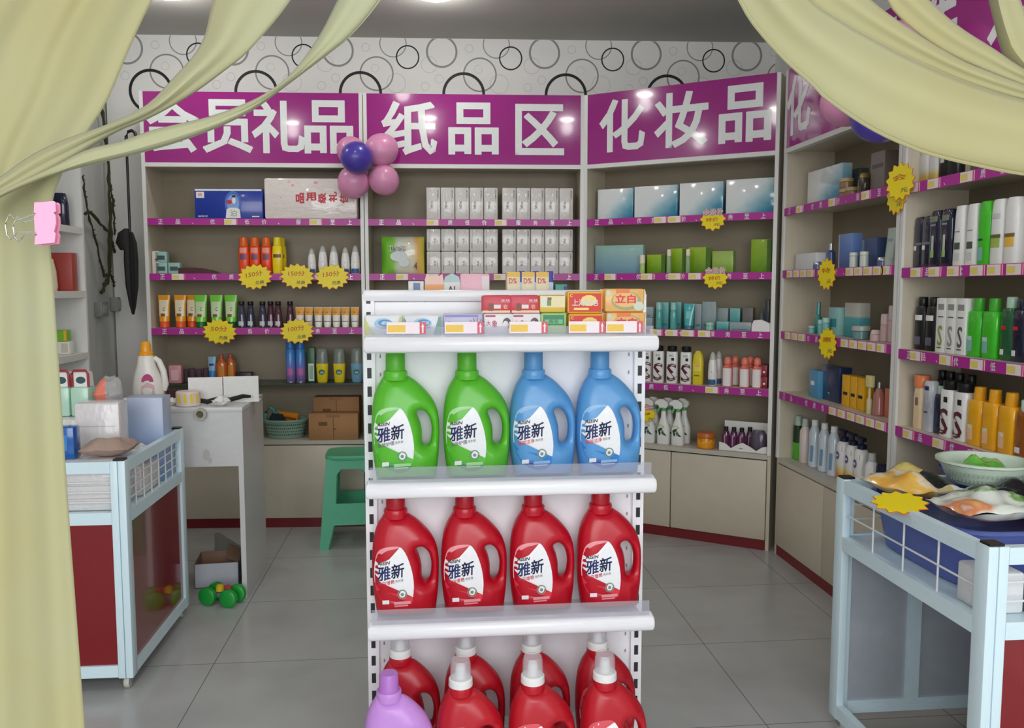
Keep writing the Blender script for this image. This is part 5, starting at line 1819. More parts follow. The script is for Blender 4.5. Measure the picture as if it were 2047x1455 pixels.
for i, (px, h, v_) in enumerate(((1768, 0.115, 0.07), (1783, 0.15, 0.08), (1750, 0.048, 0.05))):
    k = f'blush_{i}'
    b = MB()
    b.lathe(cyl(0.0175 if i < 2 else 0.022, 0, 0.0175 if i < 2 else 0.022, h * 0.6), 0, 0, 18)
    b.lathe(cyl(0.018 if i < 2 else 0.0215, h * 0.6 + 0.0004, 0.0165, h), 0, 0, 18, 1)
    PROTO[k] = b.build('lotion_bottle', [PINKT, mat('blush_cap', (214, 190, 190), 0.25)])
    put(k, RWALL, 0, ZA[2], f'{("slim", "tall slim", "short round")[i]} blush pink bottle at the right of the third shelf', 'lotion bottle', RG_, v=v_, px=px)
# fourth
rbox('blue_bottle_box', 1617, 1636, ZA[3], 0.135, mat('azure_box', (80, 150, 190), 0.3), 'azure blue box on the fourth right wall shelf', 0.08, 0.045, [(-0.3, 0.1, 0.45, 0.6, 1)], [PAPER])
rbox('navy_box_r', 1641, 1678, ZA[3], 0.165, mat('deep_navy_box', (30, 52, 92), 0.25, coat=0.4), 'large deep navy box on the fourth right wall shelf', 0.11, 0.06, [(-0.1, 0.0, 0.2, 0.25, 1)], [MGREY])
for i, (a_, c_) in enumerate(((1683, 1697), (1698.5, 1711.5), (1713, 1727))):
    rbox(f'amber_box_{i}', a_, c_, ZA[3], 0.142, mat('amber_yellow_box', (240, 180, 30), 0.3), f'amber yellow box on the fourth right wall shelf, {ORD[i]} of three', 0.09, 0.045, [(-0.5, -0.44, 0, 1, 1), (-0.3, 0.3, 0.36, 0.46, 2)], [mat('amber_edge', (206, 140, 20), 0.4), BLACK])
b = MB()
b.lathe([(0.010, 0), (0.012, 0.003), (0.012, 0.06), (0.006, 0.07), (0.006, 0.115)], 0, 0, 14)
b.box(-0.022, 0.022, -0.010, 0.010, 0.115, 0.165, 1, 0.003)
PROTO['cream_brush'] = b.build('brush', [mat('cream_handle', (214, 200, 160), 0.3), mat('cream_head', (226, 216, 150), 0.35)])
put('cream_brush', RWALL, 0, ZA[3], 'cream brush standing right of the amber yellow boxes', 'brush', RG_, v=0.05, px=1737)
bottle('rose_bottle', 'perfume', [(0, 0.024, 0.020), (0.004, 0.028, 0.023), (0.09, 0.024, 0.020), (0.115, 0.010, 0.010)], 2.4, mat('dusky_rose_glass', (180, 120, 110), 0.12, coat=0.6), [('cap', mat('silver_lid', (206, 210, 218), 0.2, metal=0.8), cyl(0.008, 0.115, 0.007, 0.142), 0)])
put('rose_bottle', RWALL, 0, ZA[3], 'dusky rose bottle with silver cap right of the cream brush', 'bottle', RG_, v=0.07, px=1756)
rbox('coral_box_r', 1768, 1786, ZA[3], 0.120, mat('coral_red_box', (206, 120, 96), 0.35), 'coral box at the right end of the fourth right wall shelf', 0.10, 0.05)
# ledge
bottle('green_black', 'hair_oil', [(0, 0.026, 0.024), (0.004, 0.030, 0.027), (0.085, 0.030, 0.027), (0.088, 0.030, 0.027)], 2.2, mat('apple_green', (80, 180, 40), 0.2), [('upper_body', mat('dark_leaf', (34, 62, 30), 0.25), cyl(0.029, 0.088, 0.027, 0.175), 0), ('cap', mat('pale_mint_cap', (170, 196, 180), 0.3), cyl(0.020, 0.175, 0.016, 0.225), 0)])
put('green_black', RWALL, 0, LZ, 'green bottle with dark upper half at the left of the right wall ledge', 'bottle', RG_, v=0.09, px=1595)
bottle('blush_lotion', 'body_lotion', [(0, 0.028, 0.022), (0.004, 0.031, 0.025), (0.16, 0.031, 0.024), (0.18, 0.018, 0.016), (0.186, 0.015, 0.015)], 2.4, mat('blush_white', (226, 214, 208), 0.25), [('cap', mat('smoke_white_cap', (190, 196, 192), 0.3), cyl(0.017, 0.186, 0.015, 0.225), 0)])
put('blush_lotion', RWALL, 0, LZ, 'blush white lotion bottle right of the green one on the ledge', 'lotion bottle', RG_, v=0.085, px=1608)
bottle('ice_bottle', 'shower_gel', [(0, 0.030, 0.022), (0.005, 0.034, 0.026), (0.09, 0.030, 0.023), (0.17, 0.032, 0.024), (0.20, 0.018, 0.016), (0.206, 0.015, 0.015)], 2.4, mat('ice_blue_gel', (206, 220, 230), 0.12, coat=0.5), [('cap', WHITE, cyl(0.0165, 0.206, 0.015, 0.236), 0)], [(0.004, 0.024, 0.03, 0.11, mat('ice_print', (120, 156, 190), 0.4))])
for i, px in enumerate((1627, 1646, 1665)):
    put('ice_bottle', RWALL, 0, LZ, f'ice blue shower gel bottle with white cap on the ledge, {ORD[i]} from the left', 'shower gel bottle', 'ice blue bottles', v=0.085, px=px)
root = empty('pump_lotion')
secs = [(0, 0.030, 0.024), (0.005, 0.034, 0.028), (0.16, 0.034, 0.028), (0.175, 0.026, 0.022), (0.18, 0.018, 0.018)]
b = MB()
b.loft([sel(a_, d_, 2.6, z) for z, a_, d_ in secs])
b.build('body', ramp_mat('lotion_orange_print', [(0.0, (226, 110, 30)), (0.18, (238, 150, 60)), (0.36, (240, 214, 130)), (0.5, (238, 238, 234)), (1.0, (240, 240, 238))], (0.12, 0, 1), 0.25, 0.15, 3, 2), root)
b = MB()
b.lathe(cyl(0.020, 0.18, 0.020, 0.200), 0, 0, 18)
b.lathe(cyl(0.007, 0.200, 0.007, 0.215), 0, 0, 10)
b.box(-0.045, 0.018, -0.012, 0.012, 0.213, 0.232, 0, 0.004)
b.build('pump', mat('navy_pump', (22, 30, 66), 0.3), root)
b = MB()
for pts, mi in (([(-0.026, 0.158), (0.026, 0.158), (0.026, 0.166), (-0.026, 0.166)], 0), ([(-0.016, 0.150), (0.026, 0.136), (0.026, 0.158), (-0.026, 0.158)], 0), (ell(-0.004, 0.115, 0.016, 0.019), 1), (ell(-0.004, 0.115, 0.010, 0.006), 2)):
    b.add([(x, front_y(secs, 2.6, x, z) - 0.0012 - 0.0005 * mi, z) for x, z in pts], [tuple(range(len(pts)))], mi)
b.build('label', [RED, mat('violet_seal', (86, 80, 160), 0.4), PAPER], root)
PROTO['pump_lotion'] = root
for i, (px, v_) in enumerate(((1685, 0.07), (1703, 0.065), (1720, 0.055))):
    put('pump_lotion', RWALL, 0, LZ, f'white and orange body lotion with navy pump on the ledge, {ORD[i]} from the left', 'body lotion bottle', 'navy pump lotions', v=v_ + 0.02, px=px)
bottle('white_pump', 'body_lotion', [(0, 0.028, 0.024), (0.005, 0.031, 0.027), (0.13, 0.031, 0.026), (0.15, 0.016, 0.016)], 2.4, mat('shampoo_white', (240, 240, 238), 0.25), [('cap', mat('smoke_white_cap', (190, 196, 192), 0.3), cyl(0.018, 0.15, 0.015, 0.185), 0)])
put('white_pump', RWALL, 0, LZ, 'plain white lotion bottle between the navy pumps and the navy cap', 'lotion bottle', RG_, v=0.06, px=1741)
bottle('white_navy', 'body_lotion', [(0, 0.030, 0.022), (0.005, 0.034, 0.025), (0.11, 0.034, 0.025), (0.118, 0.031, 0.022)], 2.8, mat('shampoo_white', (240, 240, 238), 0.25), [('cap', mat('navy_pump', (22, 30, 66), 0.3), [(0.031, 0.118), (0.033, 0.121), (0.031, 0.150), (0.028, 0.153)], 0)], [(-0.014, 0.010, 0.055, 0.085, mat('violet_seal', (86, 80, 160), 0.4))])
put('white_navy', RWALL, 0, LZ, 'white lotion bottle with navy cap at the right of the ledge', 'lotion bottle', RG_, v=0.06, px=1765)

# ------------------------------------------------------------------ right wall, near bay (shampoo)
ZB = [1.79, 1.475, 1.165, 0.865]
NG = 'shampoo bottles on the unit nearest the entrance'


def flat_bottle(key, w, h, body, caph, capm, capw=0.5, n=3.4, d=0.021, patches=(), texts=(), taper=0.94):
    hb = h - caph
    secs = [(0, w * 0.46, d * 0.9), (0.005, w * 0.5, d), (hb * 0.8, w * 0.5 * taper, d), (hb * 0.96, w * 0.46 * taper, d * 0.9), (hb, w * 0.36, d * 0.75)]
    caps = [('cap', capm, [(w * capw * 0.5 - 0.001, hb), (w * capw * 0.5, hb + 0.002), (w * capw * 0.5, h - 0.003), (w * capw * 0.5 - 0.002, h)], 0)] if caph else []
    return bottle(key, 'shampoo_bottle', secs, n, body, caps, patches, texts)


NV = mat('midnight_bottle', (22, 26, 52), 0.15, coat=0.5)
flat_bottle('white_gold', 0.062, 0.155, ramp_mat('white_gold_print', [(0.0, (240, 200, 70)), (0.22, (238, 216, 130)), (0.4, (238, 238, 234)), (1.0, (240, 240, 236))], (0, 0, 1), 0.25, 0.1, 3), 0.03, WHITE, 0.6)
for i, px in enumerate((1837, 1855, 1873)):
    put('white_gold', RWALL, 0, ZB[0], f'white and gold bottle under the curtain on the top shampoo shelf, {ORD[i]} from the left', 'shampoo bottle', NG, v=0.07, px=px)
flat_bottle('black_short', 0.062, 0.150, BLACK, 0.03, BLACK, 0.6, patches=[(-0.012, 0.012, 0.06, 0.09, PAPER)])
for i, px in enumerate((1893, 1911)):
    put('black_short', RWALL, 0, ZB[0], f'black bottle right of the white and gold ones on the top shelf, {("first", "second")[i]}', 'shampoo bottle', NG, v=0.07, px=px)
flat_bottle('navy_round', 0.070, 0.190, NV, 0.0, NV, patches=[(-0.026, 0.026, 0.085, 0.094, mat('steel_band', (110, 112, 124), 0.4)), (-0.02, 0.0, 0.066, 0.082, PAPER)])
for i, px in enumerate((1841, 1858)):
    put('navy_round', RWALL, 0, ZB[1], f'midnight blue bottle without cap at the left of the second shampoo shelf, {ORD[i]} one', 'shampoo bottle', NG, v=0.06, px=px)
flat_bottle('navy_tall', 0.072, 0.205, NV, 0.0, NV, patches=[(-0.022, 0.022, 0.165, 0.185, mat('olive_print', (120, 136, 110), 0.4)), (-0.007, 0.007, 0.06, 0.115, mat('pale_blade', (190, 204, 190), 0.4)), (-0.010, 0.010, 0.035, 0.06, mat('pale_blade_green', (150, 190, 120), 0.4)), (-0.016, 0.016, 0.15, 0.156, MGREY)])
for i, px in enumerate((1873, 1896)):
    put('navy_tall', RWALL, 0, ZB[1], f'midnight blue bottle with pale blade print on the second shampoo shelf, {("left", "right")[i]} one', 'shampoo bottle', NG, v=0.06, px=px)
flat_bottle('white_taper', 0.068, 0.210, WHITE, 0.0, WHITE, taper=0.74, patches=[(-0.016, 0.016, 0.058, 0.082, mat('moss_block', (70, 90, 76), 0.4)), (-0.014, 0.014, 0.118, 0.122, MGREY), (-0.012, 0.012, 0.02, 0.045, mat('ghost_print', (206, 212, 206), 0.4))])
for i, px in enumerate((1922, 1947)):
    put('white_taper', RWALL, 0, ZB[1], f'white tapering bottle on the second shampoo shelf, {("left", "right")[i]} one', 'shampoo bottle', NG, v=0.06, px=px)
LG = mat('leaf_green_bottle', (70, 200, 40), 0.25)
flat_bottle('green_tall', 0.062, 0.212, LG, 0.0, LG, taper=1.0, patches=[(-0.026, 0.006, 0.015, 0.06, mat('seafoam_print', (130, 190, 180), 0.4)), (-0.024, 0.004, 0.082, 0.088, NAVY)])
put('green_tall', RWALL, 0, ZB[1], 'bright green bottle between white ones on the second shampoo shelf', 'shampoo bottle', NG, v=0.06, px=1972)
for key, c in (('lime', (170, 190, 90)),):
    flat_bottle('white_' + key, 0.066, 0.212, WHITE, 0.0, WHITE, taper=0.92, patches=[(-0.022, 0.022, 0.055, 0.095, mat('circle_' + key, c, 0.4)), (-0.024, 0.024, 0.086, 0.098, mat('bar_' + key, tuple(int(v * 0.55) for v in c), 0.4)), (-0.020, 0.020, 0.15, 0.165, mat('ghost_print', (206, 212, 206), 0.4))])
put('white_lime', RWALL, 0, ZB[1], 'white bottle with lime print right of the bright green one', 'shampoo bottle', NG, v=0.06, px=1998)
put('white_lime', RWALL, 0, ZB[1], 'white bottle with lime print, second one by the picture edge', 'shampoo bottle', NG, v=0.13, px=2012)
flat_bottle('white_amber', 0.066, 0.212, WHITE, 0.0, WHITE, taper=0.92, patches=[(-0.022, 0.022, 0.055, 0.095, mat('circle_gold', (236, 190, 80), 0.4)), (-0.024, 0.024, 0.086, 0.098, mat('bar_gold', (130, 104, 44), 0.4))])
put('white_amber', RWALL, 0, ZB[1], 'white bottle with golden print at the right edge of the second shelf', 'shampoo bottle', NG, v=0.06, px=2026)
flat_bottle('black_round', 0.068, 0.200, BLACK, 0.034, BLACK, 0.5, n=2.6, patches=[(-0.024, 0.024, 0.112, 0.132, PAPER), (-0.02, 0.02, 0.02, 0.05, mat('violet_grey', (96, 92, 112), 0.4))])
for i, px in enumerate((1842, 1864)):
    put('black_round', RWALL, 0, ZB[2], f'black shampoo bottle with white band on the third shelf, {("left", "right")[i]} one', 'shampoo bottle', NG, v=0.065, px=px)
for i, (px, c) in enumerate(((1889, (150, 160, 60)), (1909, (160, 150, 156)), (1929, (96, 90, 100)))):
    k = f'white_box_{i}'
    box_thing(k, 'shampoo_box', 0.056, 0.045, 0.198, [mat('shampoo_carton', (236, 238, 234), 0.3), mat(f'carton_print_{i}', c, 0.4), MGREY, DGREY], [(-0.018, 0.018, 0.155, 0.176, 2), (-0.016, 0.016, 0.128, 0.132, 3), (-0.016, 0.010, 0.016, 0.020, 3)], [('S', 0.0, 0.062, 0.028, 0.075, 1)])
    put(k, RWALL, 0, ZB[2], f'white shampoo carton with {("olive", "lilac grey", "dark")[i]} wisp print on the third shelf', 'shampoo box', NG, v=0.06, px=px)
SHG = mat('seafoam_print', (130, 190, 180), 0.4)
for key, c, cc in (('green', (64, 196, 40), (70, 176, 50)), ('orange', (246, 176, 20), (240, 170, 30))):
    sh = 0.205
    bottle('big_' + key, 'shampoo_bottle', [(0, 0.034, 0.022), (0.005, 0.0375, 0.025), (0.11, 0.0375, 0.025), (0.150, 0.036, 0.024), (0.156, 0.032, 0.020)], 4.0, mat('big_' + key, c, 0.22, coat=0.3),
           [('cap', mat('big_cap_' + key, cc, 0.3), [(0.019, 0.156), (0.020, 0.158), (0.018, 0.198), (0.016, 0.200)], 0)],
           [(-0.028, 0.004, 0.018, 0.056, SHG if key == 'green' else mat('peach_print', (246, 196, 150), 0.4)), (-0.026, 0.002, 0.056, 0.070, mat('pale_crest_' + key, (196, 220, 210) if key == 'green' else (240, 226, 190), 0.4))])
for i, px in enumerate((1954, 1985)):
    put('big_green', RWALL, 0, ZB[2], f'bright green shampoo bottle with cap on the third shelf, {("left", "right")[i]} one', 'shampoo bottle', NG, v=0.065, px=px)
flat_bottle('forest', 0.066, 0.205, mat('forest_bottle', (30, 92, 56), 0.15, coat=0.5), 0.036, mat('mint_cap', (170, 206, 180), 0.3), 0.5, patches=[(-0.024, 0.004, 0.10, 0.112, RED), (-0.022, -0.002, 0.018, 0.036, PAPER)])
put('forest', RWALL, 0, ZB[2], 'dark forest green bottle right of the bright green ones', 'shampoo bottle', NG, v=0.065, px=2018)
flat_bottle('navy_edge', 0.066, 0.200, NV, 0.036, NV, 0.5, patches=[(-0.024, 0.004, 0.10, 0.112, RED), (-0.022, -0.002, 0.018, 0.036, PAPER)])
put('navy_edge', RWALL, 0, ZB[2], 'midnight blue bottle with red print at the right edge of the third shelf', 'shampoo bottle', NG, v=0.065, px=2042)
flat_bottle('peach', 0.062, 0.205, mat('peach_bottle', (232, 206, 170), 0.3), 0.045, mat('peach_orange_cap', (232, 130, 80), 0.35), 0.9, patches=[(-0.008, 0.010, 0.09, 0.12, mat('taupe_print', (120, 104, 84), 0.4))])
put('peach', RWALL, 0, ZB[3], 'peach bottle with orange cap at the left of the lowest shampoo shelf', 'shampoo bottle', NG, v=0.055, px=1840)
flat_bottle('silver', 0.058, 0.190, ramp_mat('silver_print', [(0, (196, 198, 204)), (0.5, (160, 164, 176)), (1, (214, 216, 220))], (0, 0, 1), 0.25, 0.8, 4), 0.0, WHITE, taper=1.0, patches=[(-0.014, 0.014, 0.155, 0.170, NAVY), (-0.01, 0.012, 0.07, 0.076, DGREY)])
put('silver', RWALL, 0, ZB[3], 'silver grey bottle right of the peach one', 'shampoo bottle', NG, v=0.055, px=1859)
flat_bottle('navy_cap', 0.062, 0.175, mat('dark_teal_navy', (26, 36, 66), 0.2, coat=0.4), 0.030, mat('mint_white_cap', (196, 220, 206), 0.3), 0.42)
put('navy_cap', RWALL, 0, ZB[3], 'dark navy bottle with pale cap on the lowest shampoo shelf', 'shampoo bottle', NG, v=0.07, px=1879)
bottle('swoosh_big', 'shampoo_bottle', [(0, 0.031, 0.022), (0.005, 0.0345, 0.025), (0.165, 0.0345, 0.025), (0.172, 0.032, 0.022)], 4.0, mat('shampoo_white', (240, 240, 238), 0.25),
       [('cap', BLACK, [(0.025, 0.172), (0.027, 0.175), (0.027, 0.202), (0.025, 0.204)], 0)], [(-0.006, 0.016, 0.126, 0.146, BLACK)], [('S', -0.004, 0.056, 0.058, 0.096, mat('wine_swoosh', (96, 30, 48), 0.4))])
for i, px in enumerate((1898, 1926)):
    put('swoosh_big', RWALL, 0, ZB[3], f'white bottle with dark curve and black cap on the lowest shampoo shelf, {("left", "right")[i]} one', 'shampoo bottle', NG, v=0.055, px=px)
for i, px in enumerate((1955, 1985, 2018)):
    put('big_orange', RWALL, 0, ZB[3], f'golden orange shampoo bottle on the lowest shelf, {ORD[i]} from the left', 'shampoo bottle', NG, v=0.055, px=px)
flat_bottle('amber_big', 0.066, 0.185, mat('amber_brown', (150, 84, 24), 0.15, coat=0.5), 0.036, mat('mint_white_cap', (196, 220, 206), 0.3), 0.5, patches=[(-0.024, 0.004, 0.016, 0.034, PAPER)])
put('amber_big', RWALL, 0, ZB[3], 'amber brown bottle at the right edge of the lowest shampoo shelf', 'shampoo bottle', NG, v=0.055, px=2048)
for i, px in enumerate((1880, 1896, 1914, 1937)):
    put('black_round', RWALL, 0, ZB[3], f'black bottle in the back row of the lowest shampoo shelf, {ORD[i]} from the left', 'shampoo bottle', NG, v=0.15, px=px, sc=(0.9, 0.9, 1.1))
# blue basins stacked on the ledge
b = MB()
rr = [[(a_ * math.cos(2 * PI * j / 36), a_ * math.sin(2 * PI * j / 36), z) for j in range(36)] for z, a_ in ((0, 0.080), (0.004, 0.085), (0.085, 0.112), (0.088, 0.122), (0.096, 0.122), (0.096, 0.110), (0.010, 0.080))]
b.loft(rr, 0, True, True, True)
PROTO['basin'] = b.build('plastic_basin', mat('royal_blue_plastic', (34, 80, 190), 0.3))
for i, (u_, dz, v_) in enumerate(((1.46, 0, 0.125), (1.46, 0.05, 0.125), (1.46, 0.10, 0.125), (1.46, 0.15, 0.125))):
    put('basin', RWALL, u_, LZ + dz, f'royal blue plastic basin on the ledge behind the cart, {("bottom", "second", "third", "top")[i]} of its stack', 'basin', 'blue basins', v=v_)

# --- white unit by the left wall
NAVYB = mat('ink_bottle', (30, 34, 62), 0.2, coat=0.4)
LU = 'goods on the white unit by the left wall'
bottle('ink_bottle', 'shampoo_bottle', [(0, 0.036, 0.022), (0.005, 0.040, 0.025), (0.10, 0.038, 0.024), (0.145, 0.030, 0.020), (0.15, 0.026, 0.016)], 3.0, NAVYB)
box_thing('brick_box', 'gift_box', 0.13, 0.06, 0.175, [mat('brick_red_box', (168, 66, 58), 0.4), mat('brick_dark', (70, 40, 34), 0.5)], [(-0.064, -0.03, 0.0, 0.16, 1)])
bottle('ivory_tall', 'lotion_bottle', [(0, 0.022, 0.018), (0.02, 0.026, 0.021), (0.09, 0.022, 0.018), (0.14, 0.012, 0.010), (0.145, 0.009, 0.008)], 2.2, mat('ivory_gloss', (220, 206, 176), 0.3))
box_thing('lime_box_s', 'soap_box', 0.05, 0.05, 0.052, [mat('spring_green_box', (130, 190, 50), 0.4), OYEL], [(0.012, 0.024, 0.004, 0.05, 1)])
box_thing('white_box_s', 'soap_box', 0.07, 0.055, 0.058, [PAPER, mat('ivory_panel', (214, 206, 184), 0.5)], [(0.0, 0.03, 0.008, 0.05, 1)])
box_thing('white_box_t', 'soap_box', 0.03, 0.05, 0.11, [PAPER, MGREY], [(-0.01, 0.01, 0.02, 0.04, 1)])
# turned so that each faces the entrance; u runs away from the viewer along the wall
def left_put(key, px, z, label, cat, yy=4.10, rot=0.0):
    o = get(key)
    k = (px - 1023.5) / FPX
    # point on the row y = yy whose column in the photograph is px
    n = RIGHT - FWD * k
    base = Vector((0, yy, z)) - CAM
    x = -base.dot(n) / n.x
    o.location = (x, yy, z + 0.0006)
    o.rotation_euler = (0, 0, rot)
    return tag(o, label, cat, LU)


left_put('ink_bottle', 121, 1.68, 'ink blue bottle on the white unit behind the pink clip', 'bottle', 4.12)
left_put('brick_box', 122, 1.385, 'brick red box on the white unit by the left wall', 'box', 4.14)
left_put('ivory_tall', 104, 1.385, 'ivory tapering bottle in front of the brick red box', 'bottle', 4.06)
left_put('white_box_s', 128, 1.095, 'small white box with ivory panel, below the green one on the white unit', 'box', 4.10)
left_put('lime_box_s', 127, 1.154, 'spring green box standing on the small white box', 'box', 4.10)
left_put('white_box_t', 109, 1.095, 'slim upright white box beside the small white box', 'box', 4.08)

# ------------------------------------------------------------------ yellow starburst price cards
SY = mat('starburst_yellow', (246, 222, 20), 0.4)
SR = mat('starburst_orange_rim', (214, 110, 40), 0.5)
HAND = mat('red_marker', (196, 96, 30), 0.5)


def star_poly(r0, r1, n, z_sq=1.0, ph=0.0):
    return [((r0 if j % 2 == 0 else r1) * math.sin(PI * j / n + ph), (r0 if j % 2 == 0 else r1) * z_sq * math.cos(PI * j / n + ph)) for j in range(2 * n)][::-1]


def starburst(key, line1, line2, r=0.098, n=15, zs=0.74, half=False, head=None):
    b = MB()
    p = star_poly(r, r * 0.80, n, zs)
    if half:
        p = clip_poly(p, lambda x, z: 0.018 - z)
    b.prism([(x * 1.03, z * 1.04 - 0.001) for x, z in p], 0.0, 0.002, 1)
    b.prism(p, -0.001, 0.0, 0)
    if line1:
        b.text(line1, -0.004, 0.016 if not half else -0.004, r * 0.95, r * 0.32, -0.0016, 2, 0.012, 0.1, R_(3))
    if line2:
        b.text(line2, 0.022, -0.034 if not half else -0.03, r * 0.5, r * 0.22, -0.0016, 3, 0.012, 0.1)
    if head:
        b.text(head, 0.0, 0.036, r * 1.6, 0.038, -0.0012, 4, 0.07)
        b.text(head, 0.0, 0.036, r * 1.5, 0.033, -0.0020, 5, 0.0)
    PROTO[key] = b.build('starburst_card', [SY, SR, HAND, DGREY, PAPER, RED])


for i, (px, z, a_, c_, lab) in enumerate(((510, 1.462, '150分', '兑换', 'second gift shelf below the orange red bottles'), (594, 1.465, '150分', '兑换', 'second gift shelf, middle one of three'),
                                          (664, 1.462, '150分', '兑换', 'second gift shelf below the roll on bottles'), (439, 1.150, '50分', '兑换', 'third gift shelf below the green tubes'), (594, 1.152, '100分', '兑换', 'third gift shelf below the small tubes'))):
    k = f'star_{i}'
    starburst(k, a_, c_)
    o = put(k, BACK, 0, z, f'yellow starburst card with handwriting on the {lab}', 'price card', 'starburst cards on the gift unit', v=-0.008, px=px)
    o.rotation_euler = (0, R_((-6, 3, -2, 4, -4)[i]), BACK.a)
for i, (px, z) in enumerate(((1425, 1.765), (1430, 1.455))):
    k = f'star_member_{i}'
    starburst(k, '特价', '元', 0.070, 12, 0.9, True, '会员价')
    put(k, SLANT, 0, z, f'half round yellow member price card with red heading, {("upper", "lower")[i]} one on the angled unit', 'price card', 'member price cards', v=-0.008, px=px)
starburst('star_small', '9', '元', 0.055, 12, 0.9, True, '会')
put('star_small', SLANT, 0, 0.69, 'small yellow price card in front of the spray bottles', 'price card', None, v=0.018, px=1293)
for i, (u_, v_, z, rot, lab) in enumerate(((1.105, -0.014, 1.752, 0.0, 'lower one between both units'), (1.155, -0.026, 1.80, 0.25, 'upper one between both units'),
                                           (0.545, -0.010, 1.462, 0.12, 'second shelf of the small cosmetics unit'), (0.575, -0.010, 1.150, 0.12, 'third shelf of the small cosmetics unit'))):
    k = f'star_r{i}'
    starburst(k, ('特', '会', '特', '惠')[i], '元', 0.072, 13, 1.0)
    o = get(k)
    o.location = RWALL.p(u_, v_ - 0.004 * (rot > 0.05), z)
    o.rotation_euler = (0, 0, RWALL.a + rot)
    tag(o, f'yellow starburst card on the right wall, {lab}', 'price card', 'starburst cards on the right wall')

# ------------------------------------------------------------------ balloons
BP = mat('balloon_pink', (226, 150, 190), 0.35, coat=0.2)
BV = mat('balloon_violet', (78, 62, 168), 0.3, coat=0.2)


def balloon(parent, off, r, m_, label=None):
    b = MB()
    prof = []
    for k in range(17):
        t_ = PI * k / 16
        prof.append((max(0.0008, r * math.sin(t_) * (1 - 0.05 * math.cos(t_))), -r * math.cos(t_) * 1.04))
    b.lathe(prof, 0, 0, 28)
    b.lathe([(0.003, r * 1.03), (0.009, r * 1.10), (0.004, r * 1.12)], 0, 0, 10)
    o = b.build('balloon', m_, parent, off)
    # the knot end points back to the middle of the flower
    d = -Vector(off) if Vector(off).length > 0.02 else Vector((0, 1, 0))
    o.rotation_euler = d.to_track_quat('Z', 'Y').to_euler()
    if label:
        o['label'] = label
    return o


c = BACK.p(BACK.u_at(727, -0.16, 2.10), -0.16, 2.10)
root = empty('balloon_flower', 'balloon flower of pink balloons round a purple one between the gift and paper signs', 'balloon cluster', None, c, BACK.a)
for off, r in (((0.095, 0.04, 0.060), 0.090), ((0.105, 0.045, -0.105), 0.084), ((-0.065, 0.045, -0.120), 0.088), ((-0.075, 0.045, 0.055), 0.078)):
    balloon(root, off, r, BP)
balloon(root, (-0.028, -0.085, -0.002), 0.086, BV, 'purple centre balloon')
c = RWALL.p(RWALL.u_at(1722, -0.2, 2.1), -0.16, 2.10)
root = empty('balloon_flower', 'balloon cluster half hidden by the curtain below the right wall sign', 'balloon cluster', None, c, RWALL.a)
uo = RWALL.u_at(1722, -0.2, 2.1)
for off, r in (((RWALL.u_at(1690, -0.2, 2.1) - uo, -0.04, 0.015), 0.094), ((0.13, 0.03, 0.15), 0.092), ((-0.06, 0.03, 0.17), 0.09), ((0.30, 0.02, 0.05), 0.088)):
    balloon(root, off, r, BP)
balloon(root, (RWALL.u_at(1768, -0.2, 2.1) - uo, -0.05, -0.085), 0.105, BV, 'purple balloon')

# ------------------------------------------------------------------ wheeled promotion carts
CARTW = mat('cart_white_aluminium', (216, 238, 246), 0.35)
CRED = mat('cart_red_panel', (128, 12, 22), 0.12, 0.5, coat=0.5)
CGREY = mat('cart_grey_panel', (176, 182, 190), 0.12, 0.5, coat=0.4)
WIRE = mat('white_wire', (226, 230, 230), 0.4)


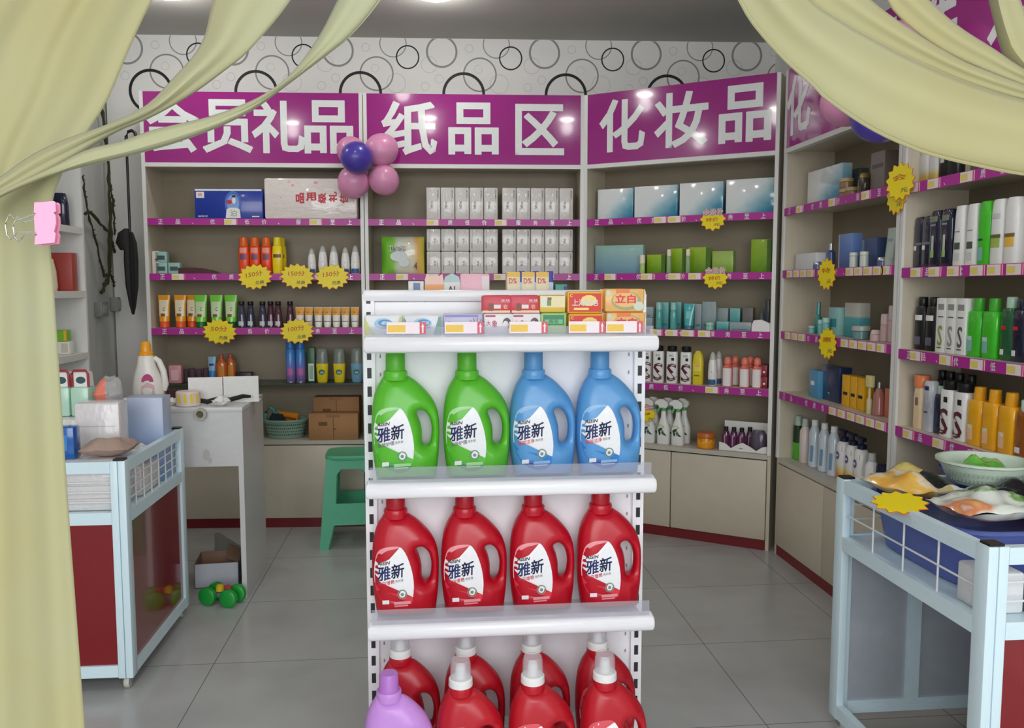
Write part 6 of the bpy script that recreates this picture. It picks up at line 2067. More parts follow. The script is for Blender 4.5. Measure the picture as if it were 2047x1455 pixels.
def cart(x0, x1, y0, y1, label, panels, wires):
    """panels / wires: keyed by side: front, back, left, right."""
    root = empty('promotion_cart', label, 'display cart', 'wheeled promotion carts', (x0, y0, 0))
    W, L = x1 - x0, y1 - y0
    for px_, sx in ((0, 1), (W, -1)):
        for py_, sy in ((0, 1), (L, -1)):
            b = MB()
            a0, a1 = sorted((px_, px_ + sx * 0.024))
            c0, c1 = sorted((py_, py_ + sy * 0.050))
            b.box(a0, a1, c0, c1, 0.045, 0.812, 0, 0.002)
            a0, a1 = sorted((px_ + sx * 0.026, px_ + sx * 0.050))
            c0, c1 = sorted((py_, py_ + sy * 0.024))
            b.box(a0, a1, c0, c1, 0.045, 0.812, 0, 0.002)
            c0, c1 = sorted((py_ + sy * 0.004, py_ + sy * 0.040))
            a0, a1 = sorted((px_ + sx * 0.004, px_ + sx * 0.040))
            b.box(a0, a1, c0, c1, 0.812, 0.818, 1)
            b.build('corner_post', [CARTW, BLACK], root)
            cs = empty('caster', loc=(px_ + sx * 0.028, py_ + sy * 0.028, 0))
            cs.parent = root
            b = MB()
            b.box(-0.014, 0.014, -0.016, 0.016, 0.040, 0.045)
            for q in (-0.013, 0.011):
                b.box(q, q + 0.002, -0.012, 0.012, 0.018, 0.041)
            b.build('fork', mat('zinc', (170, 172, 176), 0.3, metal=0.8), cs)
            b = MB()
            b.lathe([(0.003, -0.009), (0.019, -0.009), (0.021, -0.006), (0.021, 0.006), (0.019, 0.009), (0.003, 0.009)], 0, 0, 20)
            b.xform(Matrix.Translation((0, 0, 0.0215)) @ Matrix.Rotation(PI / 2, 4, 'Y'))
            b.build('wheel', mat('caster_rubber', (196, 196, 186), 0.5), cs)

    def rails(name, z0, z1):
        b = MB()
        b.box(0.05, W - 0.05, 0.0, 0.024, z0, z1)
        b.box(0.05, W - 0.05, L - 0.024, L, z0, z1)
        b.box(0.0, 0.024, 0.05, L - 0.05, z0, z1)
        b.box(W - 0.024, W, 0.05, L - 0.05, z0, z1)
        b.build(name, CARTW, root)
    rails('top_rail', 0.770, 0.810)
    rails('middle_rail', 0.592, 0.634)
    rails('bottom_rail', 0.050, 0.092)
    for side, m_ in panels.items():
        b = MB()
        if side in ('front', 'back'):
            yy = 0.010 if side == 'front' else L - 0.014
            b.box(0.05, W - 0.05, yy, yy + 0.004, 0.092, 0.592, 0)
            if m_ is CGREY:
                b.box(W / 2 - 0.022, W / 2 + 0.022, yy - 0.010, yy + 0.012, 0.092, 0.592, 1)
        else:
            xx = 0.010 if side == 'left' else W - 0.014
            b.box(xx, xx + 0.004, 0.05, L - 0.05, 0.092, 0.592, 0)
        b.build('panel', [m_, CARTW], root)
    for side, (nv, nh) in wires.items():
        b = MB()
        fb = side in ('front', 'back')
        run = W if fb else L
        off = 0.012 if side in ('front', 'left') else (L if fb else W) - 0.012
        for k in range(nv):
            s_ = 0.05 + (run - 0.1) * (k + 1) / (nv + 1)
            p0, p1 = ((s_, off, 0.634), (s_, off, 0.77)) if fb else ((off, s_, 0.634), (off, s_, 0.77))
            b.tube([p0, p1], 0.0028, 6)
        for k in range(nh):
            z = 0.634 + 0.136 * (k + 1) / (nh + 1)
            p0, p1 = ((0.05, off, z), (run - 0.05, off, z)) if fb else ((off, 0.05, z), (off, run - 0.05, z))
            b.tube([p0, p1], 0.0028, 6)
        b.build('wire_grid', WIRE, root)
    b = MB()
    b.box(0.026, W - 0.026, 0.026, L - 0.026, 0.622, 0.630)
    b.build('tray', CARTW, root)
    return root


cart(-1.56, -1.040, 2.968, 3.668, 'white framed cart with red panels behind the left curtain', {'front': CRED, 'right': CRED, 'back': CRED, 'left': CRED}, {'front': (1, 3), 'right': (6, 3), 'back': (3, 3), 'left': (6, 3)})
cart(1.261, 1.791, 1.775, 2.508, 'white framed cart with open side in front of the shampoo shelves', {'front': CRED, 'back': CGREY, 'right': CGREY}, {'front': (2, 2), 'left': (3, 1), 'back': (2, 2), 'right': (3, 1)})


# --- what lies in the left cart
def pillow(name, w, l, h, mats, seed=0, loc=(0, 0, 0), rot=(0, 0, 0), wob=0.006, mfun=None, nx=14, ny=12, p=0.45):
    rnd = random.Random(seed)
    ph = [rnd.uniform(0, 6) for _ in range(6)]
    b = MB()
    for sg in (1, -1):
        vs = []
        for j in range(ny + 1):
            for i in range(nx + 1):
                x, y = i / nx, j / ny
                bul = max(0, math.sin(PI * x) * math.sin(PI * y)) ** p
                wv = wob * (math.sin(7 * x + ph[0]) * math.sin(6 * y + ph[1]) + 0.6 * math.sin(15 * x + ph[2] + 4 * y) + 0.5 * math.sin(13 * y + ph[3]))
                z = h * 0.5 + sg * (h * 0.5 * bul) + (wv * (0.3 + bul) if sg > 0 else 0.0)
                vs.append(((x - 0.5) * w + 0.5 * wv, (y - 0.5) * l + 0.5 * wv, max(0.0, z)))
        for j in range(ny):
            for i in range(nx):
                f = (j * (nx + 1) + i, j * (nx + 1) + i + 1, (j + 1) * (nx + 1) + i + 1, (j + 1) * (nx + 1) + i)
                b.add([vs[q] for q in f], [(0, 1, 2, 3) if sg > 0 else (3, 2, 1, 0)], mfun((i + .5) / nx, (j + .5) / ny) if mfun else 0, True)
    o = b.build(name, mats)
    # weld the shared points so the shading runs smoothly
    bm = bmesh.new()
    bm.from_mesh(o.data)
    bmesh.ops.remove_doubles(bm, verts=bm.verts[:], dist=1e-5)
    bm.to_mesh(o.data)
    bm.free()
    o.location = loc
    o.rotation_euler = rot
    return o


BALE = mat('bale_white', (226, 222, 222), 0.25, coat=0.4, bump=(8, 0.4, 0.01))


def bale(w, d, h, loc, label):
    b = MB()
    b.box(-w / 2, w / 2, -d / 2, d / 2, 0, h, 0, 0.012)
    for k in range(1, 4):
        b.rect(-w / 2 + 0.01, w / 2 - 0.01, h * k / 4 - 0.0008, h * k / 4 + 0.0008, -d / 2 - 0.0006, 1)
    o = b.build('tissue_bale', [BALE, TS, mat('bale_red_seam', (150, 60, 70), 0.5)], None, loc)
    return tag(o, label, 'tissue pack', 'white tissue bales in the left cart')


T0 = 0.6306
bale(0.235, 0.17, 0.178, (-1.405, 3.092, T0), 'white tissue bale at the front of the left cart, half hidden by the curtain')
bale(0.185, 0.17, 0.178, (-1.170, 3.092, T0), 'white tissue bale at the front right corner of the left cart')
bale(0.160, 0.10, 0.350, (-1.220, 3.270, T0), 'tall white tissue bale standing in the middle of the left cart')
bale(0.200, 0.20, 0.270, (-1.402, 3.47, T0), 'white tissue bale under the mint packs in the left cart')
bale(0.070, 0.22, 0.110, (-1.098, 3.315, T0), 'low white tissue bale by the wire side of the left cart')
b = MB()
b.box(-0.075, 0.075, -0.055, 0.055, 0, 0.335, 0, 0.004)
b.rect(-0.075, -0.062, 0.0, 0.335, -0.0556, 1)
o = b.build('carton', [ramp_mat('pale_blue_carton', [(0, (126, 160, 210)), (0.6, (160, 182, 220)), (1, (178, 190, 214))], (0.2, 0, 1), 0.35), PAPER], None, (-1.138, 3.53, T0))
tag(o, 'pale blue carton standing in the left cart below the white detergent bottle', 'carton')
b = MB()
b.box(-0.035, 0.035, -0.03, 0.03, 0, 0.112, 0, 0.006)
b.rect(-0.018, 0.012, 0.03, 0.085, -0.0306, 1)
o = b.build('wipes_pack', [mat('azure_pack', (30, 96, 176), 0.2, coat=0.4), mat('azure_light', (70, 140, 200), 0.3)], None, (-1.262, 3.06, T0 + 0.179))
tag(o, 'small bright blue pack standing on the front tissue bale', 'pack')
o = pillow('cloth_bag', 0.165, 0.14, 0.062, [mat('taupe_cloth', (176, 150, 138), 0.8, bump=(30, 0.5))], 3, (-1.132, 3.085, T0 + 0.179), (0, 0, 0.1), 0.006)
tag(o, 'crumpled taupe cloth bag lying on the front of the left cart', 'cloth bag')
o = pillow('wipes_pouch', 0.09, 0.10, 0.06, [mat('milky_pouch', (214, 214, 218), 0.25, coat=0.4)], 5, (-1.10, 3.31, T0 + 0.1120), (0, 0, 0.3), 0.005)
tag(o, 'milky white pouch lying before the pale blue carton', 'pouch')
for i, dx in enumerate((-0.035, 0.037)):
    root = empty('handled_pack', f'mint green pack with red carry handle in the left cart, {("left", "right")[i]} one', 'pack', 'mint packs with red handles', (-1.394 + dx, 3.46, T0 + 0.271))
    b = MB()
    b.box(-0.034, 0.034, -0.04, 0.04, 0, 0.115, 0, 0.008)
    b.prism([(-0.034, 0.115), (0.034, 0.115), (0.030, 0.170), (-0.030, 0.170)], -0.02, 0.02, 1)
    b.plate(ell(0, 0.140, 0.018, 0.014), -0.0206, 2)
    b.build('pack_body', [mat('mint_pale_pack', (184, 224, 202), 0.3, coat=0.3), PAPER, mat('dark_emblem', (50, 84, 90), 0.4)], root)
    b = MB()
    b.tube([(-0.030, -0.024, 0.116), (-0.030, -0.026, 0.165), (-0.022, -0.026, 0.178), (0.022, -0.026, 0.178), (0.030, -0.026, 0.165), (0.030, -0.024, 0.116)], 0.005, 8)
    b.build('handle', mat('crimson_strap', (160, 30, 44), 0.4), root)
FILM = clear_mat('clear_film', (226, 226, 226), 0.42, 0.12)
o = pillow('plastic_bag', 0.10, 0.09, 0.135, [FILM, mat('peach_print_bag', (236, 130, 110), 0.3)], 8, (-1.335, 3.43, T0 + 0.06), (0, 0, 0.2), 0.012, lambda x, y: 1 if x < 0.4 and y < 0.45 else 0, p=0.6)
o.location = (-1.258, 3.45, T0 + 0.29)
o = tag(o, 'clear plastic bag with coral print beside the mint packs', 'plastic bag')
b = MB()
b.box(-0.038, 0.038, -0.055, 0.055, 0, 0.288)
o = b.build('carton', PAPER, None, (-1.256, 3.45, T0))
tag(o, 'plain white carton under the clear plastic bag', 'carton')

# --- cashier's desk behind the left cart
DW = mat('desk_white_board', (212, 212, 212), 0.35)
DX0, DX1, DY0, DY1, DZ = -1.42, -0.835, 3.843, 4.31, 0.872
root = empty('cash_desk', 'plain white board desk behind the left cart', 'desk', None, (DX0, DY0, 0))
w_, d_ = DX1 - DX0, DY1 - DY0
for x in (0.0, w_ - 0.022):
    b = MB()
    b.box(x, x + 0.022, 0, d_, 0, DZ - 0.02)
    b.build('side_panel', DW, root)
b = MB()
b.box(0.022, w_ - 0.022, 0.0, 0.02, 0.607, DZ - 0.02, 0)
b.plate(ell(w_ - 0.16, 0.66, 0.016, 0.026, 14), -0.0006, 1)
b.plate(ell(w_ - 0.145, 0.635, 0.010, 0.014, 12), -0.0008, 1)
b.build('front_panel', [DW, mat('smudge_grey', (196, 192, 188), 0.6)], root)
b = MB()
b.box(-0.002, w_ + 0.002, -0.004, d_, DZ - 0.02, DZ, 0, 0.002)
b.build('desk_top', DW, root)
z = DZ + 0.0006
b = MB()
b.box(-0.075, 0.075, -0.002, 0.002, 0, 0.118)
b.box(0.079, 0.235, -0.002, 0.002, 0, 0.120)
b.box(-0.075, 0.235, 0.0, 0.10, 0, 0.003)
o = b.build('white_carton', PAPER, None, (-1.03, 4.00, z), 0.09)
tag(o, 'opened white carton standing on the white desk', 'carton')
b = MB()
b.lathe([(0.048, 0), (0.052, 0.003), (0.052, 0.062), (0.048, 0.066)], 0, 0, 24, 0)
for k in range(7):
    a0 = -PI / 2 + (k - 3) * 0.55
    vs = [(0.0526 * math.cos(a0 + s_), 0.0526 * math.sin(a0 + s_), zz) for s_, zz in ((-0.12, 0.016), (0.12, 0.016), (0.12, 0.056), (-0.12, 0.056))]
    b.add(vs, [(0, 1, 2, 3)], 1)
o = b.build('tag_roll', [mat('rose_paper', (230, 212, 208), 0.4), YELLOW], None, (-1.085, 3.915, z))
tag(o, 'thick roll of yellow and pink price stickers on the white desk', 'sticker roll')
b = MB()
b.tube([(-0.13, 0, 0.012), (-0.09, 0.01, 0.020), (-0.05, 0.0, 0.014), (0.0, -0.01, 0.030), (0.05, 0.0, 0.022), (0.10, 0.03, 0.034), (0.13, 0.05, 0.030)], [0.005, 0.010, 0.012, 0.009, 0.011, 0.010, 0.006], 10)
o = b.build('black_strap', mat('black_webbing', (26, 26, 28), 0.7), None, (-0.955, 3.93, z))
tag(o, 'black strap lying across the top of the white desk', 'strap')
o = pillow('paper_tissue', 0.075, 0.06, 0.045, [PAPER], 11, (-0.935, 3.885, z), (0, 0, 0.4), 0.008, None, 10, 8, 0.9)
tag(o, 'crumpled white tissue on the edge of the white desk', 'tissue')
b = MB()
b.lathe([(0.016, -0.012), (0.026, -0.012), (0.027, -0.006), (0.027, 0.006), (0.026, 0.012), (0.016, 0.012), (0.016, -0.012)], 0, 0, 24)
b.xform(Matrix.Rotation(PI / 2, 4, 'X'))
o = b.build('tape_roll', clear_mat('tape_roll_clear', (206, 204, 190), 0.7, 0.2), None, (-1.01, DY0 - 0.0195, 0.846))
tag(o, 'roll of clear tape hanging on the front edge of the white desk', 'tape roll')
b = MB()
b.loft([sel(0.03, 0.03, 2, 0), sel(0.045, 0.04, 2, 0.02), sel(0.03, 0.03, 2, 0.06)])
o = b.build('wine_cloth', mat('wine_cloth', (70, 36, 44), 0.8, bump=(30, 0.6)), None, (-1.175, 4.02, z))
tag(o, 'small wine dark bundle left of the opened white carton', 'bundle')
o = pillow('paper_wad', 0.06, 0.05, 0.035, [PAPER], 13, (-1.165, 3.93, z), (0, 0, 0.2), 0.006, None, 10, 8, 0.9)
tag(o, 'white paper wad on the desk left of the sticker roll', 'paper')
# white detergent bottle with orange cap
root = empty('detergent_bottle', 'white detergent bottle with orange cap and pink label behind the left cart', 'detergent bottle', None, (-1.275, 3.99, z))
b = MB()
secs = [(0, 0.058, 0.040), (0.006, 0.066, 0.046), (0.07, 0.070, 0.050), (0.13, 0.058, 0.044), (0.18, 0.040, 0.034), (0.215, 0.034, 0.030), (0.222, 0.030, 0.028)]
b.loft([sel(a_, d2, 2.4, zz, 28, -0.010 * min(1, zz / 0.2)) for zz, a_, d2 in secs])
b.tube([(0.026, 0, 0.212), (0.046, 0, 0.196), (0.064, 0, 0.150), (0.072, 0, 0.090), (0.066, 0, 0.06)], [0.010, 0.013, 0.014, 0.014, 0.010], 10)
b.build('body', mat('bottle_cream_white', (236, 232, 224), 0.3), root)
b = MB()
b.lathe([(0.031, 0.222), (0.032, 0.236), (0.029, 0.238), (0.024, 0.240), (0.022, 0.272), (0.016, 0.284), (0.002, 0.287)], -0.010, 0, 22)
b.build('cap', mat('amber_orange_cap', (244, 166, 36), 0.3), root)
b = MB()
for pts, mi in (([(0.026 * math.cos(a_), 0.105 + 0.036 * math.sin(a_)) for a_ in [PI * j / 12 for j in range(13)]], 0), ([(-0.03, 0.03), (0.03, 0.03), (0.03, 0.09), (0.0, 0.104), (-0.026, 0.085)], 1), ([(0.0, 0.034), (0.034, 0.034), (0.034, 0.052), (0.0, 0.05)], 2)):
    b.add([(x + 0.006, front_y(secs, 2.4, x + 0.006, zz) - 0.002 - 0.0006 * mi, zz) for x, zz in pts], [tuple(range(len(pts)))], mi)
b.build('label', [mat('magenta_label', (190, 60, 120), 0.4), mat('rose_label', (230, 190, 196), 0.4), mat('sage_label', (150, 180, 160), 0.4)], root)

# --- on the floor under the desk
b = MB()
b.box(-0.115, 0.085, -0.10, 0.10, 0, 0.004, 1)
b.box(-0.115, 0.085, -0.10, -0.096, 0, 0.115, 0)
b.box(-0.115, 0.085, 0.096, 0.10, 0, 0.115, 1)
b.box(-0.115, -0.111, -0.10, 0.10, 0, 0.115, 1)
b.box(0.081, 0.085, -0.10, 0.10, 0, 0.115, 2)
b.add([(-0.05, 0.098, 0.115), (0.083, 0.098, 0.115), (0.083, 0.088, 0.130), (-0.03, 0.11, 0.205), (-0.05, 0.115, 0.20)], [(0, 1, 2, 3, 4)], 3)
b.add([(0.083, -0.098, 0.115), (0.083, 0.098, 0.115), (0.02, 0.098, 0.150), (0.03, -0.06, 0.125)], [(0, 1, 2, 3)], 1)
o = b.build('open_box', [mat('box_bluish_white', (206, 210, 220), 0.5), mat('box_inside_brown', (160, 128, 104), 0.7), mat('box_slate_side', (60, 74, 90), 0.5), mat('box_grey_flap', (120, 116, 108), 0.7)], None, (-1.0, 4.095, 0.0006), 0.1)
tag(o, 'open white box with brown inside on the floor under the desk', 'box')
root = empty('toy_car', 'toy car with big green wheels on the floor before the open box', 'toy', None, (-0.93, 3.785, 0.0), -0.35)
for x in (-0.052, 0.052):
    for y in (-0.035, 0.035):
        b = MB()
        prof = [(0.002, -0.016), (0.030, -0.016), (0.040, -0.010), (0.040, 0.010), (0.030, 0.016), (0.002, 0.016)]
        b.lathe(prof, 0, 0, 18)
        b.xform(Matrix.Translation((x, y, 0.0405)) @ Matrix.Rotation(PI / 2, 4, 'X'))
        b.build('wheel', mat('toy_green', (30, 160, 60), 0.35), root)
b = MB()
b.box(-0.04, 0.04, -0.018, 0.018, 0.030, 0.052, 0, 0.004)
b.build('chassis', mat('toy_grey', (130, 130, 140), 0.4), root)
b = MB()
b.lathe([(0.006, 0.052), (0.020, 0.058), (0.018, 0.080), (0.006, 0.088)], -0.012, 0, 14)
b.build('cabin', mat('toy_yellow', (226, 190, 50), 0.35), root)
b = MB()
b.lathe([(0.006, 0.050), (0.016, 0.060), (0.014, 0.082), (0.004, 0.088)], 0.028, 0, 14)
b.build('driver', mat('toy_red', (196, 60, 80), 0.35), root)

# --- green plastic stool
GP = mat('stool_green', (84, 182, 142), 0.4)
root = empty('plastic_stool', 'green plastic stool half hidden behind the gondola', 'stool', None, (-0.435, 4.70, 0), 0.05)


def hw(zz):
    return 0.172 - 0.040 * zz / 0.49


for k in range(4):
    b = MB()
    M = Matrix.Rotation(k * PI / 2, 4, 'Z')

    def slab(s0b, s1b, z0, s0t, s1t, z1, th=0.010):
        v = []
        for sb, zz in ((s0b, z0), (s1b, z0), (s1t, z1), (s0t, z1)):
            h_ = hw(zz)
            v.append((sb * h_, -h_, zz))
        for sb, zz in ((s0b, z0), (s1b, z0), (s1t, z1), (s0t, z1)):
            h_ = hw(zz)
            v.append((sb * h_ * (1 - th / h_), -h_ + th, zz))
        b.add([tuple(M @ Vector(p)) for p in v], [(0, 1, 2, 3), (7, 6, 5, 4), (0, 4, 5, 1), (1, 5, 6, 2), (2, 6, 7, 3), (3, 7, 4, 0)])
    slab(-1, -0.74, 0, -1, -0.60, 0.13)
    slab(0.74, 1, 0, 0.60, 1, 0.13)
    slab(-1, 1, 0.13, -1, 1, 0.245)
    slab(-1, -0.56, 0.245, -1, -0.56, 0.40)
    slab(0.56, 1, 0.245, 0.56, 1, 0.40)
    slab(-1, -0.56, 0.40, -1, -0.40, 0.43)
    slab(0.56, 1, 0.40, 0.40, 1, 0.43)
    slab(-1, 1, 0.43, -1, 1, 0.485)
    b.build('side_leg_panel', GP, root)
b = MB()
rr = [sel(a_, a_, 5, zz, 32) for zz, a_ in ((0.470, 0.120), (0.478, 0.140), (0.490, 0.143), (0.500, 0.136), (0.502, 0.120), (0.498, 0.112))]
b.loft(rr)
b.build('seat', GP, root)

# ------------------------------------------------------------------ left wall: cords, boxes, umbrella
def on_left(px, py, off=0.040):
    r = ray_at(px, py, 1.0) - CAM
    t_ = (LX + off - CAM.x) / r.x
    return CAM + r * t_


VINE = mat('dried_vine', (84, 82, 52), 0.8, bump=(60, 0.8))
random.seed(11)


def vine(parent, paths, r=0.010):
    b = MB()
    for pts in paths:
        P = [on_left(*p) for p in pts]
        fine = []
        for i in range(len(P) - 1):
            for k in range(8):
                fine.append(P[i].lerp(P[i + 1], k / 8) + Vector((random.uniform(0, .008), random.uniform(-.006, .006), random.uniform(-.006, .006))))
        fine.append(P[-1])
        b.tube(fine, [r * random.uniform(0.6, 1.3) for _ in fine], 7)
        for q in fine:
            for _ in range(2):
                a_ = random.uniform(0, 2 * PI)
                d2 = Vector((abs(math.cos(a_)) * 0.5, math.cos(a_), math.sin(a_))) * random.uniform(0.010, 0.022)
                e = Vector((0, -math.sin(a_), math.cos(a_))) * 0.005
                b.add([q, q + d2 * 0.5 + e, q + d2, q + d2 * 0.5 - e], [(0, 1, 2, 3)])
    base = parent.location
    b.v = [(x - base.x, y - base.y, z - base.z) for x, y, z in b.v]
    return b.build('vine_strand', VINE, parent)


tw = empty('dried_vine', 'tangle of dried vines hanging on the left wall down to the switch box', 'dried vine', None, on_left(204, 592))
vine(tw, [[(200, 120), (202, 215), (213, 300), (220, 420), (218, 545), (202, 585)]], 0.011)
vine(tw, [[(168, 428), (178, 424), (219, 468), (229, 505)]], 0.008)
vine(tw, [[(163, 352), (173, 415), (192, 490), (206, 552), (213, 548)]], 0.006)
vine(tw, [[(218, 545), (228, 572)], [(216, 352), (224, 400), (229, 470)]], 0.006)
for px, py, w2, h2, lab in ((195, 618, 0.10, 0.085, 'grey switch box on the left wall where the thick vine ends'), (224, 608, 0.075, 0.085, 'grey socket box on the left wall nearer the corner')):
    p = on_left(px, py, 0.0005)
    b = MB()
    b.box(-w2 / 2, w2 / 2, -0.045, 0, -h2 / 2, h2 / 2, 0, 0.006)
    b.box(-w2 * 0.38, w2 * 0.38, -0.049, -0.044, -h2 * 0.3, h2 * 0.3, 1, 0.002)
    o = b.build('switch_box', [mat('box_grey', (150, 152, 152), 0.5), mat('box_face', (168, 170, 170), 0.5)], None, p, R_(90))
    tag(o, lab, 'switch box', None)
root = empty('umbrella', 'closed black umbrella hanging between the left wall and the gift shelf unit', 'umbrella', None, (-1.668, 4.99, 1.25), 0)
b = MB()
rings = []
for zz, a_ in ((0.0, 0.006), (0.05, 0.016), (0.16, 0.030), (0.30, 0.034), (0.40, 0.030), (0.46, 0.014)):
    rings.append([(a_ * (1 + 0.18 * math.cos(6 * 2 * PI * j / 24)) * math.cos(2 * PI * j / 24), a_ * (1 + 0.18 * math.cos(6 * 2 * PI * j / 24)) * math.sin(2 * PI * j / 24), zz) for j in range(24)])
b.loft(rings)
b.build('canopy', mat('umbrella_black', (18, 18, 20), 0.7), root)
b = MB()
b.tube([(0, 0, 0.44), (0, 0, 0.95)], 0.007, 10)
b.build('shaft', BLACK, root)
b = MB()
b.tube([(0, 0, 0.94), (0, 0, 0.985), (0.012, 0, 1.012), (0.032, 0, 1.018), (0.048, 0, 1.006), (0.052, 0, 0.985)], 0.009, 10)
b.build('handle', BLACK, root)
b = MB()
b.loft([sel(0.026, 0.026, 2, 0.36, 16, -0.03), sel(0.044, 0.036, 2, 0.40, 16, -0.035), sel(0.034, 0.03, 2, 0.455, 16, -0.03), sel(0.010, 0.01, 2, 0.48, 16, -0.02)])
b.build('wrist_bag', mat('umbrella_black', (18, 18, 20), 0.7), root)

# --- goods heaped in the right cart
CX0, CY0, CY1 = 1.261, 1.775, 2.508
BLUEP = mat('periwinkle_plastic', (88, 104, 176), 0.3)


def block(name, w, d, h, loc, m_, label, cat, rot=0.0, bev=0.008, group=None):
    b = MB()
    b.box(-w / 2, w / 2, -d / 2, d / 2, 0, h, 0, bev)
    o = b.build(name, [m_], None, loc, rot)
    return tag(o, label, cat, group)


# shallow periwinkle tub, its rim just above the rail
root = empty('plastic_tub', 'periwinkle blue plastic tub standing in the right cart under the packets', 'tub', None, (1.515, 2.20, T0))
b = MB()
rr = [sel(a_, d2, 5, zz, 36) for zz, a_, d2 in ((0.0, 0.165, 0.215), (0.006, 0.172, 0.222), (0.150, 0.195, 0.250), (0.154, 0.208, 0.263), (0.162, 0.208, 0.263), (0.162, 0.196, 0.250), (0.12, 0.190, 0.244), (0.115, 0.02, 0.02))]
b.loft(rr, 0, True, True, True)
b.build('tub_body', BLUEP, root)
block('paper_box', 0.10, 0.11, 0.10, (1.345, 1.885, T0), mat('milk_white_box', (224, 226, 228), 0.35), 'milk white box in the near left corner of the right cart', 'box')
o = pillow('milk_pouch', 0.18, 0.12, 0.06, [mat('milk_white_pouch', (226, 228, 230), 0.25, coat=0.3)], 21, (1.55, 1.86, T0), (0, 0, 0.0), 0.006)
tag(o, 'milk white pouch behind the near wires of the right cart', 'pouch')
block('slate_box', 0.055, 0.07, 0.045, (1.43, 1.86, T0), mat('slate_card_box', (96, 104, 112), 0.5), 'small slate grey box beside the milk white box in the right cart', 'box')

ZT = T0 + 0.163


def print_mat(name, cols, sc=2.2, seed=0, noise=1.5, rough=0.2):
    return ramp_mat(name, cols, (0.5, 0.3, 0.0), rough, noise, sc, seed, 0.5, 0.1)


gold = print_mat('gold_packet_print', [(0.0, (232, 160, 40)), (0.30, (236, 190, 90)), (0.42, (230, 216, 190)), (0.5, (206, 190, 160)), (0.62, (224, 206, 110)), (1.0, (190, 170, 120))], 2.6, 3)
o = pillow('snack_bag', 0.19, 0.21, 0.075, [gold, mat('packet_black', (26, 28, 34), 0.25, coat=0.4), PAPER], 31, (1.400, 2.33, ZT - 0.003), (0, 0, 0.25), 0.010, lambda x, y: 1 if (x > 0.42 and 0.10 < y < 0.42) else (2 if x > 0.80 and y < 0.5 else 0))
tag(o, 'gold and black snack bag on top of the blue tub', 'snack bag')
o = pillow('snack_bag', 0.19, 0.15, 0.060, [mat('packet_black', (26, 28, 34), 0.25, coat=0.4), print_mat('silver_packet_print', [(0, (170, 170, 164)), (0.5, (206, 206, 196)), (1, (120, 150, 120))], 3, 5)], 32, (1.600, 2.190, ZT - 0.003), (0, 0, -0.15), 0.009, lambda x, y: 1 if y > 0.80 else 0)
tag(o, 'black packet right of the gold snack bag in the right cart', 'snack bag')
green = print_mat('green_packet_print', [(0.0, (236, 200, 120)), (0.22, (214, 130, 90)), (0.34, (226, 232, 220)), (0.52, (232, 236, 230)), (0.6, (110, 170, 60)), (0.72, (206, 220, 200)), (1.0, (150, 196, 180))], 2.0, 9, 1.1)
o = pillow('snack_bag', 0.23, 0.17, 0.070, [green], 33, (1.455, 2.075, ZT - 0.002), (0, 0, 0.1), 0.010)
tag(o, 'white and green packet in front of the black packets', 'snack bag')
teal = print_mat('teal_packet_print', [(0.0, (40, 130, 130)), (0.5, (60, 150, 150)), (0.56, (210, 224, 220)), (0.66, (50, 140, 140)), (1.0, (40, 190, 110))], 1.6, 4, 1.0)
o = pillow('snack_bag', 0.15, 0.22, 0.070, [teal], 34, (1.665, 2.05, ZT - 0.002), (0, 0, -0.1), 0.009)
tag(o, 'teal and green packet at the right side of the blue tub', 'snack bag')
lil = print_mat('lilac_packet_print', [(0.0, (110, 40, 130)), (0.14, (150, 90, 170)), (0.2, (226, 226, 234)), (0.5, (206, 196, 222)), (0.7, (176, 206, 224)), (1.0, (190, 150, 190))], 2.0, 6, 0.6)
o = pillow('wipes_pack', 0.19, 0.15, 0.055, [lil], 35, (1.60, 1.895, ZT + 0.004), (R_(6), 0, 0.05), 0.007)
tag(o, 'lilac and white packet at the near end of the right cart', 'packet')

# round pale green sieve basket at the far end
root = empty('sieve_basket', 'pale green round perforated basket at the far end of the right cart', 'basket', None, (1.645, 2.36, 0.8195))
root.scale = (1.0, 1.0, 1.0)
b = MB()
rr = []
for zz, a_ in ((0.0, 0.090), (0.004, 0.096), (0.060, 0.122), (0.064, 0.132), (0.071, 0.132), (0.071, 0.122), (0.060, 0.115), (0.010, 0.090)):
    rr.append([(a_ * math.cos(2 * PI * j / 36), a_ * math.sin(2 * PI * j / 36), zz) for j in range(36)])
b.loft(rr, 0, True, True, True)
b.build('bowl', mat('pale_green_plastic', (206, 224, 206), 0.35), root)
b = MB()
for row in range(2):
    for j in range(30):
        a_ = PI + PI * (j + 0.5) / 30
        zz = 0.020 + 0.020 * row
        r0 = 0.096 + 0.026 * (zz - 0.004) / 0.056 + 0.0012
        da = 0.035
        b.add([(r0 * math.cos(a_ + s1 * da), r0 * math.sin(a_ + s1 * da), zz + s2 * 0.006) for s1, s2 in ((-1, -1), (1, -1), (1, 1), (-1, 1))], [(0, 1, 2, 3)])
b.build('holes', mat('sieve_hole', (150, 172, 156), 0.6), root)
o = pillow('green_towel', 0.10, 0.10, 0.05, [print_mat('leaf_packet_print', [(0, (70, 180, 50)), (0.5, (120, 200, 80)), (1, (220, 236, 206))], 3, 2, 0.8)], 36, (1.64, 2.36, 0.8195 + 0.020), (0, 0, 0.4), 0.008)
tag(o, 'leaf green packet lying in the pale green sieve basket', 'packet')
starburst('star_flat', None, None, 0.072, 12, 1.0)
o = get('star_flat')
o.location = (1.268, 2.16, 0.8185)
o.rotation_euler = (R_(-82), R_(-8), R_(8))
tag(o, 'yellow starburst card lying on the left rail of the right cart', 'price card')

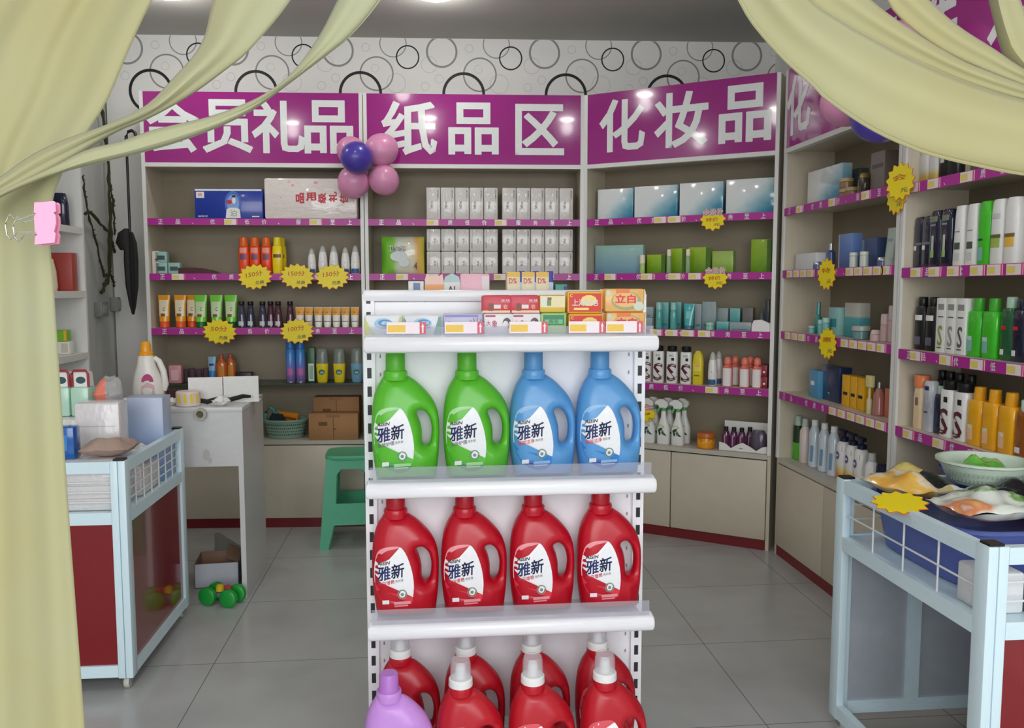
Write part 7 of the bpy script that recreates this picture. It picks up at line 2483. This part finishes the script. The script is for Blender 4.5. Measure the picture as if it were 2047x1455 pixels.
# ------------------------------------------------------------------ curtains in the shop entrance
def cloth_mat():
    m = bpy.data.materials.new('curtain_voile')
    m.use_nodes = True
    nt = m.node_tree
    b = nt.nodes['Principled BSDF']
    t = nt.nodes.new('ShaderNodeTexCoord')
    nz = nt.nodes.new('ShaderNodeTexNoise')
    nz.inputs['Scale'].default_value = 3.5
    nz.inputs['Detail'].default_value = 3
    nt.links.new(t.outputs['Object'], nz.inputs['Vector'])
    cr = nt.nodes.new('ShaderNodeValToRGB')
    cr.color_ramp.elements[0].position = 0.3
    cr.color_ramp.elements[0].color = lin((184, 176, 126)) + (1,)
    cr.color_ramp.elements[1].position = 0.7
    cr.color_ramp.elements[1].color = lin((182, 184, 148)) + (1,)
    nt.links.new(nz.outputs['Fac'], cr.inputs[0])
    nt.links.new(cr.outputs[0], b.inputs['Base Color'])
    b.inputs['Roughness'].default_value = 0.75
    b.inputs['Sheen Weight'].default_value = 0.2
    tl = nt.nodes.new('ShaderNodeBsdfTranslucent')
    nt.links.new(cr.outputs[0], tl.inputs[0])
    mx = nt.nodes.new('ShaderNodeMixShader')
    mx.inputs[0].default_value = 0.35
    nt.links.new(b.outputs[0], mx.inputs[1])
    nt.links.new(tl.outputs[0], mx.inputs[2])
    tr = nt.nodes.new('ShaderNodeBsdfTransparent')
    m2 = nt.nodes.new('ShaderNodeMixShader')
    m2.inputs[0].default_value = 0.07
    nt.links.new(mx.outputs[0], m2.inputs[1])
    nt.links.new(tr.outputs[0], m2.inputs[2])
    nt.links.new(m2.outputs[0], nt.nodes['Material Output'].inputs[0])
    return m


VOILE = cloth_mat()


def resample(pts, n):
    c = catmull([Vector(p) for p in pts], 8)
    c = [Vector(p) for p in c]
    d = [0.0]
    for a_, q in zip(c, c[1:]):
        d.append(d[-1] + (q - a_).length)
    out = []
    k = 0
    for i in range(n):
        t_ = d[-1] * i / (n - 1)
        while k < len(d) - 2 and d[k + 1] < t_:
            k += 1
        f = (t_ - d[k]) / max(1e-9, d[k + 1] - d[k])
        out.append(c[k].lerp(c[k + 1], max(0, min(1, f))))
    return out


def drape(parent, name, edge_a, edge_b, dist, fold, n=70, m_=16, lean=0.0):
    """A length of cloth between two edges; fold(s, t) is its depth in metres, s along the length, t from edge a to edge b."""
    A, B_ = resample(edge_a, n), resample(edge_b, n)
    b = MB()
    vs = []
    for i in range(n):
        for j in range(m_ + 1):
            t_ = j / m_
            p = A[i].lerp(B_[i], t_)
            s_ = i / (n - 1)
            vs.append(ray_at(p.x, p.y, dist + fold(s_, t_) + lean * s_))
    b.add(vs, [(i * (m_ + 1) + j, i * (m_ + 1) + j + 1, (i + 1) * (m_ + 1) + j + 1, (i + 1) * (m_ + 1) + j) for i in range(n - 1) for j in range(m_)], 0, True)
    o = b.build(name, VOILE, parent)
    md = o.modifiers.new('cloth_thickness', 'SOLIDIFY')
    md.thickness = 0.0012
    # rolled hem along edge b
    return o


def hem(parent, edge, dist, fold, t_, r=0.0016, n=70, lean=0.0):
    A = resample(edge, n)
    b = MB()
    b.tube([ray_at(p.x, p.y, dist + fold(i / (n - 1), t_) + lean * i / (n - 1)) for i, p in enumerate(A)], r, 6)
    return b.build('hem', VOILE, parent)


def fmain(s_, t_):
    # a few soft hanging folds, gathered where the clip holds the cloth
    g = 0.6 + 0.4 * abs(s_ - 0.45)
    return g * (0.010 * math.sin(11 * t_ + 2.0 * s_) + 0.0025 * math.sin(31 * t_ + 4 * s_)) + 0.01 * (1 - t_)


def swag(a, c, ph=0.0):
    return lambda s_, t_: a * math.sin(PI * t_) + c * math.sin(9 * t_ + 3 * s_ + ph)


curtL = empty('curtain', 'pale yellow curtain on the left of the entrance, gathered with a pink clip', 'curtain', 'entrance curtains', ray_at(60, 1400, 0.9))
curtL.location.z = 0


def parented(o, root):
    o.parent = root
    o.matrix_parent_inverse = Matrix.Translation(-root.location)
    return o


def P3(name, *a, **k):
    return parented(drape(None, name, *a, **k), curtL)


LM_R = [(700, -720), (470, -280), (360, -90), (305, 0), (262, 90), (215, 200), (172, 268), (140, 318), (112, 375), (101, 430), (101, 490), (108, 580), (116, 700), (126, 850), (136, 1000), (151, 1200), (170, 1455), (196, 1800), (215, 2300)]
LM_L = [(300, -720), (120, -280), (0, -90), (-50, 0), (-100, 90), (-130, 200), (-150, 268), (-160, 318), (-160, 375), (-160, 430), (-160, 490), (-165, 580), (-170, 700), (-175, 850), (-180, 1000), (-190, 1200), (-200, 1455), (-220, 1800), (-240, 2300)]
P3('main_drape', LM_L, LM_R, 0.92, fmain, n=90, m_=44)
S2A = [(700, -720), (540, -300), (470, -110), (428, 0), (412, 69), (388, 113), (350, 155), (309, 199), (275, 223), (206, 254), (137, 278), (69, 309), (0, 357), (-70, 410)]
S2B = [(900, -720), (720, -300), (630, -90), (581, 0), (536, 58), (491, 107), (447, 141), (395, 179), (344, 210), (292, 237), (240, 258), (192, 285), (140, 318), (40, 372), (-70, 425)]
P3('swag', S2A, S2B, 0.895, swag(-0.014, 0.003), m_=14)
S3A = [(1000, -720), (820, -330), (730, -110), (677, 0), (636, 79), (584, 148), (536, 186), (481, 213), (412, 237), (309, 261), (240, 285), (172, 302), (103, 337), (0, 385), (-70, 425)]
S3B = [(1120, -720), (930, -330), (820, -100), (758, 0), (700, 69), (653, 107), (567, 172), (530, 200), (495, 223), (430, 254), (344, 285), (275, 304), (206, 321), (137, 338), (69, 361), (0, 392), (-70, 432)]
f3 = swag(-0.010, 0.002, 1.0)
P3('swag', S3A, S3B, 0.875, f3, m_=12)
parented(hem(None, S3B, 0.875, f3, 1.0), curtL)

curtR = empty('curtain', 'pale yellow curtain swept across the upper right of the entrance', 'curtain', 'entrance curtains', ray_at(2100, 600, 0.9))
curtR.location.z = 0


def P4(name, *a, **k):
    return parented(drape(None, name, *a, **k), curtR)


RA = [(1250, -720), (1390, -200), (1442, -70), (1478, 0), (1508, 50), (1567, 117), (1625, 169), (1654, 198), (1742, 257), (1829, 297), (1887, 315), (1975, 335), (2047, 348), (2160, 360), (2300, 365)]
RB = [(1360, -720), (1500, -230), (1570, -70), (1619, 0), (1683, 44), (1756, 85), (1829, 122), (1917, 160), (1980, 182), (2047, 201), (2160, 225), (2300, 245)]
RC = [(1440, -720), (1590, -260), (1690, -60), (1742, 0), (1829, 64), (1917, 117), (1985, 146), (2047, 169), (2160, 205), (2300, 235)]
RD = [(1560, -720), (1710, -230), (1800, -65), (1858, 0), (1917, 52), (1990, 99), (2047, 137), (2160, 195), (2300, 230)]
RE_ = [(1520, -720), (1680, -260), (1740, -80), (1773, 0), (1796, 33), (1850, 78), (1925, 122), (2047, 172), (2160, 208), (2300, 237)]
P4('swag', RB, RA, 0.90, swag(-0.016, 0.003), m_=20)
fr1 = swag(-0.008, 0.002)
P4('swag', RC, RB, 0.925, fr1, m_=12)
P4('swag', RD, RE_, 0.945, swag(-0.008, 0.002), m_=12)
P4('swag', [(1760, -720), (1930, -230), (1965, -60), (1978, 0), (1990, 50), (2000, 90), (2012, 118), (2060, 160), (2160, 205), (2300, 235)], [(1900, -720), (2010, -230), (2028, -60), (2038, 0), (2056, 40), (2080, 90), (2120, 130), (2180, 165), (2240, 200), (2300, 228)], 0.96, swag(-0.014, 0.003), m_=10)
P4('swag', [(1900, -720), (2030, -230), (2056, -60), (2068, 0), (2080, 40), (2100, 90), (2130, 130), (2190, 165), (2240, 200), (2310, 228)], [(2100, -720), (2230, -230), (2270, -60), (2290, 0), (2300, 40), (2310, 90), (2320, 130), (2330, 165), (2330, 200), (2320, 228)], 0.97, swag(-0.02, 0.006), m_=10)
P4('main_drape', [(2270, 200), (2275, 320), (2260, 600), (2240, 1200), (2230, 2300)], [(2330, 200), (2400, 320), (2480, 600), (2560, 1200), (2600, 2300)], 0.95, lambda s_, t_: 0.018 * math.sin(18 * t_ + s_), n=40, m_=24)
parented(hem(None, RA, 0.90, swag(-0.016, 0.003), 1.0, 0.0018), curtR)
parented(hem(None, RB, 0.925, fr1, 1.0, 0.0018), curtR)

# rod that carries them
pL, pR = ray_at(-700, -742, 0.92), ray_at(2750, -742, 0.92)
b = MB()
b.tube([pL, pR], 0.012, 14)
for p in (pL, pR):
    d2 = (pR - pL).normalized() * (1 if p is pR else -1)
    b.tube([p, p + d2 * 0.012, p + d2 * 0.03, p + d2 * 0.045], [0.013, 0.022, 0.022, 0.004], 14)
o = b.build('curtain_rod', mat('rod_white', (214, 212, 206), 0.3))
tag(o, 'white curtain rod above the entrance that carries both curtains', 'curtain rod')

# pink binder clip holding the left curtain
root = empty('binder_clip', 'pink binder clip on the edge of the left curtain', 'clip', None, ray_at(92, 446, 0.865))
M3 = Matrix((RIGHT, FWD, UP)).transposed().to_4x4()
root.rotation_euler = (M3 @ Matrix.Rotation(R_(-3), 4, 'Y')).to_euler()
s_ = 0.865 / FPX
b = MB()
out = [(-20, 42), (-22, 22), (-17, 20), (-22, 18), (-22, -20), (-17, -22), (-22, -26), (-24, -42), (-4, -41), (16, -40), (19, -22), (16, -18), (21, -2), (21, 14), (17, 20), (22, 22), (22, 40), (18, 43), (0, 42)]
b.prism([(x * s_, zz * s_) for x, zz in out][::-1], -0.0012, 0.0012, 0)
b.prism([(x * s_ * 0.97, zz * s_) for x, zz in out][::-1], 0.0075, 0.0090, 0)
b.box(-0.0112, -0.0095, 0.0, 0.0085, -0.0195, 0.0195, 1)
b.build('clip_body', [mat('clip_pink', (240, 150, 180), 0.35), mat('clip_edge', (110, 40, 60), 0.5)], root)
for yy in (-0.003, 0.0105):
    b = MB()
    b.tube([(x * s_, yy + 0.0, zz * s_) for x, zz in ((-20, -18), (-40, -17), (-56, -16), (-62, -24), (-70, -30), (-76, -20), (-78, 0), (-74, 14), (-66, 20), (-60, 10), (-52, 8), (-38, 12), (-20, 18))], 0.0008, 8)
    b.build('wire_handle', mat('clip_steel', (196, 196, 190), 0.2, metal=0.9), root)

drop_unused()
